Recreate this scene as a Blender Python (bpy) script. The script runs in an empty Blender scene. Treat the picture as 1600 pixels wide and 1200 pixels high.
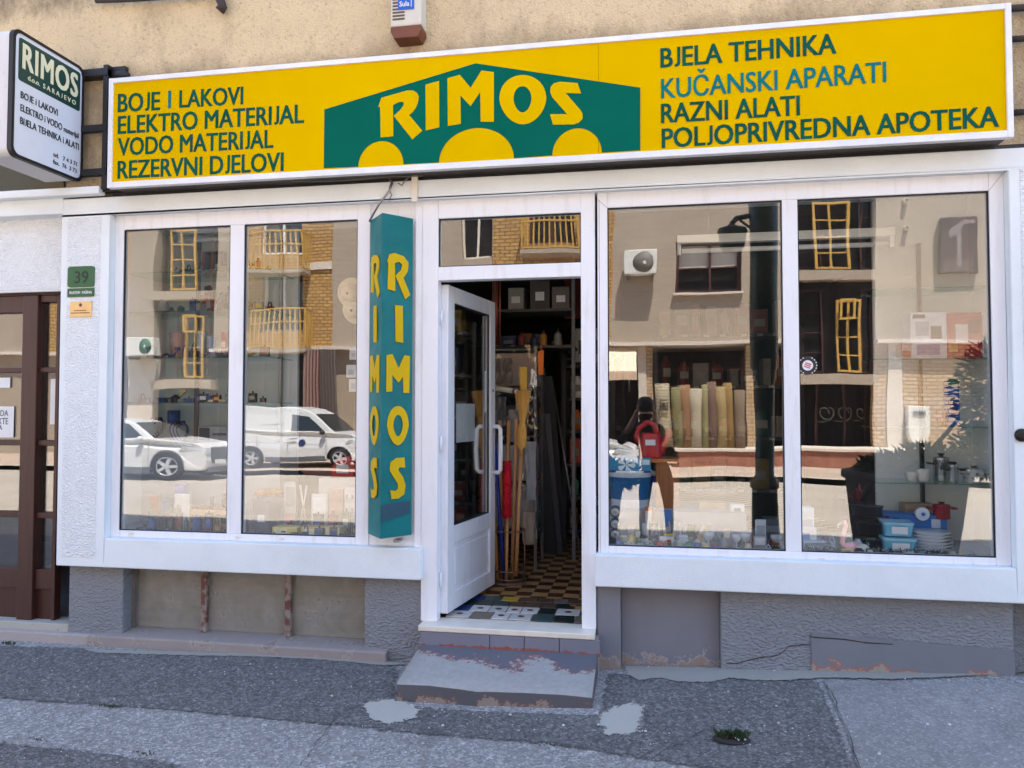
import bpy, bmesh, math, random
from mathutils import Vector, Matrix
SC = bpy.context.scene
COL = SC.collection
R = math.radians
random.seed(7)

# ------------------------------------------------------------------ camera, world, sun, exposure
D, HC, FPX = 4.6, 1.52, 1183.0                      # metres from the glass front, lens height, focal length in photo pixels
_n = Vector((208, 40, FPX)).normalized()
_h = Vector((-6728, 38, FPX)).normalized()
_h = (_h - _n * _h.dot(_n)).normalized()
AX = -_h; AY = _n; AZ = AX.cross(AY)
if AZ.y > 0: AZ = -AZ                               # world axes seen in camera space (x right, y down, z ahead)
cam = bpy.data.cameras.new('camera'); camo = bpy.data.objects.new('camera', cam); COL.objects.link(camo)
right = Vector((AX.x, AY.x, AZ.x)); down = Vector((AX.y, AY.y, AZ.y)); fwd = Vector((AX.z, AY.z, AZ.z))
M4 = Matrix((right, -down, -fwd)).transposed().to_4x4(); M4.translation = (0, -D, HC)
camo.matrix_world = M4
cam.sensor_width = 36; cam.lens = FPX / 1600 * 36; cam.clip_end = 500; cam.clip_start = 0.01
SC.camera = camo

SUNV = Vector((0.50, 1.0, 2.6)).normalized()       # towards the sun: behind the shop, a little to its right
world = bpy.data.worlds.new('World'); SC.world = world; world.use_nodes = True
nt = world.node_tree; bg = nt.nodes['Background']
sky = nt.nodes.new('ShaderNodeTexSky'); sky.sky_type = 'NISHITA'; sky.sun_disc = False
sky.sun_elevation = math.asin(SUNV.z); sky.sun_rotation = math.atan2(SUNV.x, SUNV.y)
nt.links.new(sky.outputs[0], bg.inputs[0]); bg.inputs[1].default_value = 0.15
sl = bpy.data.lights.new('sun', 'SUN'); sl.energy = 4.4; sl.angle = R(0.5); sl.color = (1.0, 0.94, 0.86)
so = bpy.data.objects.new('sun', sl); COL.objects.link(so); so.rotation_euler = SUNV.to_track_quat('Z', 'Y').to_euler()
SC.view_settings.view_transform = 'Standard'; SC.view_settings.look = 'None'
SC.view_settings.exposure = 2.15; SC.view_settings.gamma = 1.0
SC.cycles.max_bounces = 10; SC.cycles.diffuse_bounces = 5; SC.cycles.transparent_max_bounces = 16
SC.cycles.caustics_reflective = False; SC.cycles.caustics_refractive = False
SC.cycles.sample_clamp_indirect = 6

# ------------------------------------------------------------------ survey helpers (photo pixel + depth -> metres)
def at(px, py, Y=0.0):
    u, v = px - 800, py - 600
    d = right * u + down * v + fwd * FPX
    t = (Y + D) / d.y
    return Vector((d.x * t, Y, HC + d.z * t))
GY = 0.022                                          # plane of the window glass
def vat(px, py, dv):                                # a place across the street, surveyed by its mirror image in the glass
    p = at(px, py, dv); return Vector((p.x, 2 * GY - dv, p.z))
def ground_z(x, y):
    rise = 0.0 if x < -1 else 0.042 * (min(x, 3) + 1)
    return -0.06 + rise + 0.035 * min(y, 0)
def gat(px, py):
    Y = -0.5
    for k in range(40):
        p = at(px, py, Y); u = (p - Vector((0, -D, HC)))
        z = ground_z(p.x, p.y); t = (z - HC) / u.z
        Y = -D + u.y * t
    return at(px, py, Y)

# ------------------------------------------------------------------ materials
def lin(c):
    c = c / 255.0
    return c / 12.92 if c <= 0.04045 else ((c + 0.055) / 1.055) ** 2.4
def rgb(r, g, b): return (lin(r), lin(g), lin(b), 1)
class NT:
    def __init__(s, name):
        s.m = bpy.data.materials.new(name); s.m.use_nodes = True; s.t = s.m.node_tree
        s.b = s.t.nodes['Principled BSDF']; s.out = s.t.nodes['Material Output']
    def n(s, kind, **kw):
        o = s.t.nodes.new('ShaderNode' + kind)
        for k, v in kw.items():
            if hasattr(o, k): setattr(o, k, v)
            else: o.inputs[k.replace('_', ' ')].default_value = v
        return o
    def l(s, a, b): s.t.links.new(a, b)
    def pos(s): return s.n('NewGeometry').outputs['Position']
    def noise(s, scale, detail=4, rough=0.6, vec=None, sc=None):
        o = s.n('TexNoise'); o.inputs['Scale'].default_value = scale; o.inputs['Detail'].default_value = detail
        o.inputs['Roughness'].default_value = rough
        v = vec or s.pos()
        if sc:
            mp = s.n('Mapping'); mp.inputs['Scale'].default_value = sc; s.l(v, mp.inputs[0]); v = mp.outputs[0]
        s.l(v, o.inputs['Vector']); return o.outputs['Fac']
    def ramp(s, fac, stops):
        o = s.n('ValToRGB'); e = o.color_ramp.elements
        while len(e) < len(stops): e.new(0.5)
        for i, (p, c) in enumerate(stops): e[i].position = p; e[i].color = c if len(c) == 4 else (*c, 1)
        s.l(fac, o.inputs[0]); return o.outputs[0]
    def mix(s, fac, a, b, mode='MIX'):
        o = s.n('Mix', data_type='RGBA', blend_type=mode)
        if isinstance(fac, (int, float)): o.inputs[0].default_value = fac
        else: s.l(fac, o.inputs[0])
        for i, v in ((6, a), (7, b)):
            if isinstance(v, tuple): o.inputs[i].default_value = v
            else: s.l(v, o.inputs[i])
        return o.outputs[2]
    def bump(s, h, strength, dist=0.01, normal=None):
        o = s.n('Bump'); o.inputs['Strength'].default_value = strength; o.inputs['Distance'].default_value = dist
        s.l(h, o.inputs['Height'])
        if normal: s.l(normal, o.inputs['Normal'])
        s.l(o.outputs[0], s.b.inputs['Normal']); return o.outputs[0]
    def col(s, c):
        if isinstance(c, tuple): s.b.inputs['Base Color'].default_value = c
        else: s.l(c, s.b.inputs['Base Color'])
    def rough(s, v): s.b.inputs['Roughness'].default_value = v
def shade(c, k): return (min(c[0] * k, 1), min(c[1] * k, 1), min(c[2] * k, 1), 1)
_mc = {}
def simple(name, c, rough=0.5, var=0.12, scale=6, metal=0, bump=0.0, bscale=60, spec=None):
    if name in _mc: return _mc[name]
    t = NT(name)
    f = t.noise(scale, 5)
    t.col(t.ramp(f, [(0.3, shade(c, 1 - var)), (0.7, shade(c, 1 + var))])); t.rough(rough)
    t.b.inputs['Metallic'].default_value = metal
    if spec is not None: t.b.inputs['Specular IOR Level'].default_value = spec
    if bump: t.bump(t.noise(bscale, 3), bump, 0.01)
    _mc[name] = t.m; return t.m

def m_plaster(name, c, coarse, bscale=55, bst=0.8, dist=0.012, stain=(0.45, 0.36, 0.28, 1), amt=0.25):
    t = NT(name)
    big = t.noise(1.3, 6, 0.7); fine = t.noise(90, 3)
    base = t.mix(t.ramp(big, [(0.45, (0, 0, 0)), (0.75, (1, 1, 1))]), c, shade(c, 0.88))
    sp = t.ramp(t.noise(23, 5, 0.75), [(0.62, (0, 0, 0)), (0.78, (1, 1, 1))])
    mm = t.n('Math', operation='MULTIPLY'); t.l(sp, mm.inputs[0]); mm.inputs[1].default_value = amt
    base = t.mix(mm.outputs[0], base, stain)
    t.col(base); t.rough(0.9)
    if coarse:
        v = t.n('TexVoronoi'); v.inputs['Scale'].default_value = bscale; v.feature = 'SMOOTH_F1'
        mp = t.n('Mapping'); mp.inputs['Scale'].default_value = (1, 1, 1.9); mp.inputs['Rotation'].default_value = (0, R(25), 0)
        add = t.n('VectorMath', operation='ADD'); no = t.n('TexNoise'); no.inputs['Scale'].default_value = 16
        t.l(t.pos(), no.inputs['Vector']); sc = t.n('VectorMath', operation='SCALE'); sc.inputs['Scale'].default_value = 0.05
        t.l(no.outputs['Color'], sc.inputs[0]); t.l(t.pos(), add.inputs[0]); t.l(sc.outputs[0], add.inputs[1])
        t.l(add.outputs[0], mp.inputs[0]); t.l(mp.outputs[0], v.inputs['Vector'])
        nb = t.bump(fine, 0.25, 0.004); t.bump(v.outputs['Distance'], bst, dist, nb)
    else:
        t.bump(fine, bst * 0.35, 0.006)
    return t.m

def m_asphalt(name, c, speck=0.5, bst=0.6, dirt=True):
    t = NT(name)
    big = t.noise(.9, 7, 0.7); mid = t.noise(7, 6, 0.75)
    base = t.mix(t.ramp(big, [(0.36, (0, 0, 0)), (0.66, (1, 1, 1))]), shade(c, 0.72), shade(c, 1.22))
    base = t.mix(t.ramp(mid, [(0.42, (0, 0, 0)), (0.72, (1, 1, 1))]), base, shade(c, 0.74))
    v = t.n('TexVoronoi'); v.inputs['Scale'].default_value = 100; t.l(t.pos(), v.inputs['Vector'])
    v3 = t.n('TexVoronoi'); v3.inputs['Scale'].default_value = 46; t.l(t.pos(), v3.inputs['Vector'])
    g = t.n('SeparateColor'); t.l(v.outputs['Color'], g.inputs[0]); g3 = t.n('SeparateColor'); t.l(v3.outputs['Color'], g3.inputs[0])
    st = t.ramp(g.outputs[0], [(0.0, shade(c, 0.3)), (0.45, shade(c, 0.85)), (0.8, shade(c, 1.5)), (0.95, shade(c, 3.0))])
    base = t.mix(speck, base, st)
    st3 = t.ramp(g3.outputs[1], [(0.0, shade(c, 0.4)), (0.5, shade(c, 1.0)), (0.9, shade(c, 1.5)), (0.97, shade(c, 2.6))])
    base = t.mix(speck * 0.5, base, st3)
    stn = t.ramp(t.noise(2.6, 5, .6), [(.62, (0, 0, 0)), (.70, (.55, .55, .55))]); base = t.mix(stn, base, shade(c, .55))
    v2 = t.n('TexVoronoi'); v2.inputs['Scale'].default_value = 20; t.l(t.pos(), v2.inputs['Vector'])
    d2 = t.ramp(v2.outputs['Distance'], [(0.07, (1, 1, 1)), (0.13, (0, 0, 0))])
    g2 = t.n('SeparateColor'); t.l(v2.outputs['Color'], g2.inputs[0])
    k = t.ramp(g2.outputs[1], [(0.92, (0, 0, 0)), (0.94, (1, 1, 1))])
    mm = t.n('Math', operation='MULTIPLY'); t.l(d2, mm.inputs[0]); t.l(k, mm.inputs[1])
    base = t.mix(mm.outputs[0], base, (0.5, 0.5, 0.5, 1))
    t.col(base); t.rough(0.9)
    nb = t.bump(v3.outputs['Distance'], bst * .7, 0.012); t.bump(v.outputs['Distance'], bst, 0.008, nb)
    return t.m

def m_peeled(name, paint, under, bare, lo=0.5, scale=5, bias=None, bump=0.5):
    """painted masonry with flakes gone: paint over an older coat over bare cement; bias=(axis, from, to) makes wear grow along an axis"""
    t = NT(name)
    f = t.noise(scale, 8, 0.72)
    if bias:
        sx = t.n('SeparateXYZ'); t.l(t.pos(), sx.inputs[0])
        mr = t.n('MapRange'); mr.inputs['From Min'].default_value = bias[1]; mr.inputs['From Max'].default_value = bias[2]
        mr.inputs['To Min'].default_value = -0.3; mr.inputs['To Max'].default_value = 0.3
        t.l(sx.outputs[bias[0]], mr.inputs['Value'])
        a = t.n('Math', operation='ADD'); t.l(f, a.inputs[0]); t.l(mr.outputs[0], a.inputs[1]); f = a.outputs[0]
    pv = t.mix(t.noise(3, 6), shade(paint, 0.85), shade(paint, 1.15))
    bv = t.mix(t.noise(30, 6), shade(bare, 0.75), shade(bare, 1.2))
    f2 = t.noise(scale * 9, 6, .7); mf = t.n('Math', operation='MULTIPLY_ADD'); t.l(f2, mf.inputs[0]); mf.inputs[1].default_value = .30; mf.inputs[2].default_value = -.15; af = t.n('Math', operation='ADD'); t.l(f, af.inputs[0]); t.l(mf.outputs[0], af.inputs[1]); f = af.outputs[0]
    k1 = t.ramp(f, [(lo, (0, 0, 0)), (lo + 0.02, (1, 1, 1))]); k2 = t.ramp(f, [(lo + 0.03, (0, 0, 0)), (lo + 0.05, (1, 1, 1))])
    c = t.mix(k1, pv, under); c = t.mix(k2, c, bv)
    t.col(c); t.rough(0.75)
    nb = t.bump(t.noise(120, 3), bump * 0.5, 0.004); iv = t.n('Invert'); t.l(k1, iv.inputs['Color']); t.bump(iv.outputs[0], 0.4, 0.003, nb)
    return t.m

def m_brick(name, c1, c2, mortar, sc=1.0, w=0.25, h=0.075):
    t = NT(name)
    b = t.n('TexBrick'); b.inputs['Scale'].default_value = 1.0 / sc
    b.inputs['Brick Width'].default_value = w; b.inputs['Row Height'].default_value = h; b.inputs['Mortar Size'].default_value = 0.02
    sx = t.n('SeparateXYZ'); t.l(t.pos(), sx.inputs[0]); cx = t.n('CombineXYZ')
    add = t.n('Math', operation='ADD'); t.l(sx.outputs[0], add.inputs[0]); t.l(sx.outputs[1], add.inputs[1])
    t.l(add.outputs[0], cx.inputs[0]); t.l(sx.outputs[2], cx.inputs[1]); t.l(cx.outputs[0], b.inputs['Vector'])
    b.inputs['Color1'].default_value = c1; b.inputs['Color2'].default_value = c2; b.inputs['Mortar'].default_value = mortar
    t.col(t.mix(0.25, b.outputs['Color'], t.mix(t.noise(8, 5), shade(c1, 0.6), shade(c2, 1.3)))); t.rough(0.85)
    t.bump(b.outputs['Fac'], -0.5, 0.01); return t.m

def m_wood(name, c, axis='z', scale=3.0, rough=0.45, worn=0.0):
    t = NT(name)
    s = {'z': (14, 14, 0.9), 'x': (0.9, 14, 14), 'y': (14, 0.9, 14)}[axis]
    f = t.noise(scale, 8, 0.65, sc=s)
    cc = t.ramp(f, [(0.25, shade(c, 0.6)), (0.5, c), (0.8, shade(c, 1.35))])
    if worn:
        cc = t.mix(t.ramp(t.noise(6, 6), [(0.62, (0, 0, 0)), (0.7, (worn, worn, worn))]), cc, (0.3, 0.25, 0.2, 1))
    t.col(cc); t.rough(rough); t.bump(f, 0.15, 0.004); return t.m

def m_glass(name, refl=0.085, wave=0.004, wscale=1.6, tint=(0.93, 0.96, 0.95, 1), dust=0.0):
    t = NT(name); t.t.nodes.remove(t.b)
    lw = t.n('LayerWeight'); lw.inputs['Blend'].default_value = 0.5
    pw = t.n('Math', operation='POWER'); t.l(lw.outputs['Facing'], pw.inputs[0]); pw.inputs[1].default_value = 5
    ma = t.n('Math', operation='MULTIPLY_ADD'); t.l(pw.outputs[0], ma.inputs[0]); ma.inputs[1].default_value = 0.85; ma.inputs[2].default_value = refl
    tr = t.n('BsdfTransparent'); tr.inputs[0].default_value = tint
    gl = t.n('BsdfGlossy'); gl.inputs['Roughness'].default_value = 0.0; gl.inputs['Color'].default_value = (1, 1, 1, 1)
    if wave:
        no = t.noise(wscale, 1.5, 0.4, sc=(1, 1, 0.7))
        bp = t.n('Bump'); bp.inputs['Strength'].default_value = 1.0; bp.inputs['Distance'].default_value = wave; t.l(no, bp.inputs['Height'])
        t.l(bp.outputs[0], gl.inputs['Normal'])
    mx = t.n('MixShader'); t.l(ma.outputs[0], mx.inputs[0]); t.l(tr.outputs[0], mx.inputs[1]); t.l(gl.outputs[0], mx.inputs[2])
    last = mx.outputs[0]
    if dust:
        df = t.n('BsdfDiffuse'); df.inputs[0].default_value = (0.45, 0.42, 0.38, 1)
        mr = t.n('Math', operation='MULTIPLY'); t.l(t.ramp(t.noise(5, 6, 0.7), [(0.4, (0.4, 0.4, 0.4)), (0.75, (1, 1, 1))]), mr.inputs[0]); mr.inputs[1].default_value = dust
        m2 = t.n('MixShader'); t.l(mr.outputs[0], m2.inputs[0]); t.l(last, m2.inputs[1]); t.l(df.outputs[0], m2.inputs[2]); last = m2.outputs[0]
    t.l(last, t.out.inputs[0]); return t.m

def m_checker(name, a, b, size):
    t = NT(name); mp = t.n('Mapping'); mp.inputs['Location'].default_value = (0.02, 0.03, 0.005); t.l(t.pos(), mp.inputs[0])
    c = t.n('TexChecker'); c.inputs['Scale'].default_value = 1.0 / size
    sx = t.n('SeparateXYZ'); t.l(mp.outputs[0], sx.inputs[0]); cx = t.n('CombineXYZ'); t.l(sx.outputs[0], cx.inputs[0]); t.l(sx.outputs[1], cx.inputs[1])
    cx.inputs[2].default_value = 0.5 * size
    t.l(cx.outputs[0], c.inputs['Vector']); c.inputs['Color1'].default_value = a; c.inputs['Color2'].default_value = b
    t.col(t.mix(0.12, c.outputs[0], t.mix(t.noise(20, 5), shade(a, 0.5), shade(b, 1.2)))); t.rough(0.35); return t.m

WHITE = rgb(231, 230, 232)
MAT = {}
def m_cream():
    c = rgb(214, 192, 154); t = NT('cream_render'); big = t.noise(1.1, 6, .7); fine = t.noise(70, 4, .7)
    base = t.mix(t.ramp(big, [(.4, (0, 0, 0)), (.7, (1, 1, 1))]), shade(c, 1.04), shade(c, .86))
    base = t.mix(t.ramp(t.noise(34, 6, .8), [(.54, (0, 0, 0)), (.72, (.7, .7, .7))]), base, rgb(118, 102, 82))
    base = t.mix(t.ramp(t.noise(3.2, 7, .78, sc=(1, 1, .55)), [(.52, (0, 0, 0)), (.74, (.6, .6, .6))]), base, rgb(150, 130, 102))
    sx = t.n('SeparateXYZ'); t.l(t.pos(), sx.inputs[0]); nz = t.noise(2.4, 6, .75, sc=(1, 1, .7)); mr = t.n('MapRange'); mr.inputs['From Min'].default_value = 3.78; mr.inputs['From Max'].default_value = 4.02; mr.inputs['To Min'].default_value = .32; mr.inputs['To Max'].default_value = -.1
    t.l(sx.outputs[2], mr.inputs['Value']); ad = t.n('Math', operation='ADD'); t.l(nz, ad.inputs[0]); t.l(mr.outputs[0], ad.inputs[1])
    base = t.mix(t.ramp(ad.outputs[0], [(.58, (0, 0, 0)), (.92, (.75, .75, .75))]), base, rgb(128, 108, 84))
    m2 = t.n('MapRange'); m2.inputs['From Min'].default_value = 3.95; m2.inputs['From Max'].default_value = 4.35; m2.inputs['To Min'].default_value = -.25; m2.inputs['To Max'].default_value = .22
    t.l(sx.outputs[2], m2.inputs['Value']); a2 = t.n('Math', operation='ADD'); t.l(t.noise(1.7, 8, .8, sc=(1, 1, .45)), a2.inputs[0]); t.l(m2.outputs[0], a2.inputs[1])
    base = t.mix(t.ramp(a2.outputs[0], [(.60, (0, 0, 0)), (.82, (.85, .85, .85))]), base, rgb(92, 78, 62))
    base = t.mix(t.ramp(t.noise(85, 3, .6), [(.66, (0, 0, 0)), (.72, (.8, .8, .8))]), base, rgb(110, 94, 74))
    v = t.n('TexVoronoi'); v.inputs['Scale'].default_value = 75; t.l(t.pos(), v.inputs['Vector'])
    t.col(base); t.rough(.92); nb = t.bump(fine, .5, .008); t.bump(v.outputs['Distance'], .6, .008, nb); return t.m
MAT['cream'] = m_cream()
MAT['plaster'] = m_plaster('white_plaster_smooth', rgb(231, 236, 238), False, bst=0.7, stain=rgb(190, 180, 175), amt=0.25)
MAT['stucco'] = m_plaster('white_plaster_stippled', rgb(230, 233, 235), True, 66, .8, 0.013, rgb(195, 180, 175), 0.3)
MAT['plinth'] = m_plaster('grey_plinth_stucco', rgb(136, 138, 143), True, 48, 0.8, 0.016, rgb(110, 104, 104), 0.35)
def m_pvc():
    t = NT('white_plastic_frame'); c = rgb(236, 236, 240); st = t.noise(5, 6, .7, sc=(3, 3, .35)); sp = t.noise(40, 5, .75)
    b_ = t.mix(t.ramp(st, [(.52, (0, 0, 0)), (.8, (.55, .55, .55))]), c, rgb(196, 188, 178)); b_ = t.mix(t.ramp(sp, [(.66, (0, 0, 0)), (.76, (.5, .5, .5))]), b_, rgb(170, 158, 146))
    t.col(b_); t.rough(.34); t.bump(t.noise(3, 2), .08, .01); return t.m
MAT['pvc'] = m_pvc()
MAT['pvc_dirty'] = simple('white_plastic_frame_worn', rgb(226, 216, 200), 0.45, 0.08, 9)
MAT['gasket'] = simple('black_gasket', rgb(30, 30, 32), 0.6)
MAT['glass'] = m_glass('window_glass', 0.115, 0.0026, 1.5, tint=(.975, .985, .98, 1), dust=.012)
MAT['glass_shelf'] = m_glass('shelf_glass', 0.06, 0, tint=(0.72, 0.86, 0.8, 1))
MAT['glass_dirty'] = m_glass('basement_glass', 0.05, 0.004, 2.2, dust=0.55)
MAT['yellow'] = simple('yellow_sign_film', (0.68, 0.42, 0.0, 1), 0.6, 0.07, 0.9, spec=.0)
MAT['green'] = simple('green_sign_film', (0.0, 0.115, 0.078, 1), 0.5, 0.08, 1.5, spec=.05)
MAT['darkgreen'] = simple('dark_green_letters', (0.006, 0.088, 0.058, 1), 0.5, 0.25, 9, spec=.05)
MAT['teal_letter'] = simple('teal_letters', (0.006, 0.17, 0.18, 1), 0.5, 0.2, 9, spec=.05)
MAT['teal'] = simple('teal_sheet_metal', (0.0, 0.15, 0.155, 1), 0.4, 0.18, 5, bump=.5, bscale=7, spec=.22)
MAT['alu'] = simple('white_sign_frame', rgb(228, 228, 232), 0.35, 0.07, 7)
MAT['black'] = simple('black_paint', rgb(28, 26, 28), 0.5, 0.3)
MAT['steel'] = simple('grey_steel', rgb(150, 150, 152), 0.35, 0.12, 8, metal=0.8)
MAT['wood_dark'] = m_wood('brown_varnished_wood', rgb(66, 34, 26), 'z', 3, 0.45)
MAT['concrete'] = m_peeled('bare_concrete', rgb(150, 140, 136), rgb(165, 158, 150), rgb(140, 128, 122), 0.55, 4)
MAT['cement'] = m_plaster('pale_cement_patch', rgb(178, 175, 165), False, bst=1.4, stain=rgb(118, 114, 106), amt=0.9)
MAT['asphalt'] = m_asphalt('pavement_asphalt', rgb(150, 147, 144), 0.42, .6)
MAT['asphalt_dark'] = m_asphalt('pavement_asphalt_dark', rgb(106, 104, 102), 0.66, .8)
MAT['asphalt_pale'] = m_asphalt('pavement_asphalt_pale', rgb(142, 139, 136), 0.2, 0.3)
MAT['road'] = m_asphalt('road_asphalt', rgb(180, 168, 153), 0.3, 0.4)
MAT['paper'] = simple('white_paper', rgb(226, 226, 226), 0.7, 0.04)

# ------------------------------------------------------------------ mesh builder
class MB:
    def __init__(s): s.v = []; s.f = []; s.mi = []; s.sm = []
    def add(s, vs, fs, mi=0, smooth=False, T=None):
        o = len(s.v)
        s.v += [tuple(T @ Vector(p)) if T is not None else tuple(p) for p in vs]
        for f in fs: s.f.append([o + i for i in f]); s.mi.append(mi); s.sm.append(smooth)
        return s
    def box(s, x0, x1, y0, y1, z0, z1, mi=0, T=None, c=0.0):
        if c > 0:                                   # chamfered box
            bm = bmesh.new(); bmesh.ops.create_cube(bm, size=1)
            for v in bm.verts: v.co = Vector(((x0 + x1) / 2 + v.co.x * (x1 - x0), (y0 + y1) / 2 + v.co.y * (y1 - y0), (z0 + z1) / 2 + v.co.z * (z1 - z0)))
            bmesh.ops.bevel(bm, geom=bm.edges[:], offset=c, segments=2, affect='EDGES', profile=0.5)
            bm.verts.index_update()
            s.add([v.co.copy() for v in bm.verts], [[v.index for v in f.verts] for f in bm.faces], mi, False, T); bm.free(); return s
        vs = [(x, y, z) for x in (x0, x1) for y in (y0, y1) for z in (z0, z1)]
        return s.add(vs, [(0, 1, 3, 2), (4, 6, 7, 5), (0, 4, 5, 1), (2, 3, 7, 6), (0, 2, 6, 4), (1, 5, 7, 3)], mi, False, T)
    def prism(s, pts, a, b, mi=0, axis='y', T=None, fn=None, smooth=False):
        """2-D outline (counter-clockwise or not) extruded from a to b along an axis"""
        n = len(pts)
        def mk(p, h): return {'y': (p[0], h, p[1]), 'x': (h, p[0], p[1]), 'z': (p[0], p[1], h)}[axis]
        vs = [mk(p, a) for p in pts] + [mk(p, b) for p in pts]
        if fn: vs = [fn(Vector(v)) for v in vs]
        s.add(vs, [list(range(n)), list(range(2 * n - 1, n - 1, -1))], mi, False, T)
        return s.add(vs, [(i, i + n, (i + 1) % n + n, (i + 1) % n) for i in range(n)], mi, smooth, T)
    def lathe(s, prof, n=20, mi=0, T=None, smooth=True, cap=True):
        """profile [(r, z)...] turned about z"""
        vs = []; fs = []
        for (r, z) in prof:
            for k in range(n): a = 2 * math.pi * k / n; vs.append((r * math.cos(a), r * math.sin(a), z))
        for i in range(len(prof) - 1):
            for k in range(n): fs.append((i * n + k, i * n + (k + 1) % n, (i + 1) * n + (k + 1) % n, (i + 1) * n + k))
        s.add(vs, fs, mi, smooth, T)
        if cap: s.add(vs, [list(range(n))[::-1], list(range((len(prof) - 1) * n, len(prof) * n))], mi, False, T)
        return s
    def tube(s, pts, r, n=8, mi=0, T=None, smooth=True):
        pts = [Vector(p) for p in pts]; rs = r if isinstance(r, (list, tuple)) else [r] * len(pts)
        vs = []; fs = []; up = None
        for i, p in enumerate(pts):
            d = (pts[min(i + 1, len(pts) - 1)] - pts[max(i - 1, 0)]).normalized()
            if up is None: up = d.orthogonal().normalized()
            up = (up - d * up.dot(d)); up = up.normalized() if up.length > 1e-6 else d.orthogonal().normalized()
            w = d.cross(up)
            for k in range(n): a = 2 * math.pi * k / n; vs.append(p + (up * math.cos(a) + w * math.sin(a)) * rs[i])
        for i in range(len(pts) - 1):
            for k in range(n): fs.append((i * n + k, i * n + (k + 1) % n, (i + 1) * n + (k + 1) % n, (i + 1) * n + k))
        s.add(vs, fs, mi, smooth, T)
        return s.add(vs, [list(range(n))[::-1], list(range((len(pts) - 1) * n, len(pts) * n))], mi, False, T)
    def ball(s, c, rx, ry, rz, n=14, m=9, mi=0, T=None):
        prof = []
        vs = []; fs = []
        for i in range(m + 1):
            th = math.pi * i / m
            for k in range(n): a = 2 * math.pi * k / n; vs.append((c[0] + rx * math.sin(th) * math.cos(a), c[1] + ry * math.sin(th) * math.sin(a), c[2] - rz * math.cos(th)))
        for i in range(m):
            for k in range(n): fs.append((i * n + k, i * n + (k + 1) % n, (i + 1) * n + (k + 1) % n, (i + 1) * n + k))
        return s.add(vs, fs, mi, True, T)
    def mesh(s, name, mats, off=(0, 0, 0)):
        me = bpy.data.meshes.new(name)
        o = Vector(off)
        me.from_pydata([Vector(v) - o for v in s.v], [], s.f)
        for m in (mats if isinstance(mats, (list, tuple)) else [mats]): me.materials.append(m)
        for p, mi, sm in zip(me.polygons, s.mi, s.sm): p.material_index = mi; p.use_smooth = sm
        bm = bmesh.new(); bm.from_mesh(me); bmesh.ops.remove_doubles(bm, verts=bm.verts, dist=1e-5)
        bmesh.ops.recalc_face_normals(bm, faces=bm.faces); bm.to_mesh(me); bm.free(); me.update()
        return me
    def build(s, name, mats, parent=None, world=True, bevel=0, loc=None):
        """vertices given in world metres when world is True (moved into the parent's space), else in the parent's own space"""
        off = Vector((0, 0, 0)); p = parent
        if world:
            while p is not None: off += p.location; p = p.parent
        if loc is not None: off = Vector(loc)
        o = bpy.data.objects.new(name, s.mesh(name, mats, off)); COL.objects.link(o)
        if parent is not None: o.parent = parent
        if loc is not None: o.location = loc
        if bevel:
            b = o.modifiers.new('bevel', 'BEVEL'); b.width = bevel; b.segments = 2; b.limit_method = 'ANGLE'; b.angle_limit = R(40)
        return o
def tag(o, label=None, cat=None, group=None, kind=None):
    for k, v in (('label', label), ('category', cat), ('group', group), ('kind', kind)):
        if v: o[k] = v
    return o
def thing(name, label, cat, loc=(0, 0, 0), rz=0, group=None):
    o = bpy.data.objects.new(name, None); COL.objects.link(o); o.empty_display_size = 0.1
    o.location = loc; o.rotation_euler = (0, 0, rz); return tag(o, label, cat, group)
def copy_tree(o, parent=None):
    kids = list(o.children); c = o.copy(); COL.objects.link(c)
    if parent is not None: c.parent = parent
    for k in kids: copy_tree(k, c)
    return c
def dup(o, loc, rz=None, label=None, group=None):
    c = copy_tree(o); c.location = loc
    if rz is not None: c.rotation_euler = (0, 0, rz)
    if label: c['label'] = label
    if group: c['group'] = group
    return c

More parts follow.
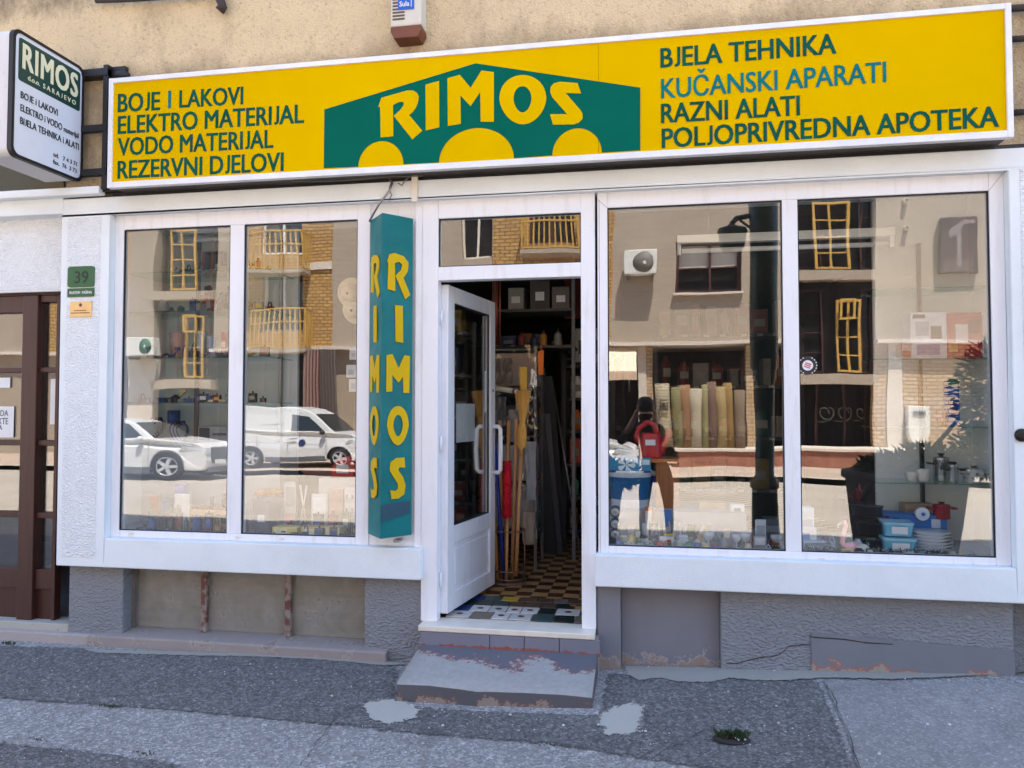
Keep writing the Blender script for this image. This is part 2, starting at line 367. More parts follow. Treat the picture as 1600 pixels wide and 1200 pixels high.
# ------------------------------------------------------------------ lettering
_cu = bpy.data.curves.new('lettering', 'FONT'); _cu.body = 'H'; _o = bpy.data.objects.new('lettering', _cu); COL.objects.link(_o); _m = bpy.data.meshes.new_from_object(_o)
CAPH = max(v.co.y for v in _m.vertices); bpy.data.objects.remove(_o); bpy.data.curves.remove(_cu); bpy.data.meshes.remove(_m)
def letters(body, x0, x1, z0, z1, bold=0.02, thick=0.0015, O=(0, 0, 0), U=(1, 0, 0), V=(0, 0, 1), shear=0.0, mb=None, mi=0, gap=1.0):
    """flat raised lettering: baseline z0, cap height up to z1, from x0 to x1 in the plane (O, U, V); strokes are widened by two shifted layers"""
    off = 0.0
    cu = bpy.data.curves.new('lettering', 'FONT'); cu.body = body.replace('J', '\u200aJ'); cu.size = 1; cu.offset = off; cu.space_character = gap; cu.extrude = 0.001; cu.resolution_u = 3
    o = bpy.data.objects.new('lettering', cu); COL.objects.link(o)
    me = bpy.data.meshes.new_from_object(o)
    bpy.data.objects.remove(o); bpy.data.curves.remove(cu)
    d = bold - off
    par = list(range(len(me.vertices)))
    def find(i):
        while par[i] != i: par[i] = par[par[i]]; i = par[i]
        return i
    for e in me.edges: par[find(e.vertices[0])] = find(e.vertices[1])
    isl = {}
    for v in me.vertices: isl.setdefault(find(v.index), []).append(v)
    for vs in isl.values():
        lo, hi = min(v.co.y for v in vs), max(v.co.y for v in vs)
        if lo < -0.08 and hi > 0.6:
            x1_ = max(v.co.x for v in vs)
            for v in vs: v.co.y = hi - (hi - v.co.y) * hi / (hi - lo); v.co.x = x1_ - (x1_ - v.co.x) * .80 + .022
    xs = [v.co.x for v in me.vertices]; a, b = min(xs) - d, max(xs) + d
    cap = CAPH + 2 * off + 0.8 * d; U, V, O = Vector(U), Vector(V), Vector(O); N = U.cross(V)
    mb = mb or MB()
    for k, (dx, dy) in enumerate(((-d, -.4 * d), (d, .4 * d), (-d, .4 * d), (d, -.4 * d), (0, 0))):
        vs = []
        for v in me.vertices:
            fx = (v.co.x + dx - a) / (b - a); x = x0 + (x1 - x0) * fx
            z = z0 + (z1 - z0) * (v.co.y + dy + off + .4 * d) / cap + shear * fx
            vs.append(O + U * x + V * z + N * ((thick - k * 0.00013) if v.co.z > 0 else 0.0002 + k * 0.00003))
        mb.add(vs, [list(p.vertices) for p in me.polygons], mi)
    bpy.data.meshes.remove(me); return mb

# ================================================================== GROUND
mb = MB()
xs = [-40, -20, -12, -8, -6, -5, -4, -3, -2, -1, -0.5, 0, 0.5, 1, 1.5, 2, 2.5, 3, 5, 8, 14, 25, 40]; ys = [-4.25, -3, -2, -1, 0.0, 0.14]
vs = [(x, y, ground_z(x, y) - 0.004) for x in xs for y in ys]; ny = len(ys)
mb.add(vs, [(i * ny + j, (i + 1) * ny + j, (i + 1) * ny + j + 1, i * ny + j + 1) for i in range(len(xs) - 1) for j in range(ny - 1)])
tag(mb.build('pavement', MAT['asphalt']), kind='structure')
ROADZ = -0.36
mb = MB(); mb.box(-150, 150, -150, 60, -1.5, ROADZ - 0.02); tag(mb.build('ground', MAT['road']), kind='structure')
mb = MB(); mb.box(-40, 40, -15.6, -4.4, ROADZ - 0.01, ROADZ); tag(mb.build('road', MAT['road']), kind='structure')
mb = MB()
for i in range(-40, 40): mb.box(i + 0.004, i + 0.996, -4.4, -4.25, ROADZ, ground_z(i + 0.5, -4.25) + 0.0, 0, None, 0.008)
tag(mb.build('kerb', MAT['concrete']), kind='structure')

def m_ragged(name, base, noise_scale=28, sharp=0.10):
    """same surface, worn away raggedly where the 'inner' attribute falls to 0 at its rim"""
    m = base.copy(); m.name = name; t = m.node_tree; out = t.nodes['Material Output']; bs = t.nodes['Principled BSDF']
    at_ = t.nodes.new('ShaderNodeAttribute'); at_.attribute_name = 'inner'
    geo = t.nodes.new('ShaderNodeNewGeometry'); no = t.nodes.new('ShaderNodeTexNoise'); no.inputs['Scale'].default_value = noise_scale; no.inputs['Detail'].default_value = 7; no.inputs['Roughness'].default_value = .72
    t.links.new(geo.outputs['Position'], no.inputs['Vector'])
    ma = t.nodes.new('ShaderNodeMath'); ma.operation = 'MULTIPLY_ADD'; t.links.new(no.outputs['Fac'], ma.inputs[0]); ma.inputs[1].default_value = 2.2; ma.inputs[2].default_value = -1.1
    ad = t.nodes.new('ShaderNodeMath'); ad.operation = 'ADD'; t.links.new(at_.outputs['Fac'], ad.inputs[0]); t.links.new(ma.outputs[0], ad.inputs[1])
    mr = t.nodes.new('ShaderNodeMapRange'); mr.inputs['From Min'].default_value = .45 - sharp; mr.inputs['From Max'].default_value = .45 + sharp; t.links.new(ad.outputs[0], mr.inputs['Value'])
    tr = t.nodes.new('ShaderNodeBsdfTransparent'); mx = t.nodes.new('ShaderNodeMixShader'); t.links.new(mr.outputs[0], mx.inputs[0]); t.links.new(tr.outputs[0], mx.inputs[1]); t.links.new(bs.outputs[0], mx.inputs[2]); t.links.new(mx.outputs[0], out.inputs[0])
    return m
def sheet(name, pxs, mat, dz, rim=0.05):
    """a thin layer on the pavement whose outline was surveyed on the ground"""
    pts = [gat(*p) for p in pxs]; q = []
    for i, p in enumerate(pts):
        n = pts[(i + 1) % len(pts)]; k = max(1, int((n - p).length / .25))
        q += [p.lerp(n, j / k) for j in range(k)]
    bm = bmesh.new(); f = bm.faces.new([bm.verts.new((p.x, p.y, 0)) for p in q]); f.normal_update()
    outer = set(bm.verts); bmesh.ops.inset_individual(bm, faces=[f], thickness=rim, use_even_offset=True)
    inner = [v.index for v in bm.verts]; bm.verts.index_update()
    flag = [0.0 if v in outer else 1.0 for v in bm.verts]
    lay = bm.verts.layers.float.new('inner')
    for v, k in zip(bm.verts, flag): v[lay] = k
    bmesh.ops.triangulate(bm, faces=bm.faces[:])
    bmesh.ops.subdivide_edges(bm, edges=[e for e in bm.edges if e.calc_length() > .3], cuts=2)
    for v in bm.verts: v.co.z = ground_z(v.co.x, v.co.y) + dz
    me = bpy.data.meshes.new(name); bm.to_mesh(me); bm.free(); me.materials.append(mat)
    o = bpy.data.objects.new(name, me); COL.objects.link(o); return tag(o, kind='structure')
MAT['fillet_r'] = m_ragged('dirty_cement_ragged', m_plaster('dirty_cement', rgb(156, 153, 143), False, bst=1.2, stain=rgb(104, 100, 92), amt=.9), 22, .10); MAT['cement_r'] = m_ragged('pale_cement_ragged', MAT['cement'], 26, .05); MAT['dark_r'] = m_ragged('asphalt_dark_ragged', MAT['asphalt_dark'], 20, .18); MAT['pale_r'] = m_ragged('asphalt_pale_ragged', MAT['asphalt_pale'], 30, .12)
# darker older strip along the wall, with a pale strip in front of it
sheet('pavement_strip', [(-60, 1006), (100, 1010), (560, 1030), (625, 1040), (622, 1100), (930, 1115), (945, 1050), (1284, 1062), (1310, 1120), (1345, 1210), (1130, 1210), (1010, 1190), (850, 1165), (560, 1140), (300, 1115), (0, 1094), (-60, 1092)], MAT['dark_r'], 0.001, 0.06)
sheet('pavement_repair', [(1283, 1062), (1420, 1066), (1700, 1068), (1800, 1230), (1347, 1230), (1318, 1140)], MAT['pale_r'], 0.005, 0.02)
sheet('pavement_front_strip', [(-80, 1155), (0, 1157), (120, 1168), (280, 1190), (330, 1215), (-80, 1230)], MAT['dark_r'], 0.001, 0.06)
sheet('cement_patch', [(556, 1098), (590, 1092), (615, 1090), (645, 1097), (668, 1107), (658, 1124), (632, 1133), (606, 1138), (574, 1131), (560, 1114)], MAT['cement_r'], 0.006, 0.075)
sheet('cement_patch', [(950, 1104), (980, 1096), (1016, 1100), (1012, 1125), (1008, 1148), (975, 1156), (936, 1153), (927, 1132), (926, 1118)], MAT['cement_r'], 0.006, 0.075)
sheet('cement_fillet', [(972, 1040), (1130, 1044), (1300, 1046), (1500, 1046), (1620, 1040), (1620, 1052), (1500, 1060), (1400, 1064), (1290, 1062), (1230, 1066), (1180, 1066), (1140, 1062), (1110, 1069), (1060, 1068), (1030, 1062), (1000, 1066), (975, 1056)], MAT['fillet_r'], 0.006, 0.035)
sheet('cement_fillet', [(110, 1013), (300, 1018), (590, 1030), (650, 1040), (600, 1042), (500, 1033), (400, 1028), (280, 1026), (150, 1022)], MAT['fillet_r'], 0.005, 0.03)

m = MB()
def gcrack(pts, w):
    q = [gat(*p_) for p_ in pts]; r = []
    for a_, b_ in zip(q, q[1:]):
        for k in range(6): r.append(a_.lerp(b_, k / 6) + Vector((random.uniform(-.008, .008), random.uniform(-.008, .008), 0)))
    r.append(q[-1])
    for a_, b_ in zip(r, r[1:]):
        d_ = (b_ - a_).normalized(); n_ = Vector((-d_.y, d_.x, 0)) * w * random.uniform(.4, 1.2)
        m.add([(p_.x + s_ * n_.x, p_.y + s_ * n_.y, ground_z(p_.x, p_.y) + .0105) for p_, s_ in ((a_, 1), (a_, -1), (b_, -1), (b_, 1))], [(0, 1, 2, 3)])
gcrack([(563, 1104), (545, 1112), (530, 1120), (522, 1128), (505, 1150), (488, 1172), (470, 1200)], .0022); gcrack([(690, 1108), (672, 1120), (660, 1130)], .0016); gcrack([(1284, 1063), (1300, 1085), (1318, 1130), (1345, 1205)], .0018); gcrack([(0, 1094), (150, 1103), (300, 1115), (430, 1128)], .0016)
gcrack([(1010, 1192), (1090, 1150), (1128, 1130)], .0018); gcrack([(760, 1128), (800, 1150), (790, 1180)], .0012)
tag(m.build('pavement_crack', MAT['black']), kind='structure')
# loose white crumbs on the asphalt
mb = MB()
for k in range(260):
    px, py = random.uniform(20, 1580), random.uniform(1030, 1195)
    p = gat(px, py); r = random.uniform(0.002, 0.005) * (1.8 if random.random() < 0.12 else 1); z = ground_z(p.x, p.y) + 0.006
    mb.ball((p.x, p.y, z + r * 0.3), r, r * random.uniform(0.6, 1.3), r * 0.6, 6, 4)
tag(mb.build('grit', simple('pale_grit', rgb(205, 205, 208), 0.8)), 'pale grit and crumbs scattered over the grey asphalt pavement', 'grit', kind='stuff')
# small weeds in the joints
m_weed = simple('weed_leaves', (0.03, 0.055, 0.018, 1), 0.6, 0.4, 30)
def weed(px, py, n, h, label):
    p = gat(px, py); o = thing('weed', label, 'weed', (p.x, p.y, ground_z(p.x, p.y)), 0, 'weeds in the pavement joints'); m = MB()
    for k in range(n):
        a = random.uniform(0, 6.28); r = random.uniform(0, 0.045); L = h * random.uniform(0.5, 1); bx, by = r * math.cos(a) * 1.6, r * math.sin(a) * 0.5
        dx, dy = random.uniform(-.6, .6) * L, random.uniform(-.6, .6) * L; w = L * 0.2
        m.add([(bx, by, 0.002), (bx + dx * 0.5 - w, by + dy * 0.5, L * 0.6), (bx + dx, by + dy, L), (bx + dx * 0.5 + w, by + dy * 0.5 + w, L * 0.6)], [(0, 1, 2, 3)])
    m.build('leaves', m_weed, o, world=False); return o
weed(1145, 1155, 90, 0.05, 'green weed tuft with litter in a hole right of the cement patch')
weed(172, 1106, 22, 0.02, 'low weed in the seam near the left edge of the dark asphalt')
weed(860, 1166, 18, 0.02, 'tiny weed in the asphalt in front of the doorstep')
weed(62, 1158, 14, 0.016, 'sparse weed at the lower left asphalt seam')
weed(225, 1180, 18, 0.018, 'weed strip in the lower seam below the basement window')
weed(12, 1008, 24, 0.03, 'weed at the kerb stone under the brown door')
p = gat(1150, 1158); o = thing('litter', 'torn scrap of white and brown litter beside the weed tuft', 'litter', (p.x, p.y, ground_z(p.x, p.y)))
m = MB()
for k in range(14):
    x, y = random.uniform(-.05, .05), random.uniform(-.03, .02); s_ = random.uniform(.006, .016)
    m.add([(x, y, .012), (x + s_, y + .004, .026), (x + s_ * .8, y + s_, .018), (x - .004, y + s_, .014)], [(0, 1, 2, 3)], k % 2)
m.build('scraps', [MAT['paper'], simple('brown_scrap', rgb(95, 60, 45), .8)], o, world=False)
mb = MB(); mb.lathe([(0.075, 0.0), (0.08, 0.008), (0.06, 0.009), (0.03, 0.006)], 18, T=Matrix.Translation((gat(1143, 1157).x, gat(1143, 1157).y, ground_z(.39, -.9) + .001)) @ Matrix.Diagonal((1.1, 0.7, 1, 1)))
tag(mb.build('pavement_hole', simple('dark_soil', rgb(50, 45, 42), 0.95)), kind='structure')

# ================================================================== SHOP BUILDING
BLD = thing('shop_building', 'cream rendered shop building with a white plaster shopfront and grey plinth', 'building', (0, 0, 0))
m = MB(); m.box(-16, 13, -0.035, 10, 2.99, 18.9); m.build('upper_wall', MAT['cream'], BLD)
m = MB()                                            # white surround: lintel, pillars, aprons (smooth borders)
Yp, Yb = -0.06, 0.06
zt = 2.845
m.box(-3.925, 2.6, Yp, Yb, zt, 2.962)               # lintel band
m.box(-3.925, -3.565, Yp, Yb, 0.466, zt)            # left pillar
m.box(-3.565, -1.372, Yp, Yb, 0.466, 0.66)          # apron under left window
m.box(-0.298, 1.978, Yp, Yb, 0.472, 0.66)           # apron under right window
m.box(1.978, 2.6, Yp, Yb, 0.472, zt)                # right pillar
m.box(-9, -3.925, Yp, Yb, 2.862, 2.988)             # over the neighbouring door
m.box(-9, -3.925, 0.035, Yb, 2.345, 2.862)
m.build('plaster_surround', MAT['plaster'], BLD, bevel=0.007)
for b_ in ((-3.885, -3.63, Yp - 0.003, Yp, 0.53, zt - 0.02), (2.035, 2.6, Yp - 0.003, Yp, 0.474, zt), (-9, -3.99, 0.0315, 0.035, 2.36, 2.858)):
    m = MB(); m.box(*b_); m.build('stippled_plaster', MAT['stucco'], BLD)
m = MB(); m.box(-3.57, 2.6, -0.03, 0.06, 2.962, 2.99); m.build('painted_gap_shade', MAT['black'], BLD)  # black strip stands in for the shade between sign and lintel
m = MB(); m.box(-9, -3.60, -0.125, -0.06, 2.968, 3.022); m.build('cornice', MAT['plaster'], BLD, bevel=0.008)
m = MB(); m.box(-9, -3.93, -0.05, -0.036, 3.03, 3.42); m.build('high_window', simple('dark_high_glass', rgb(40, 50, 48), 0.08), BLD)
# plinth
for b_ in ((-3.889, -3.477, 0.02, 0.4, -0.3, 0.466), (-1.764, -1.372, 0.02, 0.4, -0.3, 0.466), (0.43, 1.99, 0.02, 0.4, -0.3, 0.472), (1.99, 2.6, 0.09, 0.4, -0.3, 0.472)):
    m = MB(); m.box(*b_); m.build('plinth', MAT['plinth'], BLD, bevel=0.008)
m_smooth = m_peeled('grey_smooth_plinth', rgb(124, 124, 131), rgb(168, 160, 158), rgb(150, 132, 122), 0.60, 5, (2, 0.22, -0.06))
m = MB()
m.box(-0.292, -0.151, 0.012, 0.4, -0.3, 0.472); m.box(-0.151, 0.43, 0.085, 0.4, -0.3, 0.472)
m.build('plinth_panel', m_smooth, BLD, bevel=0.006)
m_red = m_peeled('grey_band_flaking', rgb(120, 121, 127), rgb(176, 104, 84), rgb(158, 148, 136), 0.64, 3.2, (2, 0.26, 0.0))
m = MB(); m.prism([(0.93, 0.0), (1.988, 0.03), (1.988, 0.2), (1.3, 0.225), (0.93, 0.245)], 0.011, 0.02); m.build('plinth_skirting', m_red, BLD)
# hairline cracks of the plinth
m = MB()
def crack(pts, Y, w=0.003):
    q = [at(px, py, Y) for px, py in pts]
    for a, b in zip(q, q[1:]): m.add([a + Vector((0, 0, -w)), b + Vector((0, 0, -w * random.uniform(.3, 1))), b + Vector((0, 0, w * random.uniform(.3, 1))), a + Vector((0, 0, w))], [(0, 1, 2, 3)])
crack([(1135, 1036), (1150, 1037), (1168, 1032), (1190, 1027), (1205, 1026), (1217, 1023), (1225, 1017), (1232, 1010), (1250, 1008), (1265, 1007)], 0.017)
crack([(1265, 1007), (1266, 995), (1290, 997), (1320, 999), (1350, 1004), (1395, 1007)], 0.0085)
m.build('crack', MAT['black'], BLD)
# basement window with rusty bars and dusty panes
bw = MB(); bw.box(-3.477, -1.764, 0.13, 0.16, 0.44, 0.466); bw.box(-3.477, -3.455, 0.11, 0.16, 0.03, 0.44); bw.box(-1.79, -1.764, 0.11, 0.16, 0.03, 0.44)
bwo = bw.build('basement_window', simple('old_frame_paint', rgb(112, 104, 98), 0.7, 0.25), BLD)
m = MB(); m.box(-3.455, -1.79, 0.135, 0.141, 0.03, 0.44); m.build('pane', MAT['glass_dirty'], bwo)
m = MB(); m.box(-3.455, -1.79, 0.165, 0.175, 0.0, 0.466); m.build('board', m_wood('grimy_beige_board', rgb(168, 150, 124), 'x', 2, 0.7, 0.8), bwo)
m_rust = m_peeled('rust_red_bar', rgb(104, 64, 58), rgb(140, 122, 114), rgb(150, 138, 130), 0.50, 14)
for x in (-2.93, -2.325):
    m = MB(); m.box(x - 0.021, x + 0.021, 0.095, 0.132, 0.025, 0.466, c=0.008); m.build('bar', m_rust, bwo)
m = MB(); m.prism([(0.16, 0.03), (-0.03, 0.005), (-0.035, -0.2), (0.16, -0.2)], -3.70, -1.60, axis='x'); m.build('ledge', MAT['concrete'], BLD, bevel=0.01)
# doorstep
m_step = m_peeled('worn_step_paint', rgb(98, 98, 106), rgb(140, 92, 88), rgb(160, 158, 154), 0.47, 3.4, (1, 0.0, -0.5))
m_stepf = m_peeled('worn_step_front', rgb(92, 90, 94), rgb(124, 92, 82), rgb(150, 134, 122), 0.56, 5, (2, 0.10, -0.16))
m = MB()
xs_ = [-1.357 + i * 0.0895 for i in range(13)]
top = lambda x, y: 0.012 + (y + 0.55) / 0.45 * 0.073 + 0.006 * math.sin(x * 9) * (1 if y < -0.5 else 0.3)
ys_ = [-0.55, -0.535, -0.42, -0.3, -0.2, -0.09]
vs = [(x + (random.uniform(-.006, .006) if 0 < i < 12 else 0), y + (random.uniform(-.008, .008) if y < -0.5 else 0), top(x, y) - (0.008 if y == -0.55 else 0)) for i, x in enumerate(xs_) for y in ys_]
n_ = len(ys_); m.add(vs, [(i * n_ + j, (i + 1) * n_ + j, (i + 1) * n_ + j + 1, i * n_ + j + 1) for i in range(12) for j in range(n_ - 1)], 0, True)
fr = [vs[i * n_] for i in range(13)]
m.add(fr + [(p_[0], p_[1] + 0.004, -0.28) for p_ in fr], [(i, i + 1, i + 14, i + 13) for i in range(12)], 1)
for e in (0, 12): m.add([vs[e * n_ + j] for j in range(n_)] + [(vs[e * n_][0], -0.09, -0.28), (vs[e * n_][0], -0.55, -0.28)], [tuple(range(n_ + 2))], 1)
st = m.build('doorstep', [m_step, m_stepf], BLD)
m_tile = m_peeled('grey_riser_tile', rgb(122, 122, 134), rgb(150, 84, 70), rgb(150, 84, 68), 0.62, 7, (2, 0.15, 0.07))
m = MB(); tx = [at(px, 1000, -0.10).x for px in (657, 765, 819, 874, 938)]
for a, b in zip(tx, tx[1:]): m.box(a + 0.002, b - 0.002, -0.10, -0.085, 0.075, 0.168, c=0.003)
m.build('riser_tile', m_tile, BLD)
m = MB(); m.box(-1.357, -0.28, -0.085, 0.05, -0.2, 0.166); m.build('riser_core', MAT['concrete'], BLD)
m = MB(); m.box(-1.372, -0.298, -0.105, 0.10, 0.17, 0.205, c=0.006); m.build('threshold', MAT['pvc_dirty'], BLD)

# --- shop windows and door frame: white plastic profiles
def frame_rect(m, x0, x1, z0, z1, w, y0, y1, wb=None, wt=None, wl=None, wr=None):
    wb, wt, wl, wr = wb or w, wt or w, wl or w, wr or w
    m.box(x0, x0 + wl, y0, y1, z0, z1, c=0.004); m.box(x1 - wr, x1, y0, y1, z0, z1, c=0.004)
    m.box(x0 + wl, x1 - wr, y0 + 0.001, y1, z0, z0 + wb, c=0.004); m.box(x0 + wl, x1 - wr, y0 + 0.001, y1, z1 - wt, z1, c=0.004)
def gasket(m, x0, x1, z0, z1, y, w=0.006):
    m.box(x0, x0 + w, y, y + .012, z0, z1); m.box(x1 - w, x1, y, y + .012, z0, z1); m.box(x0 + w, x1 - w, y, y + .012, z0, z0 + w); m.box(x0 + w, x1 - w, y, y + .012, z1 - w, z1)
def pane(parent, x0, x1, z0, z1, y=0.02):
    g = MB(); g.box(x0 + .001, x1 - .001, y, y + 0.006, z0 + .001, z1 - .001); g.build('pane', MAT['glass'], parent)
    g = MB(); gasket(g, x0, x1, z0, z1, y - 0.012); g.build('gasket', MAT['gasket'], parent)
# left window
m = MB(); frame_rect(m, -3.565, -1.734, 0.66, 2.845, 0.06, 0.0, 0.07, wb=0.046, wt=0.098, wl=0.062, wr=0.086)
m.box(-2.713, -2.612, 0.002, 0.068, 0.706, 2.747, c=0.004)
m.box(-1.734, -1.43, 0.012, 0.07, 0.66, 2.845, c=0.003)       # blank panel behind the triangular sign
m.box(-1.43, -1.384, -0.006, 0.07, 0.62, 2.845, c=0.004)
LW = m.build('window', MAT['pvc'], BLD)
pane(LW, -3.503, -2.713, 0.706, 2.747); pane(LW, -2.612, -1.82, 0.706, 2.747)
# right window
m = MB(); frame_rect(m, -0.281, 1.978, 0.66, 2.845, 0.06, 0.0, 0.07, wb=0.043, wt=0.098, wl=0.061, wr=0.075)
m.box(0.795, 0.882, 0.002, 0.068, 0.703, 2.747, c=0.004)
RW = m.build('window', MAT['pvc'], BLD)
pane(RW, -0.22, 0.795, 0.703, 2.747); pane(RW, 0.882, 1.903, 0.703, 2.747)
# drain caps on the sills
for px, py in ((976, 865), (1193, 872), (1284, 874), (1525, 883), (205, 834), (372, 840), (440, 842)):
    q = at(px, py, 0); m = MB(); m.box(q.x - 0.015, q.x + 0.015, -0.007, 0.0, q.z - 0.006, q.z + 0.006); m.build('drain_cap', MAT['pvc_dirty'], RW if px > 900 else LW)
# hairline joints where the profiles are mitred
m = MB()
def joint(a, b, Y=-0.0012, w=0.0012):
    A, B = at(*a, Y), at(*b, Y); d = (B - A).normalized(); q = Vector((-d.z, 0, d.x)) * w
    m.add([A - q, B - q, B + q, A + q], [(0, 1, 2, 3)])
joint((926, 312), (927, 980)); joint((936, 312), (938, 868)); joint((662, 325), (661, 960))
joint((908, 330), (924, 313)); joint((949, 325), (934, 312)); joint((686, 342), (664, 322)); joint((1545, 298), (1566, 272))
m.build('joint', simple('joint_grey', rgb(150, 148, 150), 0.7), RW)
# door frame with fixed light above
m = MB()
m.box(-1.384, -1.279, -0.01, 0.07, 0.205, 2.845, c=0.004); m.box(-0.381, -0.296, -0.01, 0.07, 0.205, 2.845, c=0.004)
m.box(-1.279, -0.381, -0.008, 0.07, 2.725, 2.845, c=0.004); m.box(-1.279, -0.381, -0.008, 0.07, 2.332, 2.418, c=0.004)
DF = m.build('door_frame', MAT['pvc'], BLD)
pane(DF, -1.279, -0.381, 2.418, 2.725, 0.016)
# door leaf, opened inwards on its left hinges
hx, hy, fx_, fy_ = -1.262, 0.07, -1.127, 0.93
ang = math.atan2(fy_ - hy, fx_ - hx); wl_ = math.hypot(fx_ - hx, fy_ - hy)
T = Matrix.Translation((hx, hy, 0)) @ Matrix.Rotation(ang, 4, 'Z')     # leaf x along its width, -y face is the street face
m = MB(); z0, z1 = 0.235, 2.318
m.box(0, 0.105, -0.03, 0.03, z0, z1, c=0.004, T=T); m.box(wl_ - 0.105, wl_, -0.03, 0.03, z0, z1, c=0.004, T=T)
for a, b in ((z0, z0 + .11), (0.66, 0.77), (z1 - .105, z1)): m.box(0.105, wl_ - .105, -0.029, 0.029, a, b, c=0.004, T=T)
m.box(0.105, wl_ - .105, -0.014, 0.014, z0 + .11, 0.66, T=T)
m.box(0.15, wl_ - .15, -0.02, -0.014, z0 + .15, 0.62, T=T, c=0.003)
DL = m.build('door_leaf', MAT['pvc'], BLD)
g = MB(); g.box(0.105, wl_ - .105, -0.004, 0.004, 0.77, z1 - .105, T=T); g.build('pane', MAT['glass'], DL)
g = MB()
for s_ in (-0.02, 0.008):
    for bx in ((0.105, 0.112, 0.77, z1 - .105), (wl_ - .112, wl_ - .105, 0.77, z1 - .105), (0.112, wl_ - .112, 0.77, 0.777), (0.112, wl_ - .112, z1 - .112, z1 - .105)):
        g.box(bx[0], bx[1], s_, s_ + .012, bx[2], bx[3], T=T)
g.build('gasket', MAT['gasket'], DL)
m_handle = simple('white_handle', rgb(240, 240, 242), 0.25, 0.02)
for s_ in (-1, 1):
    g = MB(); x = wl_ - 0.055; zA, zB = 1.06, 1.395
    g.tube([(x, s_ * .03, zA), (x, s_ * .075, zA), (x - .004, s_ * .092, zA + .02), (x - .012, s_ * .097, (zA + zB) / 2), (x - .004, s_ * .092, zB - .02), (x, s_ * .075, zB), (x, s_ * .03, zB)], 0.016, 10, T=T)
    g.build('handle', m_handle, DL)
g = MB(); g.lathe([(0.012, -.034), (0.012, .034)], 10, T=T @ Matrix.Translation((wl_ - .05, 0, 1.66)) @ Matrix.Rotation(R(90), 4, 'X')); g.build('lock', MAT['steel'], DL)
for zz in (0.45, 1.3, 2.1):
    g = MB(); g.tube([(hx - .008, hy - .03, zz - .05), (hx - .008, hy - .03, zz + .05)], 0.008, 8); g.build('hinge', m_handle, DL)
def leaf_paper(name, label, x0, x1, za, zb, sgn, lines):
    g = MB(); g.box(x0, x1, sgn * 0.0065 - 0.0005, sgn * 0.0065 + 0.0005, za, zb, 0, T); o = g.build(name, [MAT['paper'], simple('print_grey', rgb(110, 112, 118), .8)])
    return tag(o, label, 'notice')
leaf_paper('notice', 'pale sheet of paper taped inside the open door glass above the handle', 0.22, 0.55, 1.30, 1.56, 1, 0)
leaf_paper('door_sticker', 'narrow strip of small red and white stickers down the open door glass', wl_ - .16, wl_ - .125, 1.50, 1.80, -1, 0)

# --- room behind
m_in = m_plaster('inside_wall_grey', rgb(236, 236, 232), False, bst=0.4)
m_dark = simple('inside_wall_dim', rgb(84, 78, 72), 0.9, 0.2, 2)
m_floor = m_checker('checker_tiles', rgb(66, 18, 15), rgb(190, 150, 96), 0.112)
m = MB(); m.box(-3.8, 2.2, 0.24, 8.0, 0.10, 0.20); m.box(-1.37, -0.3, 0.10, 0.24, 0.10, 0.20); tag(m.build('shop_floor', m_floor), kind='structure')
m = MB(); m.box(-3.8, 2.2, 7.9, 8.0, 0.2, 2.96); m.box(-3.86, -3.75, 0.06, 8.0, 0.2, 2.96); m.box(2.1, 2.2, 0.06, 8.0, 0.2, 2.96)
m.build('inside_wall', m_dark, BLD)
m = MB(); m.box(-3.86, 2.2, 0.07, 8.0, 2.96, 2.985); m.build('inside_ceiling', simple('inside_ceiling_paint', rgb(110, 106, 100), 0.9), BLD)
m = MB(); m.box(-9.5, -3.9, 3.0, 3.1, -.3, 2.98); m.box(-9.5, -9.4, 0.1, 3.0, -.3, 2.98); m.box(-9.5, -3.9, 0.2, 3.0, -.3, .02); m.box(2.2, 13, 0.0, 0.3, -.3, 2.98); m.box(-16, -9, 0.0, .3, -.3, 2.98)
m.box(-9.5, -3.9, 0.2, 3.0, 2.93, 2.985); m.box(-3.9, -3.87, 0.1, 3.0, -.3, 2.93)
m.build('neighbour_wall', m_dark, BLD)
# loose mosaic of leftover tiles just inside the threshold
m = MB(); tile_cols = [rgb(196, 166, 62), rgb(38, 66, 120), rgb(28, 46, 44), rgb(214, 214, 208), rgb(200, 200, 196), rgb(60, 84, 84), rgb(92, 74, 60), rgb(120, 110, 98)]
y_ = 0.115; rows = [(0.115, .15, [4, 7, 3, 4, 5, 2, 7]), (0.27, .15, [1, 3, 4, 3, 3, 2, 3]), (0.425, .13, [2, 2, 5, 6, 6, 6, 2]), (0.56, .12, [1, 5, 0, 6, 6, 7, 6])]
for (ya, hh, cs) in rows:
    xa = -1.26
    for c_ in cs:
        w_ = random.uniform(0.09, 0.16); w_ = min(w_, -0.36 - xa)
        if w_ < 0.03: break
        m.box(xa + .003, xa + w_ - .003, ya + .003, ya + hh - .003, 0.2, 0.208, c_, c=0.002)
        if c_ in (3, 4): m.lathe([(0.022, .2085), (0.022, .2095)], 12, 6, Matrix.Translation((xa + w_ / 2, ya + hh / 2, 0)) @ Matrix.Diagonal((1, 1, 1, 1)))
        xa += w_
m.build('tile_inlay', [simple('inlay_tile_%s' % 'abcdefgh'[i], c_, 0.3, 0.1) for i, c_ in enumerate(tile_cols)], BLD)
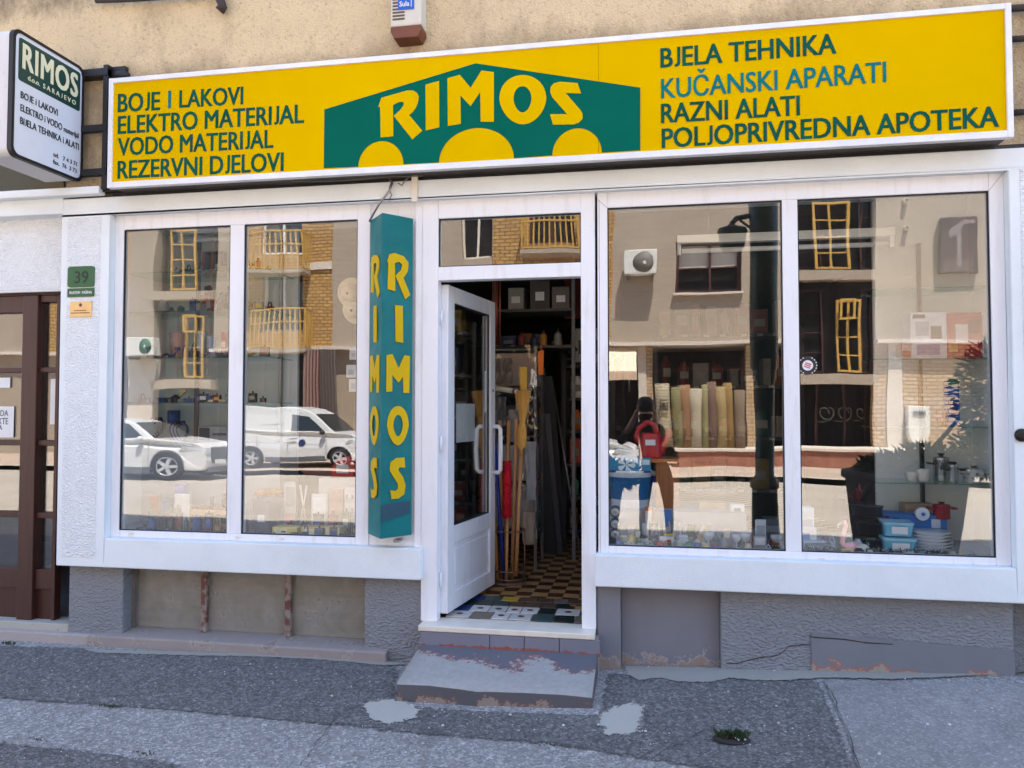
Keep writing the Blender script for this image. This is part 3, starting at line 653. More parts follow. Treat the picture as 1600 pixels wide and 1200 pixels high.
# display plinths behind the windows
m_board = simple('display_board', rgb(176, 178, 180), 0.6, 0.1)
m = MB(); m.box(-3.75, -1.40, 0.18, 0.85, 0.2, 0.68); m.box(-3.75, -1.40, 0.071, 0.18, 0.62, 0.68); m.box(-0.29, 2.1, 0.42, 0.95, 0.2, 0.68); m.box(-0.29, 2.1, 0.071, 0.42, 0.62, 0.68); m.build('display_plinth', m_board, BLD)
m = MB(); m.box(-3.75, -3.735, 0.075, 0.85, 0.68, 2.9); m.box(-3.735, -2.62, 0.82, 0.85, 0.68, 2.9); m.box(1.49, 2.1, 0.72, 0.75, 0.68, 2.9); m.box(2.07, 2.1, .075, .72, .68, 2.9); m.box(-3.735, -1.44, .075, .82, 2.9, 2.93); m.box(-.28, 2.07, .075, .72, 2.9, 2.93)  # white soffits over both bays are added to bounce light onto the goods
m.build('panel_with_added_soffit', m_in, BLD)
m_tube = simple('lamp_housing', rgb(236, 236, 232), 0.35, 0.03)

# ================================================================== NEIGHBOURING BROWN DOOR
WD = thing('wooden_door', 'dark brown glazed wooden double door with small panes beside the shop', 'door', (-4.3, 0.1, 0.04))
m = MB(); W = MAT['wood_dark']
yA, yB = 0.09, 0.15
m.box(-4.347, -4.223, yA - 0.02, yB, 0.05, 2.33, c=0.006)           # middle stile
m.box(-4.090, -4.062, yA, yB, 0.05, 2.33, c=0.004)
m.box(-4.9, -4.062, yA - 0.01, yB, 2.33, 2.36, c=0.004); m.box(-5.6, -4.9, yA, yB, 0.05, 2.36, c=.004)
m.box(-4.9, -4.347, yA, yB, 2.21, 2.33, c=0.004); m.box(-4.223, -4.09, yA, yB, 2.28, 2.33, c=.004)
for z, h in ((1.80, .035), (1.284, .04), (0.776, .04)):
    m.box(-4.9, -4.347, yA + .005, yB, z - h / 2, z + h / 2, c=0.004); m.box(-4.223, -4.09, yA + .005, yB, z - h / 2, z + h / 2, c=0.004)
m.box(-4.9, -4.347, yA + .005, yB, 0.26, 0.40, c=0.006); m.box(-4.223, -4.09, yA + .005, yB, 0.26, 0.40, c=.006)
m.box(-4.9, -4.347, yA + .03, yB, 0.05, 0.26); m.box(-4.223, -4.09, yA + .03, yB, 0.05, 0.26)
m.build('frame', W, WD, bevel=0)
for (xa, xb) in ((-4.9, -4.347), (-4.223, -4.09)):
    zs = [0.40, 0.756, 0.796, 1.264, 1.304, 1.782, 1.818, 2.21 if xa < -4.5 else 2.28]
    for i in range(0, 8, 2):
        g = MB(); g.box(xa, xb, 0.125, 0.131, zs[i], zs[i + 1]); g.build('pane', MAT['glass'], WD)
m = MB(); m.box(-5.6, -4.062, 0.20, 2.0, 0.02, 0.04); m.build('step', MAT['concrete'], WD)
m = MB(); m.box(-9, -3.895, 0.03, 0.2, -0.02, 0.05, c=0.005); m.build('door_sill', MAT['cement'], WD)
m = MB(); m.box(-9, -3.70, -0.02, 0.03, -0.2, 0.0, c=0.008); tag(m.build('kerb', m_plaster('pebbled_kerb_stone', rgb(176, 166, 162), True, 70, .8, .008)), kind='structure')
# the wall of the building carries on to the far left of the door
m = MB(); m.box(-9, -5.6, 0.03, 0.2, 0.02, 2.345); m.build('side_wall', MAT['stucco'], BLD)
def door_paper(label, x0, x1, z0, z1, lines=(), y=0.118):
    o = thing('notice', label, 'notice', ((x0 + x1) / 2, y, z0)); g = MB(); g.box(x0, x1, y, y + .001, z0, z1); g.build('sheet', MAT['paper'], o)
    if lines:
        g = MB()
        for (t_, xa, xb, za, zb) in lines: letters(t_, xa, xb, za, zb, 0.015, 0.001, (0, y, 0), mb=g)
        g.build('lettering', simple('ink_grey', rgb(90, 90, 96), .8), o)
q0, q1 = at(-40, 683, .118), at(22, 635, .118)
tz = lambda y: at(10, y, .118).z
tx_ = lambda x: at(x, 650, .118).x
door_paper('white printed notice in the left pane of the brown door', q0.x, q1.x, q0.z, q1.z, [('ZA DA', tx_(-14), tx_(13), tz(650), tz(641)), ('ULJUKTE', tx_(-22), tx_(13), tz(663), tz(653)), ('VRATA', tx_(-20), tx_(4), tz(672), tz(664))])
q0, q1 = at(-20, 606, .118), at(16, 590, .118); door_paper('small white paper above the printed notice in the brown door', q0.x, q1.x, q0.z, q1.z)
q0, q1 = at(78, 663, .118), at(92, 592, .118); door_paper('narrow white sheet in the right pane strip of the brown door', q0.x, q1.x, q0.z, q1.z)

# ================================================================== SIGNS
ys = -0.20
FS = thing('fascia_sign', 'long yellow shop sign with green lettering and bridge emblem above the shopfront', 'sign', (-0.76, -0.06, 2.97))
sx0, sx1, sz0, sz1 = -3.472, 1.945, 2.973, 3.702
m = MB(); m.box(sx0 + .012, sx1 - .012, -0.19, -0.05, sz0 + .012, sz1 - .012); m.build('case', simple('sign_case_grey', rgb(78, 72, 68), 0.6, .25), FS)
m = MB(); e = 0.043
m.box(sx0, sx0 + .03, ys - .012, -0.17, sz0, sz1, c=.003); m.box(sx1 - .03, sx1, ys - .012, -0.17, sz0, sz1, c=.003)
m.box(sx0 + .03, sx1 - .03, ys - .011, -0.17, sz1 - .032, sz1, c=.003); m.box(sx0 + .03, sx1 - .03, ys - .011, -0.17, sz0, sz0 + .038, c=.003)
m.build('frame', MAT['alu'], FS)
m = MB(); xj = at(935, 150, ys).x
m.box(sx0 + .03, xj - .001, ys, -0.19, sz0 + .038, sz1 - .032); m.box(xj + .001, sx1 - .03, ys + .001, -0.19, sz0 + .038, sz1 - .032); m.build('panel', MAT['yellow'], FS)
def sign_line(body, a, b, c, d, mat='darkgreen', bold=0.022):
    """a left bottom, b left top, c right bottom, d right top, all in photo pixels on the sign face"""
    A, B, C, Dd = [at(*p_, ys - 0.001) for p_ in (a, b, c, d)]
    g = letters(body, A.x, C.x, 0, ((B.z - A.z) + (Dd.z - C.z)) / 2, bold, 0.002, (0, ys - 0.0005, A.z), shear=C.z - A.z)
    o = g.build('lettering', MAT[mat], FS); return o
sign_line('BOJE', (184, 175.5), (184, 147), (250, 172), (250, 143))
sign_line('I', (262.5, 169), (262.5, 142), (267, 169), (267, 141.5), 'teal_letter')
sign_line('LAKOVI', (280, 168.5), (280, 141), (380, 163), (380, 135.5))
sign_line('ELEKTRO MATERIJAL', (184, 209.5), (184, 181), (475, 192), (475, 163.5))
sign_line('VODO MATERIJAL', (184, 243.5), (184, 215.5), (427, 231), (427, 203))
sign_line('REZERVNI DJELOVI', (183.5, 279.5), (183.5, 251), (443, 267), (443, 238.5))
sign_line('BJELA TEHNIKA', (1032, 106), (1032, 75.5), (1307, 83.5), (1307, 52))
sign_line('KUČANSKI APARATI', (1033, 154), (1033, 123.5), (1385, 128), (1385, 96), 'teal_letter', 0.016)
sign_line('RAZNI ALATI', (1033, 192.5), (1033, 162), (1250, 180), (1250, 149))
sign_line('POLJOPRIVREDNA APOTEKA', (1034, 231.5), (1034, 201.5), (1561, 198), (1561, 165))
def traced(pxs, Y, t=0.0015):
    return [(at(px, py, Y).x, at(px, py, Y).z) for px, py in pxs]
def arc(cx, cz, rx, rz, a0, a1, n=20): return [(cx + rx * math.cos(a0 + (a1 - a0) * i / n), cz + rz * math.sin(a0 + (a1 - a0) * i / n)) for i in range(n + 1)]
# bridge emblem: a plate with three arches cut out of its foot
lb, lt, ap, rt, rb = [traced([p_], ys)[0] for p_ in ((506, 263), (507, 171), (743, 99), (1000.5, 137), (1000.5, 235))]
a1, a2 = traced([(560, 261)], ys)[0], traced([(630.5, 256.5)], ys)[0]; b1, b2 = traced([(686, 254.5)], ys)[0], traced([(803, 247)], ys)[0]; c1, c2 = traced([(863, 243)], ys)[0], traced([(940.5, 238.5)], ys)[0]
at_, bt_, ct_ = traced([(595, 220.5)], ys)[0], traced([(747, 200)], ys)[0], traced([(902, 200.5)], ys)[0]
out = [lb]
for (p1, p2, tp) in ((a1, a2, at_), (b1, b2, bt_), (c1, c2, ct_)):
    cx = (p1[0] + p2[0]) / 2; cz = (p1[1] + p2[1]) / 2; out += arc(cx, cz, (p2[0] - p1[0]) / 2, tp[1] - cz, math.pi, 0, 28)
out += [rb, rt, ap, lt]
g = MB(); g.prism(out, ys - .0016, ys - .0002); LG = g.build('bridge_emblem', MAT['green'], FS)
c2f = lambda L, ox: [(ox + x / 4, y / 4) for x, y in L]
Rl = c2f([(765, 670), (785, 612), (870, 588), (950, 566), (985, 568), (1008, 582), (1018, 605), (1014, 640), (1000, 675), (980, 702), (958, 720), (1040, 818), (978, 872), (862, 725), (898, 694), (922, 662), (926, 645), (915, 636), (890, 640), (857, 657), (859, 852), (780, 860), (777, 668)], 400)
Il = c2f([(1060, 530), (1145, 507), (1146, 797), (1062, 816)], 400)
Ml = c2f([(1197, 490), (1275, 469), (1342, 550), (1410, 442), (1487, 452), (1487, 762), (1405, 762), (1402, 575), (1342, 665), (1278, 597), (1281, 775), (1200, 788)], 400)
Sl = c2f([(432, 585), (410, 520), (300, 512), (262, 522), (242, 545), (239, 578), (252, 608), (345, 715), (238, 715), (257, 780), (388, 778), (420, 766), (441, 742), (441, 712), (425, 685), (335, 582)], 800)
def logo_letter(poly, holes=None):
    pts = traced(poly, ys)
    g = MB(); g.prism(pts, ys - .0032, ys - .0017); return g.build('letter', MAT['yellow'], LG)
for L_ in (Rl, Il, Ml, Sl): logo_letter(L_)
def ring(g, outer, inner, ya, yb):
    n = len(outer); vs = [(x, ya, z) for x, z in outer] + [(x, ya, z) for x, z in inner]
    g.add(vs, [(i, (i + 1) % n, n + (i + 1) % n, n + i) for i in range(n)])
    vs2 = [(x, ya, z) for x, z in outer] + [(x, yb, z) for x, z in outer]; g.add(vs2, [(i, (i + 1) % n, n + (i + 1) % n, n + i) for i in range(n)])
    vs3 = [(x, ya, z) for x, z in inner] + [(x, yb, z) for x, z in inner]; g.add(vs3, [(i, n + i, n + (i + 1) % n, (i + 1) % n) for i in range(n)])
def egg(cx, cy, rx, ry, n=40, pinch=0.12):
    L_ = []
    for i in range(n):
        a = 2 * math.pi * i / n; y = math.sin(a); L_.append((cx + rx * math.cos(a) * (1 - pinch * y * (0.5 if y < 0 else 1)), cy + ry * y))
    return L_
g = MB(); ring(g, traced(egg(817, 156, 36.5, 38.5), ys), traced(egg(816.5, 155.5, 14, 20.5), ys), ys - .0032, ys - .0017); g.build('letter', MAT['yellow'], LG)

# --- three-sided vertical sign between window and door
TS = thing('vertical_sign', 'teal three-sided metal sign with yellow letters hung beside the shop door', 'sign', (-1.585, -0.05, 0.73))
tA, tB, tC = (-1.583, -0.195), (-1.441, -0.022), (-1.725, -0.022)
zb_, zt_ = 0.738, 2.728
m = MB()
nz = 14; vs = []; fs = []
for j in range(nz + 1):
    z = zb_ + (zt_ - zb_) * j / nz; k = random.uniform(-.004, .004)
    ring_ = [tC, (tC[0] * .5 + tA[0] * .5 + k * .8, tC[1] * .5 + tA[1] * .5 + k), (tA[0] + k * .3, tA[1]), (tA[0] * .5 + tB[0] * .5 + random.uniform(-.002, .002), tA[1] * .5 + tB[1] * .5 - abs(k) * .3), tB, ]
    vs += [(x, y, z) for x, y in ring_]
for j in range(nz):
    for i in range(5): fs.append((j * 5 + i, j * 5 + (i + 1) % 5, (j + 1) * 5 + (i + 1) % 5, (j + 1) * 5 + i))
m.add(vs, fs); m.add(vs, [tuple(range(5)), tuple(range(nz * 5, nz * 5 + 5))]); m.build('case', MAT['teal'], TS)
m_tape = simple('dark_blue_tape', rgb(14, 66, 88), .45, .15)
m_yl = simple('yellow_sign_letters', (0.66, 0.42, 0.005, 1), .45, .06, 3, spec=.1)
# letters are laid out on the real spacing measured from the sign: R 2.47-2.04, I, M, O, S from the top down
def side(A, B, tape=True):
    A3, B3 = Vector((A[0], A[1], 0)), Vector((B[0], B[1], 0)); U = (B3 - A3).normalized(); w = (B3 - A3).length; N = U.cross(Vector((0, 0, 1)))
    g = MB()
    def P(u, z): return A3 + U * (u * w) + Vector((0, 0, z)) + N * 0.0075
    def poly(pts):
        q = [P(u, z) for u, z in pts]; L_ = len(q); g.add(q + [p_ - N * .005 for p_ in q], [tuple(range(L_))] + [(i, (i + 1) % L_, L_ + (i + 1) % L_, L_ + i) for i in range(L_)])
    zz = lambda py: 0.738 + (843 - py) / (843 - 333.) * 1.99 if True else 0
    uu = lambda px: (px - 595) / 49.0
    f_ = lambda L_: [(uu(x), zz(y)) for x, y in L_]
    poly(f_([(602, 409), (606, 397), (614, 394), (628, 397), (636, 406), (635, 420), (628, 432), (639, 458), (631, 466), (615, 430), (624, 420), (626, 411), (621, 407), (614, 410), (615, 455), (603, 453), (604, 411)]))
    poly(f_([(615, 477), (627, 477), (628, 536), (616, 535)]))
    poly(f_([(602, 557), (611, 555), (621, 577), (630, 556), (639, 557), (638, 616), (629, 616), (628, 590), (621, 600), (611, 588), (611, 614), (602, 615)]))
    n = 28; o_ = []; i_ = []
    for k in range(n):
        a = 2 * math.pi * k / n; s_ = math.sin(a); pin = 1 - (.2 if s_ < 0 else 0.0) * abs(s_)
        o_.append(P(uu(620.5 + 17 * math.cos(a) * pin), zz(668 - 31 * s_))); i_.append(P(uu(620.5 + 7.5 * math.cos(a) * pin), zz(668 - 17 * s_)))
    g.add(o_ + i_, [(k, (k + 1) % n, n + (k + 1) % n, n + k) for k in range(n)]); g.add(o_ + [p_ - N * .005 for p_ in o_], [(k, (k + 1) % n, n + (k + 1) % n, n + k) for k in range(n)])
    poly(f_([(632, 735), (631, 719), (618, 719), (609, 726), (608, 738), (613, 747), (621, 760), (621, 768), (617, 771), (609, 769), (611, 783), (622, 783), (631, 777), (633, 763), (629, 750), (621, 738), (623, 734)]))
    g.build('lettering', m_yl, TS)
    if not tape: return
    g = MB()
    q = [P(u, z) for u, z in ((.0, zz(792)), (.22, zz(790)), (.5, zz(789)), (.93, zz(788)), (.90, zz(809)), (.5, zz(812)), (.0, zz(817)))]; g.add(q, [tuple(range(7))]); g.build('tape', m_tape, TS)
side(tA, tB); side(tC, tA, False)
m = MB(); q0 = at(577, 346, -0.03); q1 = at(609, 297, -0.10)
m.tube([q0, q0.lerp(q1, .5) + Vector((0, -.02, .0)), q1, q1 + Vector((.01, .02, .05)), q1 + Vector((-.01, .05, .07))], 0.007, 8); m.build('hook', MAT['steel'], TS)
q = at(620, 845, -.06); m = MB(); m.box(q.x - .018, q.x + .018, -.08, 0.0, q.z - .008, q.z + .008, c=.002); m.build('foot_bracket', MAT['steel'], TS)

# --- projecting light box at the left
LB = thing('projecting_sign', 'white light box sign with green header projecting from the wall at left', 'sign', (-3.85, -0.4, 3.05))
X0 = -3.745; ya_, yb_, za_, zb2 = -0.69, -0.10, 3.05, 3.838
def rrect(u0, u1, v0, v1, r, n=6):
    o = []
    for (cx, cy, a0) in ((u1 - r, v1 - r, 0), (u0 + r, v1 - r, 90), (u0 + r, v0 + r, 180), (u1 - r, v0 + r, 270)):
        for k in range(n + 1): a = R(a0 + 90 * k / n); o.append((cx + r * math.cos(a), cy + r * math.sin(a)))
    return o
m = MB(); m.prism(rrect(ya_ + .006, yb_ - .006, za_ + .006, zb2 - .006, .05), X0 - 0.24, X0 - .012, axis='x'); m.build('case', m_plaster('grimy_white_case', rgb(214, 212, 212), False, bst=.3, stain=rgb(150, 130, 110), amt=.6), LB)
g = MB(); o1 = rrect(ya_, yb_, za_, zb2, .055); i1 = rrect(ya_ + .02, yb_ - .02, za_ + .02, zb2 - .02, .045); n = len(o1)
g.add([(X0, u, v) for u, v in o1] + [(X0, u, v) for u, v in i1], [(k, (k + 1) % n, n + (k + 1) % n, n + k) for k in range(n)])
g.add([(X0, u, v) for u, v in o1] + [(X0 - .03, u, v) for u, v in o1], [(k, (k + 1) % n, n + (k + 1) % n, n + k) for k in range(n)]); g.build('rim', MAT['black'], LB)
g = MB(); g.prism(i1, X0 - .02, X0 - .004, axis='x'); g.build('face', simple('white_acrylic', rgb(222, 226, 236), .25, .03), LB)
hz0, hz1 = 3.838 - .075 - .235, 3.838 - .045
g = MB(); g.prism(rrect(ya_ + .045, yb_ - .035, hz0, hz1, .018), X0 - .005, X0 - .002, axis='x'); HD = g.build('header', simple('bottle_green', (0.008, 0.055, 0.045, 1), .35, .1), LB)
LO = dict(O=(X0 - .0015, 0, 0), U=(0, 1, 0), V=(0, 0, 1))
m_cream = simple('cream_letters', rgb(232, 228, 196), .5, .03); m_ink = simple('black_letters', rgb(24, 24, 26), .5)
g = letters('RIMOS', ya_ + .07, yb_ - .058, hz0 + .082, hz1 - .025, 0.034, .002, gap=1.10, **LO)
g.build('lettering', m_cream, LB)
g = letters('d.o.o.  S A R A J E V O', ya_ + .115, yb_ - .075, hz0 + .028, hz0 + .058, 0.02, .0018, **LO); g.build('lettering', m_cream, LB)
g = MB(); lz = hz0 - .062
letters('BOJE i LAKOVI', ya_ + .065, ya_ + .36, lz - .042, lz, .010, .0018, mb=g, **LO)
letters('ELEKTRO i VODO', ya_ + .065, ya_ + .40, lz - .122, lz - .080, .010, .0018, mb=g, **LO); letters('materijal', ya_ + .415, yb_ - .045, lz - .122, lz - .088, .010, .0018, mb=g, **LO)
letters('BIJELA TEHNIKA i ALATI', ya_ + .065, yb_ - .04, lz - .202, lz - .160, .010, .0018, mb=g, **LO)
letters('tel.   7 4 3 71', ya_ + .33, yb_ - .055, lz - .315, lz - .288, .010, .0018, mb=g, **LO)
letters('fax.  76  3 73', ya_ + .33, yb_ - .055, lz - .362, lz - .335, .010, .0018, mb=g, **LO)
g.build('lettering', m_ink, LB)
m = MB()
bx_ = -3.56
for zz in (3.80, 3.42, 3.12): m.box(X0 - .14, bx_, -.115, -.075, zz - .022, zz + .022)
m.box(bx_ - .035, bx_, -.11, -.036, 3.0, 3.85); m.box(X0 - .12, bx_ + .1, -.07, -.036, 3.78, 3.85); m.box(X0 - .12, bx_ + .1, -.09, -.036, 2.99, 3.025)
m.build('bracket', MAT['black'], LB)

# --- siren box, plates, small fittings
AB = thing('alarm_box', 'beige alarm siren box with brown base and blue sticker on the cream wall', 'alarm box', (-1.45, -.035, 3.83))
m = MB(); m.box(-1.552, -1.352, -.155, -.035, 3.905, 4.40, c=.012); m.build('case', simple('beige_plastic', rgb(206, 200, 186), .45, .05), AB)
m = MB(); m.prism([(-1.552, 3.905), (-1.352, 3.905), (-1.352, 3.875), (-1.375, 3.83), (-1.53, 3.83), (-1.552, 3.875)], -.157, -.037); m.build('base', simple('brown_plastic', rgb(112, 62, 38), .5, .2), AB, bevel=.006)
m = MB()
for k in range(22):
    z = 3.945 + k * .021; x1 = -1.46 if z < 4.03 else -1.43
    m.box(-1.538, x1, -.158, -.154, z, z + .011)
m.build('louvre', simple('louvre_dark', rgb(92, 82, 70), .7), AB)
m = MB(); m.box(-1.502, -1.398, -.1605, -.1575, 4.005, 4.075, c=.001); SK = m.build('sticker', simple('blue_sticker', rgb(28, 90, 190), .4), AB)
g = letters('Sula', -1.492, -1.428, 4.026, 4.058, .02, .001, (0, -.161, 0)); g.box(-1.418, -1.414, -.1615, -.1608, 4.02, 4.065); g.build('lettering', MAT['paper'], AB)

m_pgreen = simple('enamel_green', rgb(30, 92, 58), .3, .12, 12)
HN = thing('house_number', 'green enamel house number plate 39 on the white pillar', 'number plate', (-3.77, -.066, 2.35))
m = MB(); m.prism(rrect(-3.870, -3.668, 2.350, 2.492, .02), -.072, -.0635); m.build('plate', m_pgreen, HN)
g = letters('39', -3.815, -3.71, 2.378, 2.458, .012, .0012, (0, -.0722, 0)); g.build('lettering', simple('dark_digits', rgb(16, 34, 24), .5), HN)
SN = thing('street_plate', 'narrow green street name plate under the house number', 'street sign', (-3.77, -.066, 2.285))
m = MB(); m.box(-3.872, -3.667, -.070, -.0635, 2.284, 2.343, c=.002); m.build('plate', m_pgreen, SN)
g = letters('RUSTEM  PAŠINA', -3.853, -3.682, 2.304, 2.322, .02, .0012, (0, -.0702, 0)); g.build('lettering', MAT['paper'], SN)
BP = thing('brass_plate', 'small brass office plate under the green street plate', 'name plate', (-3.765, -.066, 2.145))
m = MB(); m.box(-3.851, -3.683, -.070, -.0635, 2.147, 2.252, c=.002); m.build('plate', simple('brass_sheet', rgb(228, 190, 132), .35, .1, metal=.25), BP)
g = MB(); g.lathe([(.012, 0), (.012, .001)], 10, 0, Matrix.Translation((-3.767, -.0702, 2.228)) @ Matrix.Rotation(R(90), 4, 'X'))
for z, (a, b) in ((2.19, (-3.815, -3.722)), (2.174, (-3.84, -3.694))):
    x = a
    while x < b: w_ = random.uniform(.004, .010); g.box(x, x + w_, -.0712, -.0702, z - .003, z + .003); x += w_ + .003
g.build('engraving', simple('brown_engraving', rgb(96, 62, 36), .6), BP)
m = MB(); q = at(1596, 680, -.065); m.lathe([(.036, 0), (.036, .012), (.026, .022), (.012, .024)], 18, 0, Matrix.Translation((q.x, -.063, q.z)) @ Matrix.Rotation(R(90), 4, 'X'))
tag(m.build('wall_lock', simple('dark_metal', rgb(48, 44, 40), .35, .2, metal=.6)), 'round dark metal lock cap in the white pillar at the right edge', 'lock')
# conduit stub and wires under the sign
m = MB(); m.box(at(649, 300, -.07).x - .022, at(649, 300, -.07).x + .016, -.085, -.06, 2.82, 2.985, c=.003)
tag(m.build('cable_duct', MAT['pvc_dirty']), 'white plastic cable duct dropping from the yellow sign above the door', 'cable duct')
m = MB(); A = lambda L_, Y: [at(x, y, Y) for x, y in L_]
m.tube(A([(606, 274), (611, 285), (608, 296), (612, 305), (607, 314)], -.085), .004, 6); m.tube(A([(640, 276), (632, 283), (628, 290), (622, 286)], -.085), .004, 6); m.tube(A([(455, 284), (530, 283), (600, 277), (660, 275)], -.10), .003, 5)
tag(m.build('loose_wire', simple('grey_wire', rgb(120, 112, 104), .6)), 'loose grey wires hanging under the yellow sign', 'wire')
# iron remains on the cream wall
def iron(label, pts, r, Y=-.08):
    g = MB(); g.tube(A(pts, Y), r, 8); tag(g.build('iron_stub', simple('weathered_iron', rgb(58, 48, 44), .7, .3)), label, 'iron stub')
iron('bent iron stub jutting from the cream wall at the top', [(338, -14), (345, 2), (348, 10), (343, 17)], .03)
iron('rusty pipe along the top of the cream wall above the light box', [(150, 1), (200, -1), (262, -5), (330, -10)], .018)
iron('bracket arm sticking out by the right end of the yellow sign, upper', [(1572, 14), (1640, 9)], .02)
iron('bracket arm sticking out by the right end of the yellow sign, middle', [(1575, 62), (1640, 57)], .018)
iron('bracket arm sticking out by the right end of the yellow sign, lower', [(1575, 177), (1640, 172)], .018)
m = MB(); q = at(188, 118, -.06); m.ball((q.x, -.06, q.z), .075, .03, .03); tag(m.build('sign_clamp', MAT['black']), 'black rounded clamp behind the top left corner of the yellow sign', 'clamp')

# ================================================================== ACROSS THE STREET (seen mirrored in the shop glass)
DF_ = 21.4; YF = 2 * GY - DF_
def F(px, py, dv=DF_): p_ = vat(px, py, dv); return p_.x, p_.z
FX = lambda px, dv=DF_: F(px, 560, dv)[0]
FZ = lambda py, dv=DF_: F(1000, py, dv)[1]
WALKZ = -0.22
m = MB(); m.box(-45, 45, -60, -15.6, -1.0, WALKZ); tag(m.build('far_pavement', m_asphalt('far_pavement_asphalt', rgb(186, 164, 146), .25, .3)), kind='structure')
m = MB(); m.box(-45, 45, -15.75, -15.6, -0.5, WALKZ + .012); tag(m.build('far_kerb', m_plaster('far_kerb_stone', rgb(196, 188, 178), False)), kind='structure')
m_conc = m_plaster('far_concrete_wall', rgb(172, 156, 138), False, bst=.6, stain=rgb(196, 178, 158), amt=.7)
m_conc2 = m_plaster('far_pale_render', rgb(216, 204, 190), False, bst=.5, stain=rgb(150, 138, 126), amt=.4)
m_brk = m_brick('far_ochre_brick', rgb(210, 168, 100), rgb(182, 136, 78), rgb(96, 78, 60), 1, .30, .125)
m_brk2 = m_brick('far_buff_brick', rgb(214, 184, 146), rgb(192, 158, 120), rgb(122, 106, 90), 1, .30, .125)
m_ylw = simple('yellow_metal', rgb(196, 154, 74), .5, .15)
m_dkg = simple('dark_window_glass', rgb(34, 34, 38), .06, .2, 1)
m_brown = simple('brown_frame', rgb(74, 40, 34), .5, .15)
AP = thing('apartment_building', 'concrete and ochre brick apartment block across the street mirrored in the shop windows', 'building', (0, YF, WALKZ))
ztop = 13.5; zs_ = FZ(536)
m = MB(); mbk = MB(); mdk = MB()
def seg(mm, a, b, z0, z1, y0=YF - .4, y1=YF): mm.box(FX(a), FX(b), y0, y1, z0, z1)
for a, b in ((-420, 60), (201, 243), (332, 381), (521, 722), (1366, 1900)): seg(m, a, b, zs_, ztop)
# concrete panel with a window in it
wx0, wx1, wz0, wz1 = FX(1055), FX(1161), FZ(460), FZ(380)
m.box(FX(957), wx0, YF - .4, YF, zs_, ztop); m.box(wx1, FX(1248), YF - .4, YF, zs_, ztop); m.box(wx0, wx1, YF - .4, YF, zs_, wz0); m.box(wx0, wx1, YF - .4, YF, wz1, wz1 + 1.45); m.box(wx0, wx1, YF - .4, YF, wz1 + 2.9, ztop)
m.build('concrete_wall', m_conc, AP)
for a, b in ((60, 201),): seg(mbk, a, b, zs_, ztop, YF - .4, YF + .02)
def brick_bay(a, b, c, d):                       # brick from a to b with an opening c..d on each floor
    mbk.box(FX(a), FX(c), YF - .4, YF + .02, zs_, ztop); mbk.box(FX(d), FX(b), YF - .4, YF + .02, zs_, ztop)
    z = FZ(510)
    mbk.box(FX(c), FX(d), YF - .4, YF + .02, zs_, z)
    while z < ztop: mbk.box(FX(c), FX(d), YF - .4, YF + .02, z + 2.25, min(z + 2.95, ztop)); z += 2.95
brick_bay(381, 521, 407, 472); brick_bay(775, 957, 826, 900)
for py in (400, 270): g = MB(); g.box(FX(474), FX(522), YF + .02, YF + .09, FZ(py + 5), FZ(py - 8)); g.build('pale_lintel', m_conc2, AP)
mbk.build('brick_wall', m_brk, AP)
mdk.box(FX(-420), FX(1900), YF - .8, YF - .42, zs_, ztop); mdk.build('window_glass', m_dkg, AP)
def far_window(a, b, zA, zB, mat, w=.07, nv=1, nh=0, y=YF - .25, name='window_frame'):
    g = MB(); x0, x1 = (FX(a), FX(b)); frame_rect(g, x0, x1, zA, zB, w, y, y + .09)
    for k in range(nv): xx = x0 + (x1 - x0) * (k + 1) / (nv + 1); g.box(xx - w * .5, xx + w * .5, y + .002, y + .085, zA + w, zB - w)
    for k in range(nh): z_ = zA + (zB - zA) * (k + 1) / (nh + 1); g.box(x0 + w, x1 - w, y + .004, y + .08, z_ - w * .3, z_ + w * .3)
    return g.build(name, mat, AP)
for fl in range(3):
    far_window(407, 472, FZ(510) + 2.95 * fl, FZ(510) + 2.25 + 2.95 * fl, MAT['pvc'], .09, 1)
    far_window(826, 900, FZ(510) + 2.95 * fl, FZ(510) + 2.25 + 2.95 * fl, m_brown, .08, 1)
far_window(1055, 1161, wz0, wz1, m_brown, .09, 1, 1)
far_window(1055, 1161, wz1 + 1.45, wz1 + 2.9, m_brown, .09, 1, 1)
g = MB(); g.box(wx0 - .05, wx1 + .05, YF, YF + .18, wz0 - .09, wz0 - .02); g.box(wx0 + .1, wx1 - .1, YF - .35, YF - .3, wz0 + .9, wz1 - .06); g.build('window_ledge', m_conc2, AP)
# glazed bays with yellow frames and grey floor bands
for (a, b) in ((243, 332), (722, 775), (1248, 1366)):
    for fl in range(3):
        w_ = b - a; z0 = FZ(586) + fl * 3.36 if a != 722 else FZ(535) + fl * 3.1
        if a != 722:
            far_window(a + w_ * .04, b - w_ * .66, z0, z0 + 2.7, m_brown, .05, 0, 3, YF - .35)
            far_window(a + w_ * (.50 if fl == 0 else .24), b - w_ * (.18 if fl == 0 else .30), z0, z0 + 2.35, m_ylw, .075, 1, 3, YF - .12, 'yellow_window')
            far_window(b - w_ * .16, b - w_ * .02, z0, z0 + 2.7, m_brown, .05, 0, 2, YF - .35)
            if fl == 0: g = MB(); x0, x1 = FX(a + w_ * .53), FX(b - w_ * .27); frame_rect(g, x0, x1, z0 + 1.72, z0 + 2.36, .07, YF + .12, YF + .18); g.build('open_casement', m_ylw, AP)
        else: far_window(a, b, z0, z0 + 2.6, MAT['pvc_dirty'], .08, 1, 0, YF - .35)
        g = MB(); g.box(FX(a) + .005, FX(b) - .005, YF - .41, YF + .12, z0 - .40, z0 - .06); g.build('floor_band', m_conc, AP)
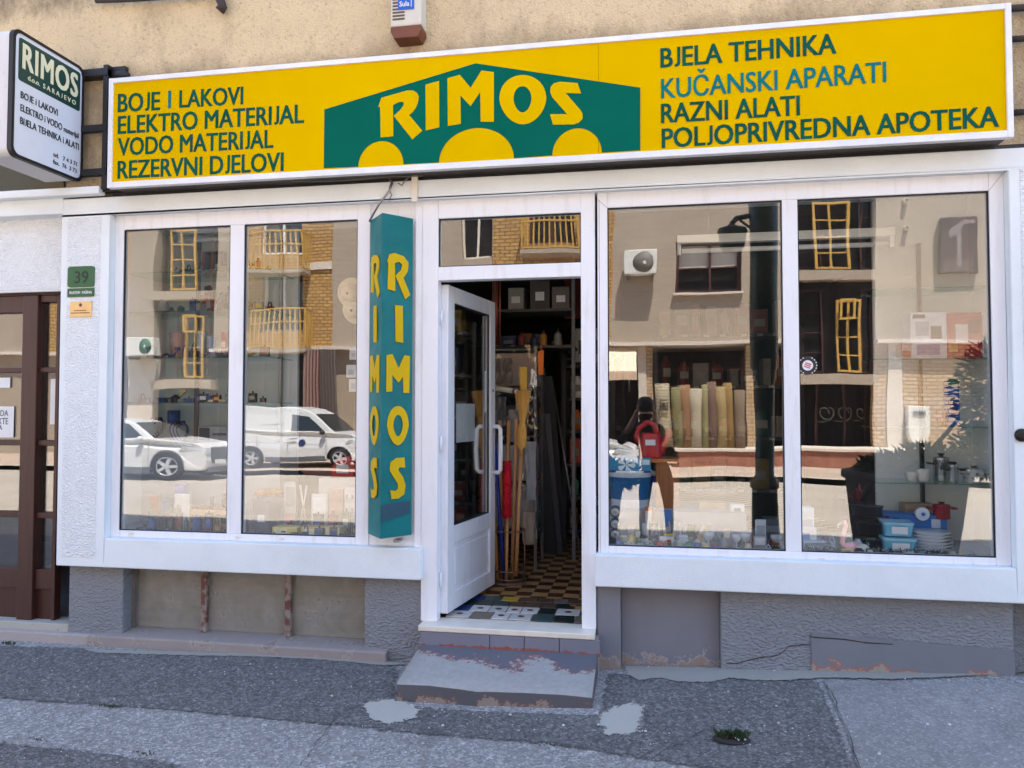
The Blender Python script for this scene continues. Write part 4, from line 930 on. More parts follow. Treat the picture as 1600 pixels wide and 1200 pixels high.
# yellow slatted balconies
def balcony(a, b, py0, py1):
    dv = DF_ - .75; x0, x1 = FX(a, dv), FX(b, dv); zA, zB = FZ(py0, dv), FZ(py1, dv); g = MB(); Y = 2 * GY - dv
    for (za, zb) in ((zA, zA + .06), (zB - .06, zB), (zA + (zB - zA) * .62, zA + (zB - zA) * .62 + .05)): g.box(x0, x1, Y - .03, Y + .03, za, zb)
    n = int((x1 - x0) / .19)
    for k in range(n + 1): x = x0 + (x1 - x0) * k / n; g.box(x - .026, x + .026, Y - .015, Y + .015, zA + .06, zB - .06)
    for x in (x0, x1):
        for k in range(5): yy = YF + (Y - YF) * (k + .5) / 5; g.box(x - .015, x + .015, yy - .02, yy + .02, zA, zB)
        g.box(x - .02, x + .02, YF, Y, zB - .06, zB); g.box(x - .02, x + .02, YF, Y, zA, zA + .06)
    g.build('balcony_railing', m_ylw, AP)
    g = MB(); g.box(x0 - .05, x1 + .05, YF + .02, Y + .05, zA - .16, zA - .03); g.build('balcony_slab', m_conc, AP)
balcony(390, 475, 536, 470); balcony(381, 470, 399, 336); balcony(815, 905, 382, 318); balcony(815, 905, 536, 470)
# ground floor: slab edge, recess, columns
m = MB(); m.box(FX(-420), FX(1900), YF - 3, YF - .82, zs_ - .12, zs_ + .05); m.build('recess_ceiling', m_conc, AP)
for a, b in ((-420, 243), (332, 1248), (1366, 1900)): m = MB(); m.box(FX(a), FX(b), YF - .82, YF + .25, zs_ - .12, zs_ - .004); m.build('slab_edge', m_conc2, AP)
for a, b in ((243, 332), (1248, 1366)): m = MB(); m.box(FX(a) + .005, FX(b) - .005, YF - .8, YF - .42, FZ(596), zs_); m.build('bay_glass', m_dkg, AP)
m = MB(); m.box(FX(-420), FX(1900), YF - 3.2, YF - 3.0, WALKZ, zs_); m.build('recess_wall', simple('dim_recess_wall', rgb(60, 50, 44), .9, .2), AP)
m = MB(); m.box(FX(-420), FX(1900), YF - 8, YF - .8, 13.4, 13.6); m.box(FX(-420), FX(1900), YF - 8, YF - 7.8, WALKZ, 13.4); m.build('roof', m_conc, AP)
m = MB()
for a, b in ((996, 1010), (1388, 1410), (1231, 1246), (200, 243)): m.box(FX(a), FX(b), YF - .5, YF - .1, WALKZ, zs_ - .12)
m.build('column', m_conc2, AP)
m = MB(); m.box(FX(-420), FX(195), YF - .4, YF - .1, WALKZ, zs_ - .12); m.box(FX(521), FX(760), YF - .4, YF - .1, WALKZ, zs_ - .12); m.build('ground_wall', m_conc, AP)
m = MB()
for a, b in ((1010, 1020), (1169, 1180), (1366, 1388), (1410, 1560), (940, 951)): m.box(FX(a) + .003, FX(b) - .003, YF - .45, YF - .15, WALKZ, zs_ - .12)
m.box(FX(1560), FX(1900), YF - .45, YF - .15, WALKZ, zs_ - .12); m.build('brick_pier', m_brk2, AP)
# dark shop fronts of the recess
g = MB()
for a, b in ((243, 470), (760, 940), (1020, 1169), (1248, 1366)): g.box(FX(a) + .01, FX(b) - .01, YF - 1.2, YF - 1.12, WALKZ, zs_ - .5)
g.build('shop_front', simple('dim_shop_front', rgb(26, 23, 22), .35, .3, 1, spec=.1), AP)
g = MB()
for a, b, n in ((243, 470, 6), (1020, 1169, 3), (1248, 1366, 3)):
    for k in range(n + 1): x = FX(a) + (FX(b) - FX(a)) * k / n; g.box(x - .04, x + .04, YF - 1.12, YF - 1.04, WALKZ, zs_ - .5)
    g.box(FX(a), FX(b), YF - 1.12, YF - 1.05, zs_ - .95, zs_ - .85)
g.build('shop_frame', m_brown, AP)
g = MB()
for cx, s_ in ((1296, 1), (1322, 1.1), (1352, .9)):          # looped script painted on the far shop glass
    o_ = [FX(cx), FZ(646)]; pts = []
    for k in range(22):
        a = k / 21 * 2 * math.pi * 1.35; pts.append((o_[0] + .20 * s_ * math.cos(a) * (1 - k / 40) + .012 * k, YF - 1.10, o_[1] + .17 * s_ * math.sin(a)))
    g.tube(pts, .024, 6)
    g.tube([(o_[0] - .18, YF - 1.1, o_[1] - .22), (o_[0] + .05, YF - 1.1, o_[1] - .24), (o_[0] + .25, YF - 1.1, o_[1] - .18)], .02, 6)
g.build('painted_script', simple('script_paint', rgb(120, 116, 112), .6), AP)
# terrace step in front of the right-hand shops
m = MB(); dvT = 19.6; YT = 2 * GY - dvT; zt2 = F(1200, 699, dvT)[1]
m.box(FX(1056, dvT), FX(1480, dvT), YF - .1, YT - .01, WALKZ, zt2 - .08); m.build('terrace_wall', simple('terrace_red_face', rgb(156, 104, 84), .8, .25, 3), AP)
m = MB(); m.box(FX(1050, dvT), FX(1484, dvT), YF - .1, YT + .06, zt2 - .08, zt2); m.build('terrace_coping', m_conc2, AP)
# loose things over there
def aircon(label, a, b, py0, py1, fan_mat):
    dv = DF_ - .62; x0, x1 = FX(a, dv), FX(b, dv); zA, zB = FZ(py0, dv), FZ(py1, dv); Y = 2 * GY - dv
    o = thing('air_conditioner', label, 'air conditioner', ((x0 + x1) / 2, YF, zA), 0, 'air conditioners on the block across the street')
    g = MB(); g.box(x0, x1, YF + .2, Y, zA, zB, c=.02); g.build('case', simple('ac_case', rgb(222, 220, 212), .5, .05), o)
    r = (zB - zA) * .42; g = MB(); T_ = Matrix.Translation((x1 - r * 1.2 - .05, Y, (zA + zB) / 2)) @ Matrix.Rotation(R(-90), 4, 'X')
    g.lathe([(r, 0), (r, .012), (r * .2, .02)], 24, 0, T_); fo = g.build('fan_grille', fan_mat, o)
    g = MB(); g.lathe([(r * .16, .018), (r * .16, .03)], 12, 0, T_); g.build('hub', MAT['alu'], fo)
    g = MB(); g.box(x0 + .1, x0 + .15, YF, Y - .1, zA - .12, zA); g.box(x1 - .15, x1 - .1, YF, Y - .1, zA - .12, zA); g.build('bracket', MAT['steel'], o)
aircon('white air conditioner beside the brown window of the far concrete wall', 977, 1027, 425, 389, simple('fan_grey', rgb(112, 106, 98), .6))
aircon('white air conditioner with a dark green fan, mirrored in the left pane', 196, 241, 545, 514, simple('fan_green', rgb(40, 92, 62), .6))
AW = thing('awning', 'cream shop awning across the street mirrored beside the door frame', 'awning', (FX(968), YF, FZ(590)))
g = MB(); x0, x1 = FX(935, 20.2), FX(994, 20.2); zA, zB = FZ(588, 20.2), FZ(540, 20.6); g.prism([(YF - .05, zB), (YF + 1.15, zA + .16), (YF + 1.15, zA + .12), (YF - .05, zB - .05)], x0, x1, axis='x'); g.build('cloth', simple('awning_cloth', rgb(226, 208, 184), .8, .06), AW)
g = MB(); g.box(x0, x1, YF + 1.13, YF + 1.16, zA - .15, zA + .12); g.build('valance', simple('awning_cloth_edge', rgb(206, 176, 150), .8), AW)
g = MB(); x = FX(980, 20.2); g.tube([(x, YF, zA - .5), (x, YF + 1.1, zA + .1)], .03, 6); g.build('arm', MAT['steel'], AW)
# boards and pipe stubs on the far wall
x0, x1, zA, zB = FX(1470), FX(1529), FZ(446), FZ(362); RB = thing('wall_board', 'dark red board with a large grey sign like a one on the far concrete wall', 'sign', ((x0 + x1) / 2, YF, zA))
g = MB(); g.box(x0, x1, YF + .02, YF + .22, zA, zB, c=.02); g.build('board', simple('maroon_board', rgb(58, 16, 26), .5, .25, 3), RB)
g = MB(); cxb = (x0 + x1) / 2; g.prism([(cxb - .12, zA + .25), (cxb + .02, zA + .25), (cxb + .04, zA + 1.3), (cxb + .16, zA + 1.75), (cxb - .34, zA + 1.38), (cxb - .30, zA + 1.12), (cxb - .10, zA + 1.22)], YF + .222, YF + .228); g.build('emblem', simple('board_grey', rgb(120, 110, 112), .6), RB)
g = MB(); g.box(x1 - .45, x1 - .1, YF + .222, YF + .227, zB - .26, zB - .12)
for k in range(7): g.box(x0 + .1, x1 - .15 - .05 * (k % 3), YF + .222, YF + .226, zA + .08 + k * .06, zA + .10 + k * .06)
g.build('pale_print', simple('board_print', rgb(130, 108, 112), .6), RB)
x0, x1, zA, zB = FX(1413), FX(1450), FZ(690), FZ(637); WS = thing('wall_shield', 'white rounded shield board on the far buff brick wall', 'board', ((x0 + x1) / 2, YF, zA)); wv_ = (x1 - x0) / 2; cx = (x0 + x1) / 2
g = MB(); pts = [(cx - wv_, zB), (cx - wv_, zA + .55)] + [(cx + wv_ * math.cos(a), zA + .5 + .5 * math.sin(a)) for a in [math.pi + math.pi * k / 14 for k in range(1, 14)]] + [(cx + wv_, zA + .55), (cx + wv_, zB)]; g.prism(pts, YF - .14, YF + .12); g.build('shell', simple('white_shield', rgb(226, 222, 212), .4), WS, bevel=.02)
g = MB(); g.box(cx - .2, cx + .2, YF + .12, YF + .16, zB - .25, zB - .15); g.build('bracket_bar', MAT['steel'], WS)
for (px, py, lb_) in ((1419, 331, 'upper'), (1420, 373, 'lower')):
    m = MB(); g_ = Matrix.Translation((FX(px), YF, FZ(py))) @ Matrix.Rotation(R(-90), 4, 'X'); m.lathe([(.09, 0), (.09, .2), (.07, .2), (.06, .1)], 14, 0, g_); tag(m.build('pipe_stub', m_conc2), 'pale pipe stub sticking out of the far concrete wall, %s of two' % lb_, 'pipe')
# rolled carpets standing on the terrace
rolls = [(1037, 22, 601, rgb(196, 180, 150)), (1057, 15, 607, rgb(150, 140, 96)), (1069, 14, 604, rgb(168, 124, 88)), (1083, 17, 610, rgb(206, 192, 166)), (1098, 13, 604, rgb(170, 160, 112)), (1111, 18, 600, rgb(136, 106, 92)), (1128, 20, 608, rgb(186, 160, 108)), (1143, 14, 602, rgb(168, 132, 76)), (1157, 15, 612, rgb(150, 128, 104))]
names = ['wide cream roll with a dark fret border, first from the left', 'thin olive green roll beside the cream fret roll', 'tan roll with a dotted pattern beside the olive roll', 'pale cream roll in the middle of the row', 'narrow khaki roll right of the pale roll', 'brown patterned roll with a leaning top', 'thick sand coloured roll right of the brown one', 'ochre roll second from the right end', 'greyish brown roll at the right end, shortest']
for i, ((px, w_, py, c_), lb_) in enumerate(zip(rolls, names)):
    dv = 20.4; x = FX(px, dv); r = w_ / 2 / FPX * (D + dv) * 1.05; zt_2 = FZ(py, dv); Y = 2 * GY - dv
    o = thing('carpet_roll', 'mirrored ' + lb_, 'carpet', (x, Y, zt2), 0, 'rolled carpets standing outside the far shop')
    mt = NT('carpet_%d' % i); wv = mt.n('TexWave'); wv.inputs['Scale'].default_value = 3 + i; wv.inputs['Distortion'].default_value = 3; wv.bands_direction = 'Z'; mt.l(mt.pos(), wv.inputs['Vector'])
    mt.col(mt.mix(wv.outputs['Fac'], shade(c_, .42), shade(c_, .72))); mt.rough(.95)
    g = MB(); lean = (random.uniform(-.05, .05), -.12); h = zt_2 - zt2
    g.tube([(lean[0] * t, lean[1] * t, h * t) for t in (0, .33, .66, 1)], r, 16); g.build('roll', mt.m, o, world=False)
    g = MB(); g.lathe([(r * .95, 0), (r * .6, .003), (r * .3, .004)], 14, 0, Matrix.Translation((lean[0], lean[1], h))); g.build('rolled_end', simple('carpet_back', rgb(120, 104, 84), .9), o, world=False)
    if i == 0:
        g = MB(); zz = h * .62; k = r * .55
        for (a, b, c, d) in ((-k, k, .16, .19), (-k, -k + .03, -.12, .16), (-k, k, -.15, -.12), (k - .03, k, -.12, .08), (-k * .4, k, .06, .09), (-k * .4, -k * .4 + .03, -.04, .06)): g.box(a, b, r * .86, r * 1.02, zz + c, zz + d)
        g.build('fret_border', simple('fret_dark', rgb(60, 44, 36), .9), o, world=False)
# striped fabric hanging outside the left shop
dv = 20.7; Y = 2 * GY - dv
for (a, b, lb_, cs) in ((474, 500, 'pinkish striped fabric length hanging across the street, nearer the balcony', (rgb(150, 124, 114), rgb(104, 56, 52))), (501, 527, 'grey striped fabric length hanging across the street, nearer the concrete wall', (rgb(120, 108, 102), rgb(80, 66, 62)))):
    mt = NT('stripes_%d' % a); wv = mt.n('TexWave'); wv.bands_direction = 'X'; wv.inputs['Scale'].default_value = 2.6; mt.l(mt.pos(), wv.inputs['Vector']); mt.col(mt.mix(mt.ramp(wv.outputs['Fac'], [(.6, (0, 0, 0)), (.7, (1, 1, 1))]), cs[0], cs[1])); mt.rough(.9)
    g = MB(); x0, x1 = FX(a, dv), FX(b, dv); n = 24; zt_3, zb_3 = FZ(541, dv), FZ(650, dv); vs = []
    for k in range(n + 1): xx = x0 + (x1 - x0) * k / n; yy = Y + .04 * math.sin(k * 1.3); vs += [(xx, yy, zb_3), (xx, yy, zt_3), (xx, yy - .012, zb_3), (xx, yy - .012, zt_3)]
    g.add(vs, [(4 * k, 4 * k + 4, 4 * k + 5, 4 * k + 1) for k in range(n)] + [(4 * k + 2, 4 * k + 3, 4 * k + 7, 4 * k + 6) for k in range(n)])
    tag(g.build('fabric', mt.m), lb_, 'fabric')

# --- vehicles
m_car = simple('white_car_paint', rgb(214, 214, 214), .18, .01); m_cg = simple('car_glass', rgb(38, 44, 50), .05, .1); m_trim = simple('grey_car_trim', rgb(92, 94, 98), .5); m_tyre = simple('tyre_rubber', rgb(30, 30, 31), .85); m_rim = simple('alloy_rim', rgb(196, 198, 202), .35, .05, metal=.2)
m_lamp = simple('headlamp', rgb(206, 212, 220), .1, .05); m_blackp = simple('black_plastic', rgb(34, 34, 36), .5)
def arch(cx, r, ac=.26): return [(cx + r * math.cos(a), ac + r * math.sin(a)) for a in [math.pi * k / 10 for k in range(11)]]
def wheel(o, x, y, s_, r):
    T_ = Matrix.Translation((x, y, r)) @ Matrix.Rotation(R(-90 * s_), 4, 'X')
    g = MB(); g.lathe([(r * .62, -.10), (r * .95, -.10), (r, -.06), (r, .06), (r * .95, .095), (r * .66, .10)], 28, 0, T_, cap=False); w = g.build('wheel', m_tyre, o, world=False)
    g = MB(); g.lathe([(r * .67, .085), (r * .62, .104), (r * .57, .08)], 24, 0, T_, cap=False); g.lathe([(r * .57, .08), (r * .56, .03), (.01, .03)], 24, 1, T_, cap=False)
    for k in range(5):
        a = 2 * math.pi * k / 5; g.box(.02, r * .62, -.035, .035, .06, .092, 0, T_ @ Matrix.Rotation(a, 4, 'Z'))
    g.lathe([(r * .16, .06), (r * .16, .1)], 12, 0, T_); g.build('rim', [m_rim, m_blackp], w, world=False)
def vehicle(name, label, cat, loc, spec, group=None):
    o = thing(name, label, cat, loc, 0, group); w = spec['w']; L = spec['len']
    def plan(v):
        k = 1.0
        if v.x > -.6: k -= spec.get('nose', .22) * ((v.x + .6) / .6) ** 2
        if v.x < -L + .4: k -= .10 * ((-L + .4 - v.x) / .4) ** 2
        return Vector((v.x, v.y * k, v.z))
    def gh(v): v = plan(v); k = 1 - spec['tumble'] * max(0, v.z - 1.02) / .6; return Vector((v.x, v.y * k, v.z))
    low = spec['low'][:]; full = low + [(-L + .35, .24)] + arch(spec['rw'], spec['wr'] + .05, spec['wr'] - .02)[::-1] + [(spec['rw'] + spec['wr'] + .055, .24), (spec['fw'] - spec['wr'] - .055, .24)] + arch(spec['fw'], spec['wr'] + .05, spec['wr'] - .02)[::-1] + [(spec['fw'] + spec['wr'] + .055, .26)]
    g = MB(); g.prism(full, -w, w, fn=plan); g.prism(spec['roof'], -w + .03, w - .03, fn=gh); g.build('body', m_car, o, world=False, bevel=.045)
    g = MB()
    for s_ in (-1, 1):
        for poly in spec['side']: g.prism(poly, s_ * (w - .028), s_ * (w - .055), fn=lambda v: gh(v) + Vector((0, s_ * .006, 0)))
    g.prism([(x + .022, z + .026) for x, z in spec['wind']] + [(x - .02, z - .02) for x, z in spec['wind'][::-1]], -w + .12, w - .12, fn=gh)
    g.build('window', m_cg, o, world=False)
    g = MB()
    for s_ in (-1, 1): g.prism([(-L + .45, .18), (-L + .45, .30), (spec['rw'] - .4, .30), (spec['rw'] - .4, .18)], s_ * w * .9, s_ * (w + .004)); g.box(spec['rw'] + .43, spec['fw'] - .43, s_ * w * .9 if s_ < 0 else w * .9, s_ * (w + .012), .2, .36) if s_ > 0 else g.box(spec['rw'] + .43, spec['fw'] - .43, -(w + .012), -w * .9, .2, .36)
    g.box(-.16, .02, -w * .62, w * .62, .22, .36, c=.02)
    g.build('sill_trim', m_trim, o, world=False)
    g = MB()
    for s_ in (-1, 1):
        for cx in (spec['fw'], spec['rw']):
            ro_, ri_, ac_ = spec['wr'] + .075, spec['wr'] + .03, spec['wr'] - .02; oo, ii = [(cx + ro_ * math.cos(a), ac_ + ro_ * math.sin(a)) for a in [math.pi * k / 14 for k in range(15)]], [(cx + ri_ * math.cos(a), ac_ + ri_ * math.sin(a)) for a in [math.pi * k / 14 for k in range(15)]]
            g.prism(oo + ii[::-1], s_ * (w - .05), s_ * (w + .008), fn=plan)
            g.box(cx - .36, cx + .36, s_ * .45 - .02, s_ * .45 + .02, .2, .62)
    g.build('wheel_arch', m_blackp if spec.get('dark_arch') else m_trim, o, world=False)
    for s_ in (-1, 1):
        for cx in (spec['fw'], spec['rw']): wheel(o, cx, s_ * (w - .095), s_, spec['wr'])
        g = MB(); g.prism([(-.62, spec['hl'] + .05), (.008, spec['hl'] - .02), (.004, spec['hl'] + .11), (-.50, spec['hl'] + .16)], s_ * w * .60, s_ * (w + .014), fn=plan); g.build('headlight', m_lamp, o, world=False)
        g = MB(); g.ball((spec['mx'], s_ * (w + .09), 1.10), .09, .10, .075); g.tube([(spec['mx'], s_ * (w - .05), 1.06), (spec['mx'], s_ * (w + .06), 1.08)], .03, 6); g.build('mirror', m_car if not spec.get('dark_arch') else m_blackp, o, world=False)
        g = MB(); g.box(spec['hx'] - .10, spec['hx'] + .10, s_ * w - .01, s_ * w + .03, .90, .935, c=.008); g.build('door_handle', m_blackp if spec.get('dark_arch') else m_car, o, world=False)
    g = MB()
    for s_ in (-1, 1):
        for x in spec['seams']: g.box(x - .006, x + .006, s_ * w - .003, s_ * w + .003, .36, 1.04)
    g.build('door_seam', m_blackp, o, world=False)
    g = MB(); g.prism([(-.03, .44), (.03, .46), (.02, .86), (-.07, .88)], -.40, .40); 
    g.build('grille', simple('grille_grey', rgb(70, 72, 76), .4), o, world=False)
    g = MB(); g.box(.03, .055, -.26, .26, .44, .55); g.build('number_plate', MAT['paper'], o, world=False)
    return o
suv = dict(w=.90, len=4.4, tumble=.24, fw=-.92, rw=-3.52, wr=.37, hl=.76, mx=-1.62, hx=-2.42, seams=[-1.42, -2.6, -3.5],
    low=[(-.10, .27), (-.02, .36), (0, .52), (-.02, .74), (-.07, .92), (-.26, 1.0), (-.8, 1.07), (-1.30, 1.12), (-4.2, 1.12), (-4.36, 1.0), (-4.42, .6), (-4.36, .34)],
    roof=[(-1.12, 1.0), (-1.25, 1.08), (-2.02, 1.52), (-2.35, 1.60), (-2.9, 1.625), (-3.6, 1.57), (-3.95, 1.48), (-4.32, 1.08), (-4.3, 1.0)],
    side=[[(-1.62, 1.12), (-2.15, 1.48), (-2.52, 1.53), (-2.52, 1.12)], [(-2.60, 1.12), (-2.60, 1.53), (-3.3, 1.51), (-3.48, 1.12)], [(-3.56, 1.14), (-3.4, 1.5), (-3.7, 1.45), (-3.95, 1.2)]],
    wind=[(-1.33, 1.12), (-2.0, 1.505)])
q = vat(262, 745, 13.4)
SUV = vehicle('parked_car', 'white crossover car across the road, mirrored in the leftmost window pane', 'car', (q.x + .92, 2 * GY - 13.4 - .9, ROADZ), suv, 'white vehicles across the road')
van = dict(w=.90, len=4.38, tumble=.10, fw=-.82, rw=-3.62, wr=.31, hl=.74, mx=-1.30, hx=-2.2, seams=[-1.22, -2.35, -3.45], dark_arch=True, nose=.18,
    low=[(-.08, .27), (0, .40), (.01, .60), (-.06, .82), (-.22, .97), (-.5, 1.05), (-.98, 1.12), (-4.2, 1.14), (-4.37, 1.1), (-4.40, .5), (-4.34, .34)],
    roof=[(-.80, 1.0), (-.95, 1.10), (-1.66, 1.64), (-1.95, 1.76), (-2.4, 1.82), (-4.1, 1.82), (-4.3, 1.76), (-4.37, 1.55), (-4.37, 1.0)],
    side=[[(-1.30, 1.14), (-1.78, 1.55), (-2.30, 1.60), (-2.30, 1.14)]], wind=[(-1.0, 1.13), (-1.62, 1.60)])
q = vat(527, 735, 16.5)
VAN = vehicle('delivery_van', 'white panel van parked across the road, mirrored beside the teal sign', 'van', (q.x + .82, 2 * GY - 16.5 - .9, WALKZ), van, 'white vehicles across the road')
for s_ in (-1, 1):
    g = MB(); g.lathe([(.11, 0), (.11, .004)], 20, 0, Matrix.Translation((-1.92, s_ * .90, .78)) @ Matrix.Rotation(R(-90 * s_), 4, 'X')); g.build('round_emblem', simple('emblem_blue', rgb(44, 56, 110), .4), VAN, world=False)
    g = MB(); g.box(-3.3, -2.45, s_ * .902 - .004, s_ * .902 + .004, 1.2, 1.215); g.box(-3.3, -2.45, s_ * .902 - .004, s_ * .902 + .004, 1.62, 1.635); g.build('panel_crease', simple('crease_grey', rgb(190, 190, 194), .4), VAN, world=False)
q = vat(1000, 700, 15.2)
dup(SUV, (q.x - .05, 2 * GY - 15.2 - .9, ROADZ), None, 'white car with its bonnet just showing mirrored behind the red watering can')

# --- green street lamp on the near kerb
LP = thing('street_lamp', 'dark green street lamp post on the near kerb mirrored in the right window', 'street lamp', (vat(1196, 700, 3.95).x, 2 * GY - 3.95, ground_z(1.5, -3.95)))
m_lg = simple('lamp_green', (0.006, 0.03, 0.02, 1), .35, .2); g = MB(); h0 = 0
g.lathe([(.19, 0), (.19, .10), (.15, .14), (.14, .75), (.16, .78), (.16, .84), (.105, .90), (.10, 1.9), (.12, 1.94), (.12, 2.02), (.145, 2.06), (.15, 3.2), (.155, 5.2), (0.02, 5.3)], 20); g.build('post', m_lg, LP, world=False)
g = MB(); g.tube([(0, 0, 3.70), (-.1, 0, 3.76), (-.28, 0, 3.72), (-.33, 0, 3.66)], .03, 10); g.tube([(0, 0, 3.45), (-.15, 0, 3.62), (-.24, 0, 3.70)], .016, 8); g.build('arm', m_lg, LP, world=False)
g = MB(); g.lathe([(.03, 0), (.06, -.03), (.15, -.05), (.165, -.09), (.15, -.10), (.13, -.26), (.10, -.30), (.04, -.31)], 14, 0, Matrix.Translation((-.33, 0, 3.66))); g.build('lantern', m_lg, LP, world=False)
# --- bushes in big tapered pots on the near kerb
m_pot = simple('planter_concrete', rgb(96, 92, 90), .9, .2); m_bush = simple('bush_green', (0.022, 0.045, 0.02, 1), .65, .5, 40)
def potted_bush(label, px, dv, lobes, n):
    x = vat(px, 700, dv).x; o = thing('potted_bush', label, 'potted plant', (x, 2 * GY - dv, ground_z(x, -dv)), 0, 'bushes in big pots on the near kerb')
    g = MB(); g.lathe([(.02, 0), (.47, 0), (.58, .84), (.62, .86), (.62, .93), (.54, .93), (.52, .84)], 28); g.build('pot', m_pot, o, world=False)
    g = MB()
    for (cx, cz, rx, rz) in lobes: g.tube([(0, 0, .85), (cx * .4, 0, .85 + (cz - .85) * .5), (cx, .02, cz + rz * .5)], [.03, .022, .008], 8)
    g.build('stem', simple('bark', rgb(80, 62, 48), .9), o, world=False)
    g = MB()
    for k in range(n):
        cx, cz, rx, rz = random.choice(lobes); u = Vector((random.gauss(0, 1), random.gauss(0, 1), random.gauss(0, 1))).normalized() * random.random() ** .45
        c = Vector((cx + u.x * rx, u.y * min(rx, .45), cz + u.z * rz)); d = Vector((u.x + random.gauss(0, .6), u.y + random.gauss(0, .6), u.z + random.gauss(0, .5))).normalized() * random.uniform(.06, .14); w_ = d.cross(Vector((random.gauss(0, 1), random.gauss(0, 1), random.gauss(0, 1)))).normalized() * .016
        g.add([c, c + d * .4 + w_, c + d, c + d * .4 - w_], [(0, 1, 2, 3)])
    g.build('foliage', m_bush, o, world=False); return o
potted_bush('tall bush in a big tapered pot mirrored in front of the right end shelves', 1412, 3.9, [(1.0, 1.75, .50, .60), (1.0, 1.75, .50, .60), (.85, 1.15, .36, .28), (.18, 1.0, .36, .18), (-.05, .98, .40, .10), (1.1, 1.2, .4, .3)], 9000)
potted_bush('low bush in a big tapered pot mirrored behind the blue paint bucket', 897, 4.35, [(.1, 1.0, .5, .16), (.45, .98, .34, .16)], 1900)

# --- the photographer, whose mirror image shows in the right window
PH = thing('person', 'person in dark clothes holding up a phone, mirrored in the right window', 'person', (0, -4.9, ground_z(0, -4.2)))
gz = PH.location.z; hz = HC - gz
J = {}; E_ = []
def jn(n_, x, y, z, r, par=None): J[n_] = (len(J), x, y, z, r); (E_.append((J[par][0], J[n_][0])) if par else None)
jn('pelvis', .12, 0, .94, .145); jn('waist', .09, .01, 1.12, .13, 'pelvis'); jn('chest', .05, .0, 1.32, .145, 'waist'); jn('collar', .02, -.01, 1.47, .10, 'chest'); jn('neck', 0, .01, 1.56, .056, 'collar'); jn('jaw', 0, .045, 1.63, .07, 'neck'); jn('skull', 0, .025, 1.71, .092, 'jaw'); jn('crown', 0, .02, 1.775, .075, 'skull')
for s_, n_ in ((-1, 'l'), (1, 'r')):
    jn('hip' + n_, .12 + s_ * .10, 0, .90, .10, 'pelvis'); jn('thigh' + n_, .12 + s_ * .125, .01, .70, .085, 'hip' + n_); jn('knee' + n_, .12 + s_ * .14, .015, .50, .062, 'thigh' + n_); jn('calf' + n_, .12 + s_ * .15, -.01, .34, .058, 'knee' + n_); jn('ankle' + n_, .12 + s_ * .155, -.02, .09, .042, 'calf' + n_); jn('ball' + n_, .12 + s_ * .165, .10, .045, .042, 'ankle' + n_); jn('toe' + n_, .12 + s_ * .17, .17, .035, .028, 'ball' + n_)
    jn('shoulder' + n_, .02 + s_ * .175, -.01, 1.44, .072, 'collar'); ex = .31 if s_ < 0 else .17
    jn('elbow' + n_, s_ * ex, .06, 1.28, .048, 'shoulder' + n_); jn('fore' + n_, s_ * (ex * .62), .14, hz - .23, .042, 'elbow' + n_); jn('wrist' + n_, s_ * .115, .20, hz - .07, .028, 'fore' + n_); jn('palm' + n_, s_ * .10, .225, hz - .015, .030, 'wrist' + n_)
me = bpy.data.meshes.new('skeleton'); me.from_pydata([v[1:4] for v in J.values()], E_, [])
tmp = bpy.data.objects.new('skeleton', me); COL.objects.link(tmp)
sk = tmp.modifiers.new('skin', 'SKIN'); sk.use_smooth_shade = True
for v in J.values(): me.skin_vertices[0].data[v[0]].radius = (v[4], v[4] * (.82 if v[3] > .85 and abs(v[1]) < .05 and v[3] < 1.5 else 1))
me.skin_vertices[0].data[0].use_root = True
sb = tmp.modifiers.new('sub', 'SUBSURF'); sb.levels = 2; sb.render_levels = 2
bpy.context.view_layer.update()
bme = bpy.data.meshes.new_from_object(tmp.evaluated_get(bpy.context.evaluated_depsgraph_get())); bpy.data.objects.remove(tmp)
bm = bmesh.new(); bm.from_mesh(bme); bpy.data.meshes.remove(bme); bm.verts.index_update()
g = MB(); g.add([v.co.copy() for v in bm.verts], [[v.index for v in f.verts] for f in bm.faces], 0, True); bm.free()
for i, f in enumerate(g.f):                       # clothing by region
    c = sum((Vector(g.v[k]) for k in f), Vector()) / len(f)
    g.mi[i] = 3 if c.z < .11 else 2 if c.z < .98 and abs(c.x) < .4 else 0 if (c.z > 1.53 and abs(c.x) < .095 and c.y < .14) or c.y > .15 else 1
for s_ in (-1, 1):                                # face and fingers, in the one body mesh
    g.ball((s_ * .032, .108, 1.695), .013, .008, .010, 8, 6, 4); g.ball((s_ * .092, .02, 1.685), .012, .025, .032, 8, 6, 0)
    for k, L_ in enumerate((.072, .08, .074, .058)):
        z = hz + .028 - k * .019; x = s_ * .10
        g.tube([(x, .232, z), (s_ * .102, .262, z + .002), (s_ * .085, .283 - .0, z + .002), (s_ * .072, .284, z)], [.009, .0088, .008, .0065], 8, 0)
    g.tube([(s_ * .10, .222, hz - .03), (s_ * .088, .24, hz - .012), (s_ * .07, .250, hz + .006)], [.011, .010, .008], 8, 0)
g.tube([(0, .110, 1.70), (0, .132, 1.668), (0, .112, 1.655)], [.010, .016, .012], 8, 0); g.box(-.025, .025, .108, .114, 1.628, 1.637, 4)
m_skin = simple('skin', rgb(176, 128, 104), .5, .06)
g.build('body', [m_skin, simple('dark_jacket', rgb(44, 42, 46), .85, .15), simple('dark_trousers', rgb(38, 40, 48), .85, .15), simple('black_shoes', rgb(24, 24, 26), .5), simple('face_dark', rgb(60, 36, 30), .5)], PH, world=False)
g = MB(); g.ball((0, .005, 1.755), .102, .11, .078, 16, 10); g.ball((0, -.045, 1.69), .09, .06, .09, 14, 8); g.build('hair', simple('dark_hair', rgb(40, 30, 26), .6), PH, world=False)
